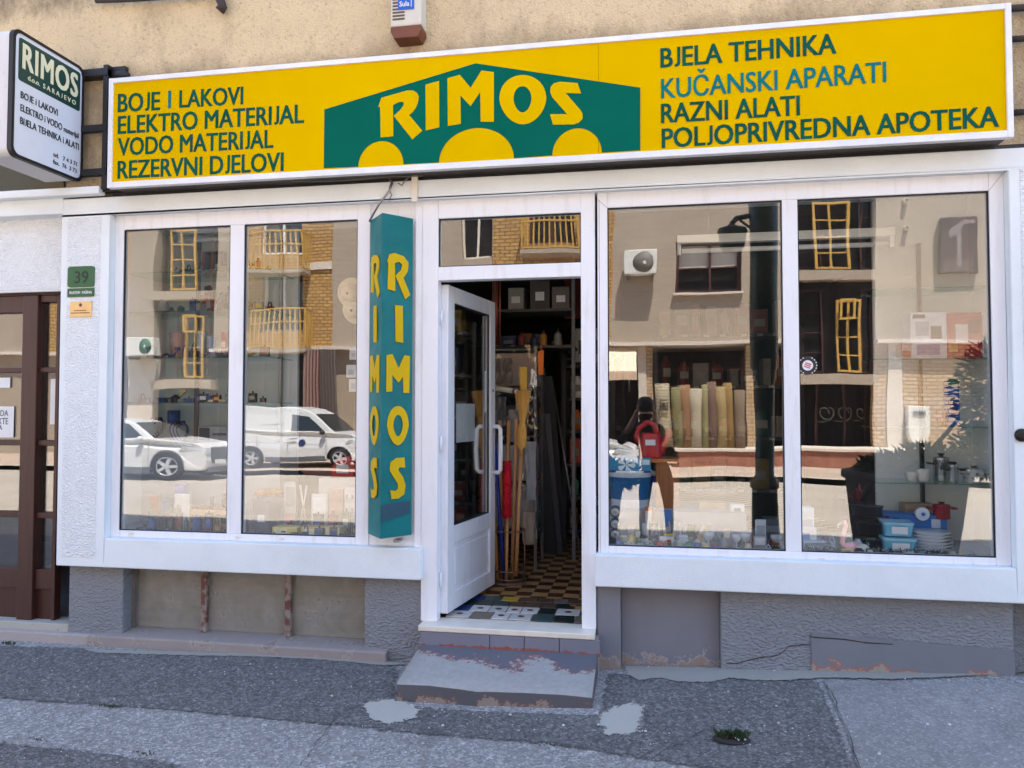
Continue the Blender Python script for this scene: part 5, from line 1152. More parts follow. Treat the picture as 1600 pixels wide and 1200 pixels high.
PHN = thing('phone', 'black phone held up sideways by the mirrored person', 'phone', (0, -4.622, HC))
g = MB(); g.box(-.078, .078, -.004, .004, -.037, .037, c=.003); g.build('shell', m_blackp, PHN, world=False)
g = MB(); g.lathe([(.008, 0), (.008, .002)], 14, 0, Matrix.Translation((0, .004, 0)) @ Matrix.Rotation(R(-90), 4, 'X')); g.build('lens', m_cg, PHN, world=False)

# ================================================================== GOODS IN THE WINDOWS AND THE SHOP
def C3(r, g, b, rough=.5, metal=0, var=.1, spec=None):
    return simple('goods_%d_%d_%d_%d' % (r, g, b, int(rough * 10) + int(metal * 100)), rgb(r, g, b), rough, var, 18, metal, spec=spec)
def area(px0, px1, py0, py1, Y):
    a, b = at(px0, py1, Y), at(px1, py0, Y); return a.x, b.x, min(a.z, b.z), max(a.z, b.z)
PANEL = {}
def carton(label, px, py, Y, dep, c, panel=None, rz=0.0, cat='box', group=None, name='carton', zbase=None, tape=None):
    x0, x1, z0, z1 = area(px[0], px[1], py[0], py[1], Y); zb = z0 if zbase is None else zbase; w, h = x1 - x0, z1 - zb
    o = thing(name, label, cat, ((x0 + x1) / 2, Y + dep / 2, zb), rz, group)
    g = MB(); g.box(-w / 2, w / 2, -dep / 2, dep / 2, 0, h, c=min(.004, h * .1)); g.build('body', C3(*c), o, world=False)
    if panel:
        for (u0, u1, v0, v1, pc) in panel:
            g = MB(); g.box(-w / 2 + u0 * w, -w / 2 + u1 * w, -dep / 2 - .0025, -dep / 2 + .001, v0 * h, v1 * h, c=.0008); g.build('printed_panel', C3(*pc), o, world=False)
    if tape: g = MB(); g.box(-w / 2 + .002, w / 2 - .002, -.02, .02, h, h + .0015); g.build('tape', C3(*tape), o, world=False)
    return o
def turned(name, label, cat, px, py, Y, prof, c, parts=(), rough=.4, metal=0, group=None, n=22, zbase=None):
    """round goods: profile in fractions of half-width and height"""
    x0, x1, z0, z1 = area(px[0], px[1], py[0], py[1], Y); zb = z0 if zbase is None else zbase; r, h = (x1 - x0) / 2, z1 - zb
    o = thing(name, label, cat, ((x0 + x1) / 2, Y + r, zb), 0, group)
    g = MB(); g.lathe([(a * r, b * h) for a, b in prof], n); g.build('body', C3(*c, rough, metal), o, world=False)
    for (pn, pp, pc, pr, pm) in parts:
        g = MB(); g.lathe([(a * r, b * h) for a, b in pp], n); g.build(pn, C3(*pc, pr, pm), o, world=False)
    return o, r, h
BUCKET = [(.01, 0), (.84, 0), (.86, .02), (.98, .86), (1.0, .88), (1.0, 1.0), (.9, 1.0)]
m = MB(); m.box(-.262, .62, .34, .93, .68, .872); m.build('display_riser', m_board, BLD)
# --- right window, left end: buckets, watering can, stool
o, r, h = turned('paint_bucket', 'large blue and white paint bucket under a blue fan carton', 'bucket', (949, 1019), (738, 794), .42, BUCKET, (206, 216, 226), [('lid', [(.97, .93), (1.03, .93), (1.03, 1.02), (.2, 1.03)], (232, 236, 240), .4, 0), ('printed_wrap', [(.862, .05), (.985, .84), (.987, .84)], (30, 128, 200), .35, 0)], zbase=.872)
o, r, h = turned('paint_bucket', 'small dark blue paint bucket between the large bucket and the stool', 'bucket', (1016, 1034), (738, 766), .55, BUCKET, (30, 62, 150), [('lid', [(.97, .9), (1.05, .9), (1.05, 1.02), (.2, 1.03)], (222, 228, 236), .4, 0)], zbase=.872)
FC = carton('blue carton with a picture of a fan lying on the large paint bucket', (950, 1017), (716, 740), .45, .22, (28, 132, 168), [(.80, .97, .55, .9, (206, 222, 224)), (0, 1, .0, .16, (30, 60, 130))], zbase=1.106)
g = MB(); T_ = Matrix.Translation((-.02, -.1125, .05)) @ Matrix.Rotation(R(90), 4, 'X')
for k in range(5):
    a = k * 2 * math.pi / 5; g.add([(0, 0, 0), (.055 * math.cos(a - .45), .045 * math.sin(a - .45), 0), (.062 * math.cos(a), .048 * math.sin(a), 0), (.055 * math.cos(a + .35), .045 * math.sin(a + .35), 0)], [(0, 1, 2, 3)], 0, False, T_)
g.build('fan_picture', C3(220, 230, 232), FC, world=False)
q = at(1010, 722, .50); ST = thing('stool', 'orange brown wooden box stool under the red watering can', 'stool', (at(1043, 722, .5).x, .62, .872))
hs = at(1030, 717, .5).z - .872
g = MB(); g.box(-.24, .075, -.14, .14, hs - .025, hs, c=.004); g.build('seat', m_wood('orange_wood', rgb(190, 112, 44), 'x', 3, .45), ST, world=False)
g = MB(); g.box(-.055, .055, -.12, -.10, .0, hs - .025); g.build('front_panel', m_wood('brown_wood', rgb(150, 88, 40), 'z', 3, .5), ST, world=False)
g = MB(); g.box(-.235, -.215, -.02, .12, 0, hs - .025); g.build('leg', m_wood('brown_wood', rgb(150, 88, 40), 'z', 3, .5), ST, world=False)
for s_ in (-1, 1): g = MB(); g.box(s_ * .065 - .01, s_ * .065 + .01, -.12, .12, 0, hs - .025); g.build('side_panel', m_wood('brown_wood', rgb(150, 88, 40), 'z', 3, .5), ST, world=False)
m_red = C3(190, 20, 30, .35)
x0, x1, z0, z1 = area(1000, 1034, 677, 721, .5); rr = (x1 - x0) / 2; WC = thing('watering_can', 'red plastic watering can with black rose standing on the wooden stool', 'watering can', ((x0 + x1) / 2, .58, .872 + hs)); hh = z1 - (.872 + hs)
g = MB(); g.lathe([(.01, 0), (rr * 1.02, 0), (rr * 1.05, .01), (rr * .98, hh * .7), (rr * .86, hh * .93), (rr * .8, hh), (rr * .74, hh), (rr * .8, hh * .9)], 24, T=Matrix.Diagonal((1, .8, 1, 1))); g.build('body', m_red, WC, world=False)
g = MB(); g.tube([(-rr * 1.0, 0, hh * .55), (-rr * 1.35, 0, hh * .85), (-rr * 1.1, 0, hh * 1.18), (-rr * .3, 0, hh * 1.42), (rr * .35, 0, hh * 1.34), (rr * .62, 0, hh * .98)], .018, 10); g.build('handle', m_red, WC, world=False)
g = MB(); g.tube([(rr * .85, 0, hh * .28), (rr * 1.3, 0, hh * .62), (rr * 1.9, 0, hh * 1.18)], [.034, .026, .018], 12); g.build('spout', m_red, WC, world=False)
g = MB(); g.lathe([(.016, 0), (.052, .06), (.05, .068), (.01, .07)], 16, 0, Matrix.Translation((rr * 1.85, 0, hh * 1.12)) @ Matrix.Rotation(R(38), 4, 'Y')); g.build('rose', m_blackp, WC, world=False)
g = MB(); g.box(-.035, .03, -rr * .80 - .004, -rr * .80 + .002, hh * .52, hh * .74); g.build('price_sticker', MAT['paper'], WC, world=False)
# --- small goods on the front of the right display
Zd = .68
for i, py in enumerate((800, 819, 835)):
    q = at(961, py, .22); o = thing('reel', 'shiny round metal reel at the left edge of the right window, ' + ('topmost', 'middle', 'lowest')[i] + ' of three', 'reel', (q.x, .25, q.z), 0, 'round reels stacked by the door frame')
    g = MB(); T_ = Matrix.Rotation(R(90), 4, 'X'); g.lathe([(.034, -.03), (.036, -.026), (.036, .026), (.03, .034)], 18, 0, T_); g.build('body', C3(92, 94, 100, .4), o, world=False)
    g = MB(); g.lathe([(.026, .034), (.022, .038), (.006, .034)], 18, 0, T_); g.build('face', C3(206, 210, 214, .25, .4), o, world=False)
m = MB(); q0 = at(961, 843, .22); m.box(q0.x - .05, q0.x + .05, .21, .29, Zd, at(961, 842, .22).z - .0); tag(m.build('reel_stand', C3(70, 74, 80)), 'dark stand under the three shiny reels', 'stand')
random.seed(21)
def jar(label, px, py, Y, w, c, lidc=(170, 40, 44), group='small jars and packs along the right window sill'):
    turned('jar', label, 'jar', (px - w / 2, px + w / 2), (py, 852), Y, [(.02, 0), (.9, 0), (1, .05), (1, .72), (.8, .82), (.8, .86)], c, [('lid', [(.86, .84), (.86, 1.0), (.02, 1.0)], lidc, .4, 0)], .15, 0, group, 14, Zd)
jar('squat clear jar with a pale lid by the reels', 975, 838, .12, 14, (150, 156, 140), (196, 196, 190)); jar('glass jar with a grey lid right of the yellow press', 1006, 839, .11, 17, (168, 172, 160), (90, 92, 96))
jar('small dark jar beside the white packet', 1020, 838, .12, 12, (88, 86, 80), (60, 60, 62)); jar('clear storage jar left of the spatulas', 1068, 838, .14, 18, (176, 182, 184), (210, 212, 214))
o, r, h = turned('lemon_press', 'yellow plastic lemon press on the right window sill', 'lemon press', (976, 990), (846, 853), .10, [(.1, 0), (1, .1), (1, .4), (.6, .45), (.3, 1), (.02, 1)], (226, 208, 60), (), zbase=Zd)
def packet(label, px, py, Y, dep, c, p=None, rz=0): return carton(label, px, py, Y, dep, c, p, rz, 'packet', 'small jars and packs along the right window sill', 'packet', Zd)
packet('white packet with a red round mark beside the dark jar', (1030, 1052), (839, 852), .11, .03, (214, 216, 214), [(.55, .82, .3, .75, (190, 50, 48))], .1)
packet('green boxed seed packet behind the lemon press', (992, 1002), (828, 852), .2, .02, (120, 140, 96), [(.1, .9, .5, .9, (216, 210, 190))])
packet('pale packet of hooks under the white card', (1178, 1198), (838, 858), .12, .03, (168, 170, 172), [(.1, .9, .4, .9, (210, 214, 220))], -.1)
packet('flat beige packet behind the glasses', (1130, 1142), (826, 852), .22, .02, (190, 176, 150), [(.15, .85, .5, .85, (230, 226, 214))])
packet('white card hung with small fittings in front of the lamp post reflection', (1180, 1197), (812, 828), .2, .01, (206, 214, 222), [(.1, .9, .2, .8, (168, 178, 188))])
packet('blue backed packet at the foot of the buckets', (1036, 1049), (798, 818), .3, .03, (70, 120, 190), [(.15, .85, .1, .5, (216, 222, 226))], .2)
packet('orange and white packet left of the blue backed packet', (1008, 1020), (793, 816), .3, .03, (214, 120, 66), [(.1, .9, .5, .9, (226, 226, 222))], -.2)
packet('white carton of screws on the right sill', (1249, 1276), (824, 838), .24, .12, (216, 220, 224), [(.1, .6, .25, .75, (120, 150, 200))])
packet('white carton with grey print above the carton of screws', (1249, 1272), (793, 808), .30, .12, (220, 222, 224), [(.2, .9, .3, .7, (150, 160, 170))])
for k, px in enumerate((1022, 1030, 1038, 1046, 1054, 1062, 1070)):
    q = at(px, 838, .2); o = thing('kitchen_knife', 'kitchen knife lying on the sill, ' + ('first', 'second', 'third', 'fourth', 'fifth', 'sixth', 'seventh')[k] + ' from the buckets in the row', 'knife', (q.x, .24, Zd + .05), .25, 'knives in a row on the right sill')
    g = MB(); g.prism([(-.008, 0), (.008, 0), (.008, .085), (-.004, .10)], -.001, .001); g.build('blade', C3(190, 194, 198, .25, .8), o, world=False)
    g = MB(); g.box(-.008, .008, -.006, .006, -.05, .0, c=.002); g.build('handle', m_blackp, o, world=False)
for k, px in enumerate((1084, 1089, 1094)):
    q = at(px, 852, .14); o = thing('spatula', ('pale spatula leaning on the sill, left of the trio', 'wooden spatula in the middle of the leaning trio', 'grey spatula leaning on the sill, right of the trio')[k], 'spatula', (q.x, .16, Zd), 0, 'spatulas leaning on the right sill')
    g = MB(); g.tube([(0, 0, .0), (.05, .03, .10)], .004, 6); g.build('handle', C3(190, 170, 140), o, world=False)
    g = MB(); g.box(-.011, .011, -.002, .002, .09, .15, 0, Matrix.Translation((.0, .01, 0)) @ Matrix.Rotation(R(22), 4, 'Y') @ Matrix.Translation((.012, .012, .0))); g.build('blade', C3(*((206, 200, 190), (200, 164, 110), (150, 152, 156))[k]), o, world=False)
for k, (px, py, w) in enumerate(((1108, 832, 20), (1152, 836, 15), (1166, 834, 16), (1214, 838, 18))):
    turned('goblet', ('wide glass goblet right of the spatulas', 'small glass goblet left of the pair near the middle of the sill', 'small glass goblet right of the pair near the middle of the sill', 'glass goblet next to the window mullion')[k], 'glass', (px - w / 2, px + w / 2), (py, 856), .13, [(.02, 0), (.7, 0), (.66, .05), (.12, .1), (.12, .42), (.5, .5), (.95, .75), (1, 1), (.95, 1), (.4, .55)], (190, 198, 202), (), .08, 0, 'glasses on the right sill', 16, Zd)
carton('brown and white printed carton behind the knives', (1092, 1136), (786, 826), .55, .12, (196, 164, 126), [(.0, 1, .55, .75, (226, 210, 196)), (.3, .75, .3, .45, (206, 140, 116))], zbase=.68)
carton('upright white card carton with a blue round print near the lamp post', (1142, 1163), (788, 830), .42, .05, (216, 196, 160), [(0, 1, .55, 1, (222, 230, 236)), (.25, .75, .66, .9, (120, 170, 190))], zbase=.68)
carton('grey carton behind the glasses at the mullion', (1196, 1222), (812, 852), .5, .14, (88, 92, 96), [(.1, .9, .4, .7, (130, 140, 150))], zbase=.68)
# --- right window, right end
GR = rgb(0, 0, 0)
SH = thing('display_shelving', 'glass display shelves on a dark upright in front of the grey panel', 'shelf', (1.75, .5, .68))
sh_z = [at(1480, 561, .5).z, at(1440, 666, .5).z, at(1440, 752, .5).z]; sh_top = at(1500, 452, .5).z
for z in sh_z + [sh_top]: g = MB(); g.box(1.40, 2.06, .38, .70, z - .008, z); g.build('shelf', MAT['glass_shelf'], SH)
g = MB(); g.box(1.745, 1.765, .66, .69, .68, 2.6); g.build('upright', m_blackp, SH)
z1_, z2_, z3_ = sh_z
ct = carton('white carton with a hand mixer picture on the upper shelf', (1424, 1479), (487, 560), .45, .16, (222, 222, 224), [(.05, .4, .87, .95, (50, 50, 56)), (.12, .5, .5, .8, (176, 176, 182)), (.55, .85, .42, .7, (44, 42, 46)), (.15, .8, .08, .3, (160, 150, 180))], zbase=z1_)
ct = carton('red carton with a kettle picture beside the white mixer carton', (1480, 1534), (488, 560), .45, .16, (176, 30, 40), [(.25, .6, .35, .75, (226, 214, 214)), (.05, .3, .15, .35, (206, 150, 90)), (.6, .95, .55, .85, (130, 22, 30))], zbase=z1_)
carton('plain white carton at the right end of the upper shelf', (1536, 1556), (490, 560), .45, .16, (214, 214, 212), [(.1, .9, .1, .4, (180, 180, 182))], zbase=z1_)
carton('small pinkish carton at the left end of the upper shelf', (1409, 1424), (535, 560), .44, .12, (206, 180, 170), [(.1, .9, .1, .5, (176, 96, 80))], zbase=z1_)
o = carton('tall blue blister pack standing on the middle shelf', (1481, 1499), (592, 664), .46, .06, (20, 104, 178), [(0, 1, .85, 1, (30, 110, 90)), (.2, .8, .2, .6, (16, 70, 140))], zbase=z2_, cat='pack')
BOWL = [(.02, 0), (.6, 0), (.66, .08), (1, .95), (1, 1), (.9, .98), (.55, .15)]
turned('bowl', 'small white bowl on the right end of the middle shelf', 'bowl', (1488, 1513), (657, 665), .45, BOWL, (230, 230, 232), zbase=z2_)
turned('bowl', 'pinkish cup on the middle shelf beside the blue pack', 'cup', (1466, 1480), (643, 665), .45, [(.02, 0), (.6, 0), (.9, .5), (1, 1), (.9, 1), (.6, .1)], (214, 180, 170), zbase=z2_)
POT = [(.02, 0), (.96, 0), (1, .04), (1, .96), (1.05, 1), (.95, 1), (.94, .1)]
def pot(label, px, py, Y, c, metal, zb, lidc=None, group=None, cat='pot'):
    o, r, h = turned('cooking_pot', label, cat, px, py, Y, [(a, b * .8) for a, b in POT], c, [('lid', [(1.04, .80), (.9, .86), (.3, .90), (.02, .90)], lidc or c, .25, metal)], .22, metal, group, 26, zb)
    g = MB(); g.lathe([(.014, h * .9), (.012, h * .94), (.02, h * .96), (.02, h), (.002, h * 1.01)], 12); g.build('knob', m_blackp, o, world=False)
    for s_ in (-1, 1): g = MB(); g.tube([(s_ * r * .98, -.03, h * .62), (s_ * (r + .03), -.025, h * .64), (s_ * (r + .03), .025, h * .64), (s_ * r * .98, .03, h * .62)], .006, 8); g.build('handle', m_blackp if metal else C3(*c), o, world=False)
    return o
pot('tall steel pot on the lower shelf', (1463, 1487), (709, 750), .50, (200, 196, 190), .9, z3_); pot('smaller steel pot in front of the tall one', (1484, 1500), (722, 752), .42, (206, 202, 196), .9, z3_)
wp = pot('white enamel pot with grey pattern and lid at the right end of the lower shelf', (1512, 1545), (729, 757), .42, (226, 226, 220), 0, z3_, (150, 154, 154))
g = MB()
for k in range(10):
    a = -math.pi * (k + .5) / 10; g.lathe([(.008, 0), (.008, .0015)], 8, 0, Matrix.Translation((.0755 * math.cos(a), .0755 * math.sin(a), .03 + .025 * (k % 2))) @ Matrix.Rotation(a, 4, 'Z') @ Matrix.Rotation(R(90), 4, 'Y'))
g.build('pattern', C3(110, 124, 120), wp, world=False)
for k, (px, w, py) in enumerate(((1428, 22, 738), (1446, 24, 734))): turned('bowl', ('white bowl left on the lower shelf', 'white tureen beside the steel pots on the lower shelf')[k], 'bowl', (px - w / 2, px + w / 2), (py, 752), .44, BOWL, (232, 226, 216), zbase=z3_)
# bottom right group
pr = at(1400, 862, .14).z
carton('long blue carton with red pictures under the red pot', (1386, 1482), (806, 832), .42, .2, (24, 112, 190), [(.03, .10, .4, .9, (110, 26, 36)), (.16, .26, .4, .8, (70, 30, 40)), (.76, .9, .3, .8, (200, 210, 226))], -.16, zbase=at(1440, 832, .42).z)
carton('plain brown carton behind the round white clock', (1414, 1462), (788, 808), .55, .12, (168, 142, 112), [(.1, .5, .3, .6, (150, 124, 96))], zbase=at(1440, 809, .5).z)
q = at(1441, 803, .40); CK = thing('round_dial', 'small round white dial with blue print standing on the blue carton', 'dial', (q.x, .40, q.z)); T_ = Matrix.Rotation(R(90), 4, 'X')
g = MB(); g.lathe([(.030, -.03), (.038, -.02), (.040, .01), (.036, .016)], 24, 0, T_); g.build('case', C3(232, 234, 238, .3), CK, world=False); g = MB(); g.lathe([(.030, .016), (.030, .0175)], 24, 0, T_); g.lathe([(.012, .0178), (.012, .019)], 12, 1, T_); g.build('face', [C3(206, 222, 240), C3(60, 110, 190)], CK, world=False)
pot('red enamel pot with lid on the blue carton', (1463, 1489), (786, 812), .38, (150, 22, 30), 0, at(1475, 812, .38).z)
def tub(label, px, py, Y, zb, c=(120, 190, 216)):
    x0, x1, z0, z1 = area(px[0], px[1], py[0], py[1], Y); h = z1 - z0; w = (x1 - x0) / 2; o = thing('plastic_tub', label, 'tub', ((x0 + x1) / 2, Y + .09, z0 if zb is None else zb), -.12, 'light blue plastic tubs')
    g = MB(); g.prism(rrect(-w * .86, w * .86, -.075, .075, .02), 0, h * .85, axis='z', fn=lambda v: Vector((v.x * (1 + .13 * (v.z > .001)), v.y * (1 + .13 * (v.z > .001)), v.z))); g.build('body', C3(*c, .2), o, world=False)
    g = MB(); g.prism(rrect(-w, w, -.09, .09, .022), h * .85, h, axis='z'); g.build('lid', C3(150, 206, 228, .25), o, world=False)
    g = MB(); g.box(-w * .45, w * .55, -.0885, -.078, h * .18, h * .7); g.build('paper_label', MAT['paper'], o, world=False)
tub('light blue plastic tub on top of the pair', (1384, 1432), (818, 838), .20, None); tub('light blue plastic tub under another with a plate stack to its right', (1384, 1436), (838, 860), .16, .68)
for k in range(6):
    zz = .68 + k * .018; w = 62 if k < 3 else 56
    q = at(1462, 850, .2); o = thing('plate', 'white plate in the stack beside the blue tubs, ' + ('lowest', 'second from below', 'third from below', 'fourth from below', 'fifth from below', 'topmost')[k], 'plate', (q.x, .30, zz), 0, 'stacked white plates'); r = w / 2 / FPX * 4.85
    g = MB(); g.lathe([(.02, 0), (r * .62, 0), (r * .66, .004), (r, .028), (r, .031), (r * .64, .009), (.02, .006)], 30); g.build('plate_dish', C3(214, 218, 222, .2), o, world=False)
def oval_pan(label, px, py, Y, zb, c, inn):
    x0, x1, z0, z1 = area(px[0], px[1], py[0], py[1], Y); r = (x1 - x0) / 2; h = .06; o = thing('roasting_pan', label, 'pan', ((x0 + x1) / 2, Y + r * .7, zb), -.3, 'dark oval pans'); T_ = Matrix.Diagonal((1, .7, 1, 1))
    g = MB(); g.lathe([(.02, 0), (r * .85, 0), (r, h), (r * 1.04, h), (r * 1.04, h + .005)], 28, 0, T_); g.build('shell', C3(*c, .3), o, world=False); g = MB(); g.lathe([(r * 1.03, h + .004), (r * .97, h), (r * .84, .006), (.02, .006)], 28, 0, T_, cap=False); g.build('lining', C3(*inn, .3), o, world=False)
oval_pan('dark roasting pan with a pale inside, topmost of the pile by the red plant', (1334, 1384), (786, 812), .34, at(1350, 808, .34).z, (52, 50, 54), (206, 204, 196)); oval_pan('black pan in the middle of the pile under the pale one', (1342, 1384), (822, 840), .30, at(1350, 836, .30).z, (30, 30, 34), (46, 46, 50)); oval_pan('black pan at the bottom of the pile behind the flamingo', (1338, 1382), (840, 858), .24, .68, (36, 36, 40), (50, 50, 54))
m = MB(); q = at(1358, 830, .5); m.box(q.x - .09, q.x + .10, .40, .62, .68, at(1350, 812, .34).z - .004); tag(m.build('display_stand', m_blackp), 'black stand carrying the pile of oval pans', 'stand')
q = at(1346, 786, .45); PL = thing('artificial_plant', 'artificial plant with dark red and green spiky leaves behind the pans', 'plant', (q.x, .5, q.z - .0)); g = MB()
for k in range(70):
    a = random.uniform(0, 6.28); e_ = random.uniform(.1, 1.4); L_ = random.uniform(.09, .17); d = Vector((math.cos(a) * math.cos(e_), math.sin(a) * math.cos(e_) * .7, math.sin(e_))); s_ = d.cross(Vector((0, 0, 1))).normalized() * .009
    c0 = d * .01; g.add([c0, d * L_ * .5 + s_, d * L_ + Vector((0, 0, -.03)), d * L_ * .5 - s_], [(0, 1, 2, 3)], 0 if d.x < .15 else 1)
g.build('leaves', [C3(120, 20, 40, .6), C3(34, 44, 26, .7)], PL, world=False); g = MB(); g.lathe([(.02, -.11), (.035, -.11), (.045, -.01), (.035, -.005)], 14); g.build('pot', C3(60, 44, 38), PL, world=False)
q = at(1320, 864, .13); FL = thing('flamingo_figure', 'pink flamingo figure with an upright neck on the right sill', 'figure', (q.x, .15, .68)); m_pk = C3(232, 168, 172, .4)
k_ = at(1320, 815, .13).z - .68
g = MB(); g.ball((.045, 0, .035), .055, .028, .03, 14, 8); g.tube([(.005, 0, .03), (-.008, 0, .06), (.0, 0, k_ * .6), (.012, 0, k_ * .85), (.004, 0, k_ * .97), (-.014, 0, k_ * .93)], [.018, .015, .013, .014, .018, .010], 10); g.build('body', m_pk, FL, world=False)
g = MB(); g.tube([(-.014, 0, k_ * .93), (-.032, 0, k_ * .86), (-.03, 0, k_ * .78)], [.009, .007, .003], 8); g.build('beak', C3(230, 220, 214), FL, world=False)
q = at(1350, 866, .1); m = MB(); m.ball((q.x, .13, .68), .05, .03, .06, 18, 10); tag(m.build('dome_cover', C3(214, 212, 198, .35)), 'pale dome shaped cover between the flamingo and the garland', 'cover')
def garland(label, px0, px1, Y):
    a, b = at(px0, 860, Y).x, at(px1, 860, Y).x; g = MB(); n = int((b - a) * 1400)
    for k in range(n):
        t = random.random(); p0 = Vector((a + (b - a) * t, Y, .70)); d = Vector((random.uniform(-1, 1), random.uniform(-1, 1), random.uniform(-.6, 1))).normalized() * random.uniform(.018, .034); w_ = d.orthogonal().normalized() * .0022
        g.add([p0 - w_, p0 + w_, p0 + d + w_, p0 + d - w_], [(0, 1, 2, 3)], 1 if random.random() < .3 else 0)
    tag(g.build('garland', [C3(22, 40, 40, .4), C3(190, 206, 206, .3)]), label, 'garland', 'tinsel garlands on the right sill')
garland('dark green tinsel garland along the sill under the blue tubs and plates', 1362, 1492, .10); garland('silvery green tinsel garland along the sill left of the flamingo', 1262, 1312, .10); garland('tinsel tuft beside the mullion on the right sill', 1205, 1222, .11)
for k, (x0_, x1_, py, c) in enumerate(((1252, 1290, 846, (190, 206, 216)), (1262, 1302, 852, (120, 130, 134)))):
    carton(('flat pale blue carton on the sill right of the mullion', 'flat grey carton in front of the pale blue one')[k], (x0_, x1_), (py, py + 8), .2 - k * .06, .12, c, [(.1, .5, .2, .8, (226, 230, 232))], .15 * (1 - 2 * k), zbase=.68)
random.seed(33)
CN = [('grey', (120, 124, 128)), ('black', (34, 34, 38)), ('white', (214, 216, 218)), ('blue', (50, 92, 160)), ('red', (160, 44, 44)), ('green', (70, 110, 80)), ('beige', (176, 160, 136)), ('silver', (186, 190, 194)), ('brown', (104, 78, 58)), ('yellow', (206, 178, 70))]
ORD = ['first', 'second', 'third', 'fourth', 'fifth', 'sixth', 'seventh', 'eighth', 'ninth', 'tenth', 'eleventh', 'twelfth', '13th', '14th', '15th', '16th', '17th', '18th', '19th', '20th', '21st', '22nd']
for ri, (Y, xa, xb, hmin, hmax, rn) in enumerate(((.085, -.19, .77, .02, .05, 'front'), (.17, -.12, .78, .035, .09, 'middle'), (.27, -.12, .78, .05, .13, 'rear'), (.10, .90, 1.86, .015, .04, 'front'), (.26, .90, 1.30, .03, .09, 'rear'))):
    x = xa; i = 0
    while x < xb and i < 22:
        w = random.uniform(.03, .065); cn_, c = random.choice(CN); h = random.uniform(hmin, hmax)
        o = thing('packet', '%s small pack, %s from left in the %s row of the %s sill' % (cn_, ORD[i], rn, 'right pane' if xa > .8 else 'bucket pane'), 'packet', (x + w / 2, Y, .68), random.uniform(-.4, .4), 'small packs in rows on the right display')
        g = MB(); k = random.random()
        if k < .45: g.box(-w / 2, w / 2, -.012, .012, 0, h, c=.002, T=Matrix.Rotation(random.uniform(-.25, .1), 4, 'X'))
        elif k < .75: g.lathe([(.005, 0), (w * .42, 0), (w * .45, h * .1), (w * .45, h * .75), (w * .3, h * .85), (w * .3, h), (.004, h)], 12)
        else: g.box(-w / 2, w / 2, -.03, .03, 0, h * .5, c=.003); g.tube([(-w * .4, 0, h * .5), (0, 0, h), (w * .4, 0, h * .5)], .004, 6)
        g.build('pack_body', C3(*c, .35), o, world=False)
        if k < .45: g = MB(); g.box(-w * .34, w * .34, -.0145, -.0115, h * .45, h * .85, T=Matrix.Rotation(-.05, 4, 'X')); g.build('pack_label', C3(*random.choice(CN)[1], .5), o, world=False)
        x += w + random.uniform(.002, .016); i += 1
for ri, (Y, za, xa, xb, hmin, hmax, what) in enumerate(((.46, 0, -3.45, -2.66, .03, .10, 'top glass shelf'), (.44, 1, -3.45, -2.66, .03, .12, 'second glass shelf'), (.43, 2, -3.62, -2.66, .03, .12, 'third glass shelf'), (.45, 3, -3.68, -2.66, .02, .07, 'lowest glass shelf'), (.13, None, -3.46, -2.74, .04, .16, 'front of the first pane'), (.22, None, -3.44, -2.74, .08, .22, 'middle of the first pane'), (.12, None, -2.44, -1.84, .02, .07, 'front of the second pane'), (.24, None, -2.40, -1.86, .06, .17, 'middle of the second pane'))):
    x = xa; i = 0
    while x < xb and i < 18:
        w = random.uniform(.03, .08); cn_, c = random.choice([q_ for q_ in CN if q_[0] not in ('white', 'silver')] if za is None else CN); h = random.uniform(hmin, hmax); c = tuple(int(v * .75) for v in c)
        z = .68 if za is None else [at(275, y, .55).z for y in (432, 491, 561, 629)][za]
        o = thing('hardware_item', '%s hardware item, %s from left on the %s' % (cn_, ORD[i], what), 'hardware', (x + w / 2, Y, z), random.uniform(-.3, .3), 'small hardware in the left window')
        g = MB(); k = random.random()
        if k < .3: g.box(-w / 2, w / 2, -.012, .012, 0, h, c=.002); g.tube([(0, 0, h), (0, 0, h + .015)], .006, 6)
        elif k < .5: g.lathe([(.005, 0), (w * .42, 0), (w * .45, h * .1), (w * .45, h * .75), (w * .2, h * .85), (w * .2, h), (.004, h)], 12)
        elif k < .75: g.tube([(-w * .5, 0, .012), (0, .01, .018), (w * .5, 0, h * .6)], [.012, .010, .006], 8); g.box(w * .2, w * .6, -.012, .012, h * .5, h * .72, c=.003)
        else: g.box(-w / 2, w / 2, -.03, .03, 0, h * .5, c=.004); g.tube([(-w * .4, 0, h * .5), (-w * .2, 0, h), (w * .2, 0, h), (w * .4, 0, h * .5)], .005, 6)
        g.build('item_body', C3(*c, .4), o, world=False)
        if k < .3: g = MB(); g.box(-w * .32, w * .32, -.0145, -.0115, h * .3, h * .7); g.build('item_label', C3(*random.choice(CN)[1], .5), o, world=False)
        x += w + random.uniform(.005, .05); i += 1
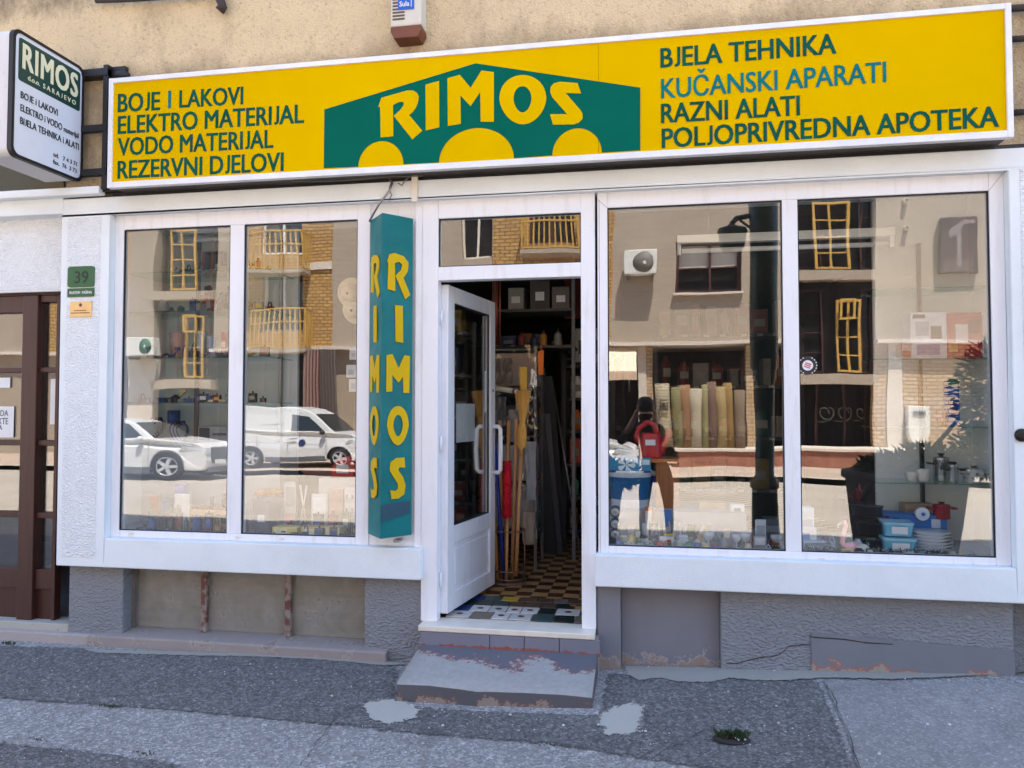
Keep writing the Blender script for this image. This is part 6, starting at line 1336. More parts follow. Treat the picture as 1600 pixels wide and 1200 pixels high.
# fluorescent fittings inside the windows
def fitting(label, x0, x1, z, Y, loc_y=None):
    o = thing('strip_light', label, 'lamp', ((x0 + x1) / 2, Y, z), 0, 'strip lights inside the windows')
    g = MB(); g.box(x0, x1, Y - .03, Y + .03, z, z + .055, c=.004); g.build('housing', m_tube, o); g = MB(); g.tube([(x0 + .03, Y, z - .045), (x1 - .03, Y, z - .045)], .016, 10); g.build('tube', C3(226, 226, 222, .3), o)
    for x in (x0 + .012, x1 - .012): g = MB(); g.box(x - .012, x + .012, Y - .018, Y + .018, z - .07, z + .0, c=.003); g.build('holder', m_tube, o)
    for x in (x0 + .2, x1 - .2): g = MB(); g.tube([(x, Y, z + .05), (x, Y, 2.965)], .004, 6); g.build('hanger', MAT['steel'], o)
fitting('white strip light hung across the right window, unlit', at(1058, 372, .42).x, at(1396, 372, .42).x, at(1200, 377, .42).z, .42)
fitting('white strip light at the top of the left window, unlit', at(280, 368, .45).x, at(440, 368, .45).x, at(320, 365, .45).z, .45)
q = at(1262, 571, .017); SKR = thing('round_sticker', 'round black and white sticker with a red emblem on the right window glass', 'sticker', (q.x, .018, q.z)); T_ = Matrix.Rotation(R(90), 4, 'X')
g = MB(); g.lathe([(.054, 0), (.054, .001)], 32, 0, T_); g.lathe([(.045, .0012), (.045, .0016)], 32, 1, T_); g.lathe([(.030, .0018), (.030, .0022)], 28, 2, T_)
for k in range(18):
    a = 2 * math.pi * k / 18
    if k not in (4, 5, 13, 14): g.box(.047, .052, -.004, .004, .0012, .0018, 2, T_ @ Matrix.Rotation(a, 4, 'Z'))
for dz in (-.011, 0, .011): g.box(-.018, .018, dz - .003, dz + .003, .0024, .0028, 3, T_ @ Matrix.Rotation(R(-20), 4, 'Z'))
g.build('disc', [C3(40, 40, 42), C3(40, 40, 42), C3(226, 226, 226), C3(190, 60, 66)], SKR, world=False)

# --- left window
SL = thing('display_shelving', 'four long glass shelves on uprights in the left window', 'shelf', (-3.2, .5, .68))
lz = [at(275, y, .55).z for y in (432, 491, 561, 629)]
for z in lz: g = MB(); g.box(-3.73, -2.64, .36, .78, z - .008, z); g.build('shelf', MAT['glass_shelf'], SL)
for x in (-3.45, -2.75): g = MB(); g.box(x - .012, x + .012, .785, .815, .68, 2.85); g.build('upright', MAT['steel'], SL)
GW = 'goods on the glass shelves of the left window'
def lw(fn, *a, **k): return fn(*a, **k)
def tool_stand(label, px, py0, py1, Y, zb, c1, c2):
    q = at(px, py1, Y); h = at(px, py0, Y).z - zb; o = thing('loppers', label, 'loppers', (q.x, Y, zb), 0, GW)
    for s_ in (-1, 1):
        g = MB(); g.tube([(s_ * .035, 0, 0), (s_ * .03, 0, h * .4), (s_ * .006, 0, h * .62)], [.011, .012, .008], 8); g.build('handle', C3(*c1), o, world=False)
    g = MB(); g.prism([(-.03, h * .58), (.03, h * .58), (.045, h * .75), (.015, h), (-.03, h * .95), (-.03, h * .7)], -.006, .006); g.build('jaw', C3(*c2), o, world=False)
tool_stand('red handled loppers standing on the second glass shelf', 325, 446, 491, .55, lz[1], (160, 30, 34), (40, 38, 40))
BOT = [(.02, 0), (.95, 0), (1, .05), (1, .6), (.9, .68), (.35, .8), (.3, .86)]
def bottle(label, px, w, py0, Y, zb, c, capc, pyb): turned('bottle', label, 'bottle', (px - w / 2, px + w / 2), (py0, pyb), Y, BOT, c, [('cap', [(.38, .85), (.38, 1), (.02, 1)], capc, .4, 0)], .3, 0, GW, 16, zb)
bottle('grey spray bottle beside the loppers', 342, 11, 456, .52, lz[1], (128, 126, 124), (60, 56, 56), 491); bottle('tall grey bottle at the right end of the second shelf', 354, 12, 446, .55, lz[1], (110, 106, 106), (150, 50, 54), 491)
carton('dark framed display carton high on the top glass shelf', (316, 350), (392, 430), .6, .05, (44, 40, 44), [(0, .12, 0, 1, (150, 50, 46)), (.2, .9, .15, .85, (70, 68, 72))], zbase=lz[0], group=GW)
carton('white meter box with grey windows on the left inner panel', (209, 226), (396, 411), .72, .03, (222, 220, 216), [(.2, .4, .2, .8, (120, 122, 126)), (.55, .75, .2, .8, (120, 122, 126))], group=GW)
carton('flat long tray on the second glass shelf', (240, 330), (485, 491), .5, .2, (70, 64, 60), [(.3, .5, .2, .9, (200, 96, 50)), (.6, .9, .2, .7, (150, 150, 146))], zbase=lz[1], group=GW)
turned('roll', 'white tapered roll at the left of the second shelf', 'roll', (243, 258), (466, 491), .58, [(.02, 0), (1, .05), (1, .6), (.5, 1), (.02, 1)], (206, 202, 198), zbase=lz[1], group=GW)
turned('pitcher', 'pinkish plastic pitcher on the third glass shelf', 'pitcher', (258, 281), (519, 560), .5, [(.02, 0), (.78, 0), (.82, .04), (1, .92), (1.04, 1), (.94, 1), (.74, .08)], (206, 160, 140), zbase=lz[2], group=GW)
turned('storage_jar', 'pale storage jar right of the pink pitcher', 'jar', (303, 318), (520, 560), .5, BUCKET, (196, 200, 200), [('lid', [(1.03, .94), (1.03, 1.02), (.02, 1.03)], (222, 224, 226), .3, 0)], zbase=lz[2], group=GW); turned('storage_jar', 'bluish storage jar at the middle of the third shelf', 'jar', (320, 333), (526, 560), .48, BUCKET, (170, 182, 196), [('lid', [(1.03, .94), (1.03, 1.02), (.02, 1.03)], (200, 206, 214), .3, 0)], zbase=lz[2], group=GW)
carton('tall red and white pack on the third shelf', (345, 353), (519, 545), .55, .03, (170, 40, 42), [(.1, .9, .4, .6, (222, 216, 210))], zbase=lz[2] + .01, group=GW); carton('flat red carton at the right end of the third shelf', (334, 359), (551, 560), .46, .12, (176, 34, 44), [(.1, .5, .2, .8, (222, 200, 196))], zbase=lz[2], group=GW)
q = at(268, 622, .5); o = thing('spirit_level', 'pale wooden spirit level leaning on the lowest glass shelf', 'spirit level', (q.x, .5, lz[3]), 0, GW); g = MB(); L_ = .15; T_ = Matrix.Rotation(R(50), 4, 'Y'); g.box(-.014, .014, -.01, .01, 0, L_, c=.002, T=T_); g.build('body', C3(214, 190, 140), o, world=False); g = MB(); g.box(-.008, .008, -.0115, -.009, L_ * .4, L_ * .6, 0, T_); g.build('vial', C3(150, 180, 120), o, world=False)
q = at(205, 627, .5); o = thing('tool_pouch', 'dark blue tool pouch on the lowest glass shelf', 'pouch', (q.x, .52, lz[3]), 0, GW); g = MB(); g.prism([(-.045, 0), (.055, 0), (.04, .05), (.01, .085), (-.03, .09), (-.045, .04)], -.02, .02); g.build('body', C3(30, 40, 74, .8), o, world=False, bevel=.006); g = MB(); g.tube([(-.02, 0, .085), (-.01, 0, .12), (.015, 0, .08)], .004, 6); g.build('strap', m_blackp, o, world=False)
for k, (a, b, y0, c, pc) in enumerate(((233, 256, 621, (60, 84, 140), (220, 222, 226)), (262, 296, 623, (150, 140, 126), (216, 210, 200)), (304, 330, 618, (74, 76, 128), (190, 190, 200)), (318, 352, 624, (206, 192, 150), (236, 226, 196)))):
    carton(('flat blue pack with white print on the lowest glass shelf', 'flat beige pack in the middle of the lowest shelf', 'violet blue pack on the lowest shelf', 'long cream pack at the right of the lowest shelf')[k], (a, b), (y0, 629), .44, .14, c, [(.2, .5, .2, .8, pc)], zbase=lz[3], group=GW)
def coil(label, px, py, Y, r, c, n=5):
    q = at(px, py, Y); o = thing('cable_coil', label, 'cable', (q.x, Y, q.z), 0, 'coils of cable leaning in the left window')
    g = MB()
    for k in range(n):
        rr = r * (1 - .07 * k); g.tube([(rr * .8 * math.cos(a), .012 * k + .02 * math.sin(a * 2), rr * math.sin(a)) for a in [2 * math.pi * j / 20 for j in range(21)]], .007, 6, k % 2)
    g.build('windings', [C3(*c), C3(200, 204, 210)], o, world=False); g = MB(); g.box(-.012, .012, -.02, .07, r * .72, r * 1.06, c=.003); g.build('tie', m_blackp, o, world=False)
coil('blue and white coil of cable against the back panel', 279, 676, .62, .085, (40, 70, 120)); coil('black coil of cable behind the car reflection', 243, 668, .66, .075, (40, 40, 46))
carton('deep blue plastic case hung above the cable coils', (261, 276), (641, 662), .6, .05, (40, 72, 130), [(.2, .8, .3, .7, (60, 100, 170))], group=GW)
carton('grey carton with a printed tool behind the bonnet reflection', (309, 356), (666, 690), .6, .15, (176, 176, 178), [(.05, .4, .15, .9, (90, 90, 96)), (.5, .95, .45, .6, (110, 110, 116))], group=GW, zbase=at(330, 692, .6).z)
m = MB(); m.box(-3.735, -2.62, .55, .84, .68, at(330, 692, .55).z - .002); m.build('display_riser', m_board, BLD)
CRT = thing('wooden_crate', 'small slatted wooden crate of tools at the lower right of the first pane', 'crate', (at(328, 830, .2).x, .30, .68)); mw = m_wood('pale_crate_wood', rgb(206, 160, 116), 'x', 4, .6)
wv2 = .155
for zz in (.02, .115): 
    for y in (-.10, .10): g = MB(); g.box(-wv2, wv2, y - .006, y + .006, zz, zz + .035, c=.002); g.build('slat', mw, CRT, world=False)
for s_ in (-1, 1): g = MB(); g.box(s_ * wv2 - .006, s_ * wv2 + .006, -.094, .094, 0, .17, c=.002); g.build('side', mw, CRT, world=False)
for k, (dx, c, h_) in enumerate(((-.06, (60, 60, 66), .22), (-.01, (196, 104, 50), .16), (.03, (40, 38, 42), .24), (.09, (176, 182, 130), .15))):
    o = thing('garden_tool', ('grey handled tool in the wooden crate', 'orange handled tool in the wooden crate', 'tall black handled tool in the wooden crate', 'pale green handled tool in the wooden crate')[k], 'hand tool', (CRT.location.x + dx, .30, .69), 0, 'tools in the wooden crate'); g = MB(); g.tube([(0, 0, 0), (.01, 0, h_ * .6)], .006, 6); g.build('shaft', MAT['steel'], o, world=False); g = MB(); g.tube([(.01, 0, h_ * .6), (.016, 0, h_)], [.013, .016], 8); g.build('handle', C3(*c), o, world=False)
def leaf_card(label, px, py, Y, c, p, group='printed packs in the bottom of the left window', rz=0, dep=.02): return carton(label, px, py, Y, dep, c, p, rz, 'pack', group, 'blister_pack', .68)
leaf_card('orange brush pack on a white card at the left', (230, 250), (772, 828), .3, (150, 140, 132), [(.15, .85, .35, .95, (190, 84, 44))]); leaf_card('pale tall card with a small blue print', (250, 268), (778, 828), .28, (110, 112, 118), [(.2, .8, .6, .9, (50, 90, 150))], rz=.1); leaf_card('white angular card next to the wooden crate', (270, 298), (772, 828), .24, (222, 220, 214), [(.2, .5, .2, .7, (176, 170, 166))], rz=-.15)
carton('bright blue box peeping over the white cards', (272, 288), (757, 790), .36, .06, (20, 96, 190), [(.1, .9, .1, .4, (16, 70, 150))], zbase=.68)
x0, x1, z0, z1 = area(392, 419, 783, 832, .16); BN = thing('plastic_bin', 'grey blue plastic bin with a white sticker at the foot of the second pane', 'bin', ((x0 + x1) / 2, .26, .68)); w = (x1 - x0) / 2; h = z1 - .68
g = MB(); g.prism(rrect(-w, w, -.09, .09, .012), 0, h, axis='z', fn=lambda v: Vector((v.x * (.8 + .25 * v.z / h), v.y * (.8 + .25 * v.z / h), v.z))); g.build('body', C3(74, 84, 102, .5), BN, world=False); g = MB(); g.prism(rrect(-w * 1.09, w * 1.09, -.10, .10, .014), h, h + .012, axis='z'); g.build('rim', C3(88, 100, 118, .5), BN, world=False); g = MB(); g.box(-w * .3, w * .5, -.0935, -.080, h * .36, h * .58); g.build('sticker', MAT['paper'], BN, world=False)
q = at(420, 776, .4); o = thing('work_gloves', 'bundle of orange work gloves above the plastic bin', 'gloves', (q.x, .42, q.z)); g = MB()
for k in range(3): g.ball((-.06 + k * .06, -.01 * k, .025 + .006 * k), .055, .035, .024, 12, 8)
g.build('cloth', C3(222, 160, 84, .9), o, world=False); g = MB()
for k in range(8): g.tube([(-.1 + k * .026, -.02, .03), (-.1 + k * .027, -.035, .0)], [.012, .010], 6)
g.build('fingers', C3(206, 140, 70, .9), o, world=False)
m = MB(); m.box(at(398, 800, .4).x, at(445, 800, .4).x, .37, .5, .68, q.z - .004); tag(m.build('display_stand', C3(170, 166, 160)), 'pale stand under the orange work gloves', 'stand')
leaf_card('hinge set on a reddish card', (443, 462), (753, 796), .34, (186, 176, 170), [(.1, .9, .1, .35, (206, 130, 130)), (.2, .9, .5, .9, (150, 148, 146))]); leaf_card('white pack of fasteners in the middle of the second pane', (486, 512), (772, 832), .32, (222, 220, 216), [(.1, .9, .5, .9, (236, 236, 234))]); leaf_card('brown handled tool pack near the second pane right edge', (514, 536), (764, 828), .3, (196, 146, 124), [(.1, .5, .05, .3, (206, 200, 196))]); leaf_card('dotted white sandpaper pack at the right edge of the second pane', (538, 556), (762, 820), .3, (214, 210, 206), [(.12, .3, .15, .25, (150, 140, 138)), (.6, .8, .15, .25, (150, 140, 138)), (.12, .3, .45, .55, (150, 140, 138)), (.6, .8, .45, .55, (150, 140, 138)), (.12, .3, .75, .85, (150, 140, 138)), (.6, .8, .75, .85, (150, 140, 138))])
q = at(474, 796, .33); o = thing('hand_shears', 'open steel shears on a pale card in the second pane', 'shears', (q.x, .33, .68)); h = at(474, 758, .33).z - .68; g = MB()
for s_ in (-1, 1): g.prism([(s_ * .004, h * .5), (s_ * .03, h), (s_ * .018, h), (-s_ * .006, h * .5)], -.002, .002)
g.build('blades', C3(190, 190, 190, .3, .5), o, world=False); g = MB()
for s_ in (-1, 1): g.tube([(s_ * .003, 0, h * .5), (s_ * .02, 0, h * .2), (s_ * .012, 0, 0)], .008, 8)
g.build('handles', C3(180, 150, 140), o, world=False)
SAW = thing('chainsaw', 'red and white motor saw displayed at the right of the second pane', 'chainsaw', (at(535, 748, .4).x, .45, at(535, 746, .4).z))
g = MB(); g.prism([(-.09, 0), (.09, 0), (.10, .09), (.06, .15), (-.02, .14), (-.08, .07)], -.06, .06); g.build('housing', C3(190, 28, 34, .35), SAW, world=False, bevel=.012); g = MB(); g.box(-.04, .05, -.064, -.058, .03, .09, c=.002); g.build('side_cover', C3(214, 208, 204, .4), SAW, world=False); g = MB(); g.tube([(-.05, 0, .12), (-.03, 0, .19), (.06, 0, .20), (.09, 0, .12)], .011, 8); g.build('handle', m_blackp, SAW, world=False); g = MB(); g.prism([(-.09, .01), (-.09, .06), (-.30, .055), (-.33, .035), (-.30, .012)], -.005, .005); g.build('guide_bar', C3(120, 70, 66, .4), SAW, world=False)
m = MB(); m.box(at(498, 760, .4).x, at(556, 760, .4).x, .40, .56, .68, SAW.location.z - .003); tag(m.build('display_stand', C3(196, 192, 186)), 'pale stand carrying the red motor saw', 'stand')
for k, (a, b, c) in enumerate(((425, 462, (226, 208, 120)), (470, 505, (222, 190, 110)), (508, 532, (216, 206, 150)))):
    carton(('flat yellow packet left on the sill of the second pane', 'flat yellow packet in the middle of the second pane sill', 'flat pale yellow packet near the right of the second pane sill')[k], (a, b), (824, 832), .12, .1, c, [(.1, .6, .2, .8, (232, 222, 180))], .1 - .1 * k, zbase=.68, group='yellow packets on the left sill')
for k, (px, py, r) in enumerate(((550, 458, .11), (556, 484, .10))):
    q = at(px, py, .5); o = thing('straw_hat', ('cream straw hat hanging in the second pane, upper of two', 'cream straw hat with a red band hanging below the first')[k], 'hat', (q.x, .5, q.z), 0, 'straw hats hanging in the left window'); T_ = Matrix.Rotation(R(100), 4, 'X')
    g = MB(); g.lathe([(r, .0), (r * .6, .012), (r * .55, .05), (r * .4, .085), (.01, .09)], 22, 0, T_, cap=False); g.build('straw', C3(222, 200, 164, .9), o, world=False)
    g = MB(); g.lathe([(r * .605, .012), (r * .575, .03)], 22, 0, T_, cap=False); g.build('band', C3(*((206, 180, 140), (170, 60, 60))[k], .8), o, world=False)
for k, (px0, px1, py0, py1) in enumerate(((546, 558, 545, 562), (541, 556, 570, 590), (545, 558, 592, 612))):
    x0, x1, z0, z1 = area(px0, px1, py0, py1, .3); m = MB(); m.box(x0, x1, .30, .304, z0, z1); m.box(x0 + .015, x1 - .015, .2985, .30, z0 + .02, z1 - .03, 1); tag(m.build('hanging_card', [MAT['paper'], C3(190, 196, 200)]), ('white price card hanging at the right of the second pane, uppermost', 'white price card hanging at the right of the second pane, middle', 'white price card hanging at the right of the second pane, lowest')[k], 'card', 'price cards hanging in the left window')

# --- dark shelving deeper in the shop
random.seed(5)
def rack(label, x0, x1, y, z0, z1, n, dim=1.0, name='shelf_rack', dep=.4, tags=True, stock=True, group='grey metal racks inside the shop'):
    o = thing(name, label, 'rack', ((x0 + x1) / 2, y, z0), 0, group)
    for x in (x0, x1):
        for yy in (y, y + dep): g = MB(); g.box(x - .018, x + .018, yy - .018, yy + .018, z0, z1); g.build('post', C3(58, 60, 64, .5), o)
    for k in range(n):
        z = z0 + .12 + (z1 - z0 - .2) * k / max(1, n - 1); g = MB(); g.box(x0, x1, y - .004, y + dep, z - .03, z, c=.002); s_ = g.build('shelf', C3(70, 70, 72, .6), o)
        if tags:
            g = MB(); x = x0 + .06
            while x < x1 - .1: g.box(x, x + .05, y - .009, y - .0045, z - .028, z - .004); x += random.uniform(.1, .22)
            g.build('price_tag', C3(150, 148, 146), s_)
    return o
GOODS = [(110, 44, 38), (44, 62, 104), (130, 126, 118), (130, 108, 44), (50, 80, 64), (150, 144, 140), (70, 50, 40), (130, 68, 30), (44, 44, 48)]  # pack colours darkened to stand in for the gloom inside the shop
def stock(x0, x1, y, z0, z1, n, what, dep=.4, gid='stock'):
    hgap = (z1 - z0 - .2) / max(1, n - 1)
    cn = ('red', 'blue', 'off-white', 'mustard', 'green', 'white', 'brown', 'orange', 'black')
    for k in range(n):
        z = z0 + .12 + (z1 - z0 - .2) * k / max(1, n - 1); x = x0 + .04; i = 0
        while x < x1 - .12:
            w = random.uniform(.07, .16); h = random.uniform(.35, .8) * min(hgap, .4); c = random.randrange(len(GOODS)); i += 1
            o = thing('stock_box', '%s pack on the %s, level %d, number %d from left' % (cn[c], what, k + 1, i), 'pack', (x + w / 2, y + .14, z), random.uniform(-.2, .2), gid)
            g = MB()
            if random.random() < .6: g.box(-w / 2, w / 2, -.08, .08, 0, h, c=.003)
            else: g.lathe([(.02, 0), (w * .42, 0), (w * .42, h * .8), (w * .2, h * .92), (w * .2, h)], 12)
            g.build('pack_body', C3(*GOODS[c], .5), o, world=False)
            g = MB(); g.box(-w * .32, w * .32, -.0835 if True else 0, -.079, h * .3, h * .6); g.build('pack_label', C3(140, 136, 130), o, world=False)
            x += w + random.uniform(.02, .06)
rack('grey metal rack of tools behind the second left pane', -2.62, -1.50, 2.0, .2, 2.3, 6); stock(-2.62, -1.50, 2.0, .2, 2.3, 6, 'rack behind the left window', gid='packs on the rack behind the left window')
rack('tall dark rack straight behind the open doorway', -.95, -.25, 4.2, .2, 2.2, 5); stock(-.95, -.25, 4.2, .2, 2.2, 5, 'rack behind the doorway', gid='packs on the rack behind the doorway')
rack('long dark rack behind the right window', .1, 1.4, 2.6, .2, 2.3, 5); stock(.1, 1.4, 2.6, .2, 2.3, 5, 'rack behind the right window', gid='packs on the rack behind the right window')
# --- goods just inside the door
SD = thing('display_stand', 'tall wire display stand wrapped in clear plastic behind the open door', 'stand', (-1.08, 1.85, .2))
g = MB()
for x in (-1.30, -.90):
    for y in (1.65, 2.05): g.box(x - .012, x + .012, y - .012, y + .012, .2, 2.05)
g.build('post', C3(120, 118, 116, .4, .5), SD)
for z in (.5, .9, 1.3, 1.7, 2.03): g = MB(); g.box(-1.30, -.90, 1.65, 2.05, z - .012, z, c=.002); g.build('shelf', C3(130, 128, 126, .5), SD)
g = MB(); g.box(-1.29, -.91, 1.72, 2.0, 1.72, 2.0, c=.01); g.build('top_bale', C3(206, 176, 156, .5), SD)
g = MB(); g.box(-1.28, -.92, 1.70, 2.0, .52, .86, c=.01); g.box(-1.28, -.92, 1.70, 2.0, .92, 1.22, c=.01); g.build('wrapped_bale', C3(196, 182, 172, .45), SD)
g = MB(); g.box(-1.27, -.95, 1.70, 1.95, 1.32, 1.56, c=.006); g.box(-1.24, -1.1, 1.69, 1.70, 1.42, 1.47, 1); g.build('drawer_box', [C3(78, 70, 66, .5), MAT['paper']], SD)
g = MB(); g.box(-1.315, -.885, 1.635, 2.065, .45, 2.06); g.build('plastic_wrap', m_glass('plastic_wrap', .10, .03, 6, (.86, .88, .9, 1)), SD)
g = MB(); g.tube([at(768, 605, 1.5), at(807, 612, 1.4)], .022, 10); q = at(807, 612, 1.4); tag(g.build('foam_roll', C3(214, 204, 180, .8)), 'cream roll of fabric lying across in front of the wrapped stand', 'roll')
m = MB(); m.lathe([(.035, 0), (.035, .012)], 18, 0, Matrix.Translation((q.x + .005, 1.385, q.z)) @ Matrix.Rotation(R(90), 4, 'X')); m.lathe([(.018, .012), (.018, .016)], 14, 1, Matrix.Translation((q.x + .005, 1.385, q.z)) @ Matrix.Rotation(R(90), 4, 'X')); tag(m.build('roll_core', [C3(70, 40, 50), C3(220, 206, 196)]), 'dark round spool with a pale centre at the end of the cream roll', 'spool')
BK = thing('broom_rack', 'round wire rack holding brooms just inside the door', 'rack', (-1.04, 1.15, .2)); m_wire = C3(132, 104, 84, .5, .3)
for z in (.24 + .0, .30, .60): g = MB(); g.tube([(.13 * math.cos(a), .13 * math.sin(a), z - .2 + .0) for a in [2 * math.pi * k / 24 for k in range(25)]], .006, 6); g.build('ring', m_wire, BK, world=False)
g = MB(); g.lathe([(.01, 0), (.135, 0), (.135, .012), (.01, .012)], 24); g.build('base', m_wire, BK, world=False)
for k in range(4): a = k * math.pi / 2 + .4; g = MB(); g.tube([(.13 * math.cos(a), .13 * math.sin(a), 0), (.13 * math.cos(a), .13 * math.sin(a), .40)], .005, 6); g.build('upright', m_wire, BK, world=False)
m_stick = m_wood('broom_stick_wood', rgb(206, 150, 98), 'z', 3, .5)
def stick(name, label, pxb, pyb, pxt, pyt, Y, mat, r=.0145):
    b, t = at(pxb, pyb, Y), at(pxt, pyt, Y + .04); b.z = max(b.z, .215); o = thing(name, label, name.replace('_', ' '), b, 0, 'brooms and sticks in the wire rack'); g = MB(); g.tube([Vector((0, 0, 0)), t - b], r, 10); g.build('handle', mat, o, world=False); return o, t - b
stick('broom_stick', 'bare wooden stick leaning furthest left in the wire rack', 777, 905, 770, 745, 1.10, m_stick); stick('broom_stick', 'bare wooden stick topping out beside the white door handle', 784, 905, 781, 657, 1.18, m_stick); stick('broom_stick', 'bare wooden stick left of the red duster top', 789, 900, 795, 657, 1.22, m_stick); stick('broom_stick', 'bare wooden stick with a red tip beside the straw broom', 800, 905, 807, 655, 1.12, m_stick)
stick('mop_stick', 'blue plastic mop stick in the wire rack', 788, 912, 773, 690, 1.06, C3(24, 54, 150, .35), .014)
o, d = stick('straw_broom', 'straw broom standing bristles up in the wire rack', 806, 900, 814, 712, 1.08, m_stick)
T_ = Matrix.Translation(d) @ d.to_track_quat('Z', 'Y').to_matrix().to_4x4(); m_straw = m_wood('broom_straw', rgb(222, 166, 84), 'z', 8, .9)
kk = at(814, 610, 1.1).z - at(814, 712, 1.1).z
g = MB(); g.lathe([(.014, -.02), (.016, .05), (.046, .07), (.05, .16), (.036, .23), (.027, .25), (.032, .27), (.062, kk * .85), (.072, kk)], 16, 0, T_ @ Matrix.Diagonal((1, .6, 1, 1)))
for k in range(60): a = random.uniform(0, 6.28); g.tube([T_ @ Vector((.02 * math.cos(a), .012 * math.sin(a), .27)), T_ @ Vector(((.078 * math.cos(a)) * random.uniform(.5, 1.1), .045 * math.sin(a), kk * random.uniform(.92, 1.03)))], .0022, 4)
g.build('bristles', m_straw, o, world=False)
o, d = stick('duster', 'fluffy red duster hanging among the wooden sticks', 791, 905, 793, 810, 1.04, m_stick, .011)
g = MB(); q0, q1 = at(792, 808, 1.02) - o.location, at(792, 721, 1.02) - o.location
for k in range(900):
    t = random.random(); a = random.uniform(0, 6.28); c = q0.lerp(q1, t); d2 = Vector((math.cos(a), math.sin(a), random.uniform(-.6, .6))).normalized() * random.uniform(.036, .050); w_ = d2.cross(Vector((0, 0, 1))).normalized() * .005
    g.add([c - w_, c + w_, c + d2 + w_, c + d2 - w_], [(0, 1, 2, 3)])
g.tube([q0, q1], .034, 10); g.build('fluff', C3(206, 24, 46, .9), o, world=False)
for k, (pb, pt) in enumerate((((872, 830), (838, 560)), ((886, 800), (850, 575)), ((905, 800), (862, 590)), ((862, 800), (836, 640)))):
    b, t = at(*pb, 2.6), at(*pt, 2.9); b.z = .2; g = MB(); g.tube([b, t], .010, 6); tag(g.build('metal_profile', C3(150, 152, 156, .35, .6)), 'thin metal profile leaning in the dark aisle, ' + ('first', 'second', 'third', 'fourth')[k] + ' counted from the wrapped stand', 'profile', 'metal profiles leaning in the aisle')
# high shelf with cartons over the wrapped stand
HS = thing('wall_shelf', 'high metal shelf on the left behind the open door', 'shelf', (-1.0, 2.1, 2.05)); g = MB(); g.box(-1.35, -.62, 2.1, 2.5, 2.40, 2.425, c=.003); g.box(-1.35, -.62, 2.1, 2.5, 2.07, 2.095, c=.003); g.build('board', C3(84, 82, 80, .5), HS); g = MB(); g.box(-.64, -.61, 2.1, 2.13, .2, 2.9); g.box(-1.36, -1.33, 2.1, 2.13, .2, 2.9); g.build('post', C3(110, 110, 112, .5), HS)
for k, (a, b, h, c) in enumerate(((-1.22, -1.08, .2, (150, 148, 142)), (-1.02, -.84, .26, (74, 70, 68)), (-.82, -.66, .2, (104, 100, 96)))): 
    o = thing('carton', ('white carton on the high shelf', 'grey carton in the middle of the high shelf', 'beige carton at the right of the high shelf')[k], 'box', ((a + b) / 2, 2.28, 2.425)); g = MB(); g.box(-(b - a) / 2, (b - a) / 2, -.14, .14, 0, h, c=.004); g.build('body', C3(*c), o, world=False); g = MB(); g.box(-.04, .04, -.143, -.139, h * .3, h * .6); g.build('label_panel', MAT['paper'], o, world=False)
for k, (a, c, h) in enumerate(((-1.1, (120, 40, 40), .13), (-.985, (44, 48, 84), .10), (-.90, (160, 112, 34), .14), (-.77, (130, 126, 122), .15))):
    o = thing('bottle', ('red bottle on the shelf over the wrapped stand', 'dark blue bottle on the shelf over the wrapped stand', 'orange yellow bottle on the shelf over the wrapped stand', 'white bottle on the shelf over the wrapped stand')[k], 'bottle', (a, 2.15, 2.095), 0, 'bottles over the wrapped stand'); g = MB(); g.lathe([(x * .035, y * h) for x, y in BOT], 14); g.build('body', C3(*c), o, world=False); g = MB(); g.lathe([(.014, h * .85), (.014, h), (.002, h)], 10); g.build('cap', m_blackp, o, world=False)
for k, px in enumerate((771, 776, 781)):
    q = at(px, 520, 1.9); g = MB(); g.tube([Vector((q.x, 1.9, 2.04 + .0)), Vector((q.x, 1.9, 2.9))], .010, 8); tag(g.build('copper_pipe', C3(150, 84, 64, .35, .6)), 'copper pipe standing upright behind the door leaf, ' + ('left', 'middle', 'right')[k] + ' of three', 'pipe', 'copper pipes behind the door')

_g = GOODS; GOODS = [tuple(min(255, int(v * 1.7)) for v in c) for c in GOODS]  # palette lightened so this rack looks better lit in the dark aisle
rack('narrow dark rack right of the leaning metal profiles', -.80, -.32, 3.0, .2, 2.05, 6); stock(-.80, -.32, 3.0, .2, 2.05, 6, 'narrow rack in the aisle', gid='packs on the narrow rack in the aisle')
stock(-1.34, -.64, 2.12, 1.95, 2.16, 2, 'shelf above the wrapped stand', gid='packs above the wrapped stand') if False else None
GOODS = _g
o = thing('carton', 'large white appliance carton on top of the narrow aisle rack', 'box', (-.56, 3.2, 2.0)); g = MB(); g.box(-.17, .17, -.16, .16, 0, .34, c=.006); g.build('body', C3(176, 174, 170), o, world=False); g = MB(); g.box(-.10, .10, -.163, -.158, .08, .22); g.build('printed_panel', C3(90, 92, 98), o, world=False)
tag((lambda m_: (m_.box(-.78, -.22, 2.86, 2.88, 2.42, 2.88), m_.build('hanging_banner', C3(96, 30, 26, .8)))[1])(MB()), 'dark red cloth banner hanging high in the aisle', 'banner')
for k, (x, c, hh) in enumerate(((-.86, (60, 58, 60), 1.5), (-.82, (92, 90, 92), 1.3), (-.78, (48, 46, 50), 1.65))):
    m = MB(); m.box(-.06, .06, -.012, .012, 0, hh, T=Matrix.Translation((x, 2.35 + .09 * k, .2)) @ Matrix.Rotation(R(9), 4, 'X') @ Matrix.Rotation(R(-4), 4, 'Y')); tag(m.build('leaning_board', C3(*c, .5)), ('dark board leaning behind the wrapped stand, left', 'pale grey board leaning behind the wrapped stand', 'black tall board leaning nearest the metal profiles')[k], 'board', 'boards leaning behind the wrapped stand')
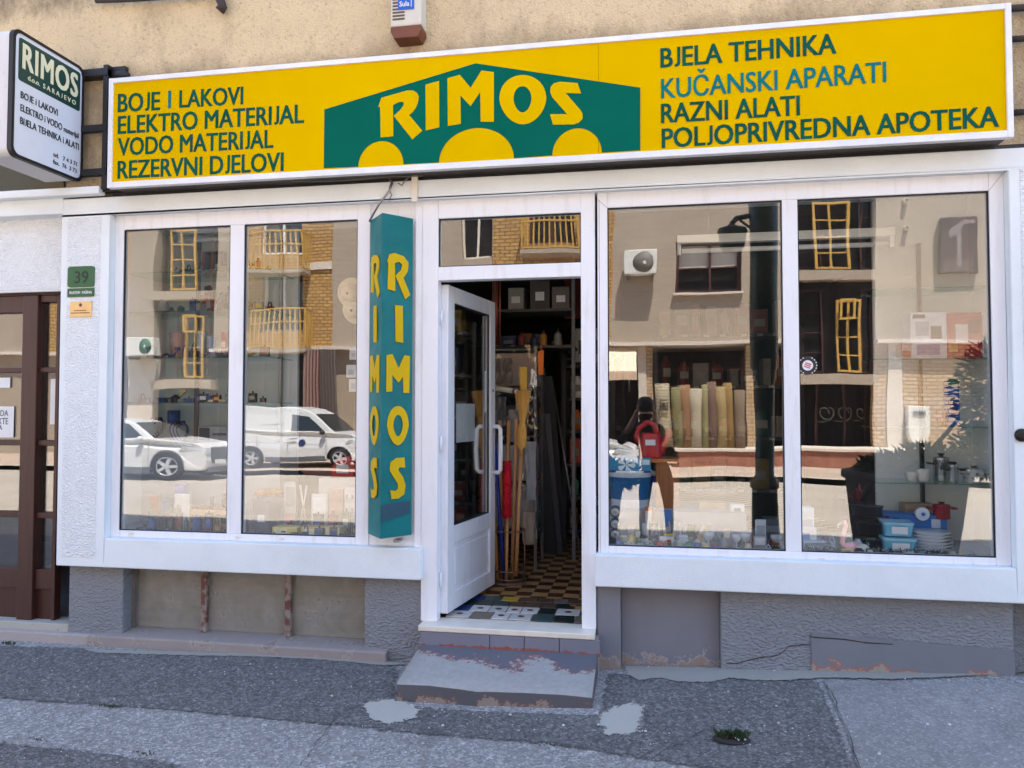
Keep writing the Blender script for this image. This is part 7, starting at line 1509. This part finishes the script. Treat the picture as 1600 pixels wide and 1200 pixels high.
m = MB(); q = at(845, 566, 1.6); m.prism([(q.x - .02, q.z - .11), (q.x + .02, q.z - .10), (q.x + .025, q.z + .10), (q.x - .025, q.z + .09)], 1.60, 1.612); m.tube([(q.x, 1.606, q.z + .095), (q.x, 1.62, q.z + .14)], .004, 6); tag(m.build('orange_tag', C3(236, 120, 30, .6)), 'bright orange card hanging from the edge of the wrapped stand', 'card')
m = MB(); q = at(818, 600, 1.5); m.box(q.x - .028, q.x + .028, 1.5, 1.53, q.z - .05, q.z + .14, c=.004); m.box(q.x - .02, q.x + .02, 1.496, 1.5, q.z + .02, q.z + .08, 0); tag(m.build('yellow_pack', C3(222, 176, 66, .5)), 'long yellow pack hanging above the straw broom', 'pack')
for k, (px0, px1, py0, py1, c) in enumerate(((775, 800, 560, 600, (96, 84, 78)), (770, 792, 620, 665, (74, 74, 78)), (795, 822, 640, 690, (116, 112, 110)), (822, 838, 690, 780, (150, 152, 156)), (818, 836, 800, 850, (170, 150, 128)))):
    x0, x1, z0, z1 = area(px0, px1, py0, py1, 1.62); m = MB(); n = 7
    vs = [(x0 + (x1 - x0) * i / n + random.uniform(-.006, .006), 1.60 + random.uniform(-.02, .0), z0 + (z1 - z0) * j / n) for i in range(n + 1) for j in range(n + 1)]
    m.add(vs + [(a_, b_ + .02, c_) for a_, b_, c_ in vs], [(i * (n + 1) + j, (i + 1) * (n + 1) + j, (i + 1) * (n + 1) + j + 1, i * (n + 1) + j + 1) for i in range(n) for j in range(n)] + [((n + 1) ** 2 + i * (n + 1) + j, (n + 1) ** 2 + i * (n + 1) + j + 1, (n + 1) ** 2 + (i + 1) * (n + 1) + j + 1, (n + 1) ** 2 + (i + 1) * (n + 1) + j) for i in range(n) for j in range(n)], 0, True)
    tag(m.build('wrapped_pack', C3(*c, .25)), ('crumpled brown pack hung high on the wrapped stand', 'dark crumpled pack hung behind the white door handle', 'grey crumpled pack hung beside the straw broom', 'shiny grey bag hung at the right edge of the wrapped stand', 'beige crumpled bag low on the wrapped stand')[k], 'pack', 'packs hung on the wrapped stand')

stock(-1.34, -.64, 2.2, 1.975, 2.35, 1, 'board above the wrapped stand', gid='packs on the board above the wrapped stand')
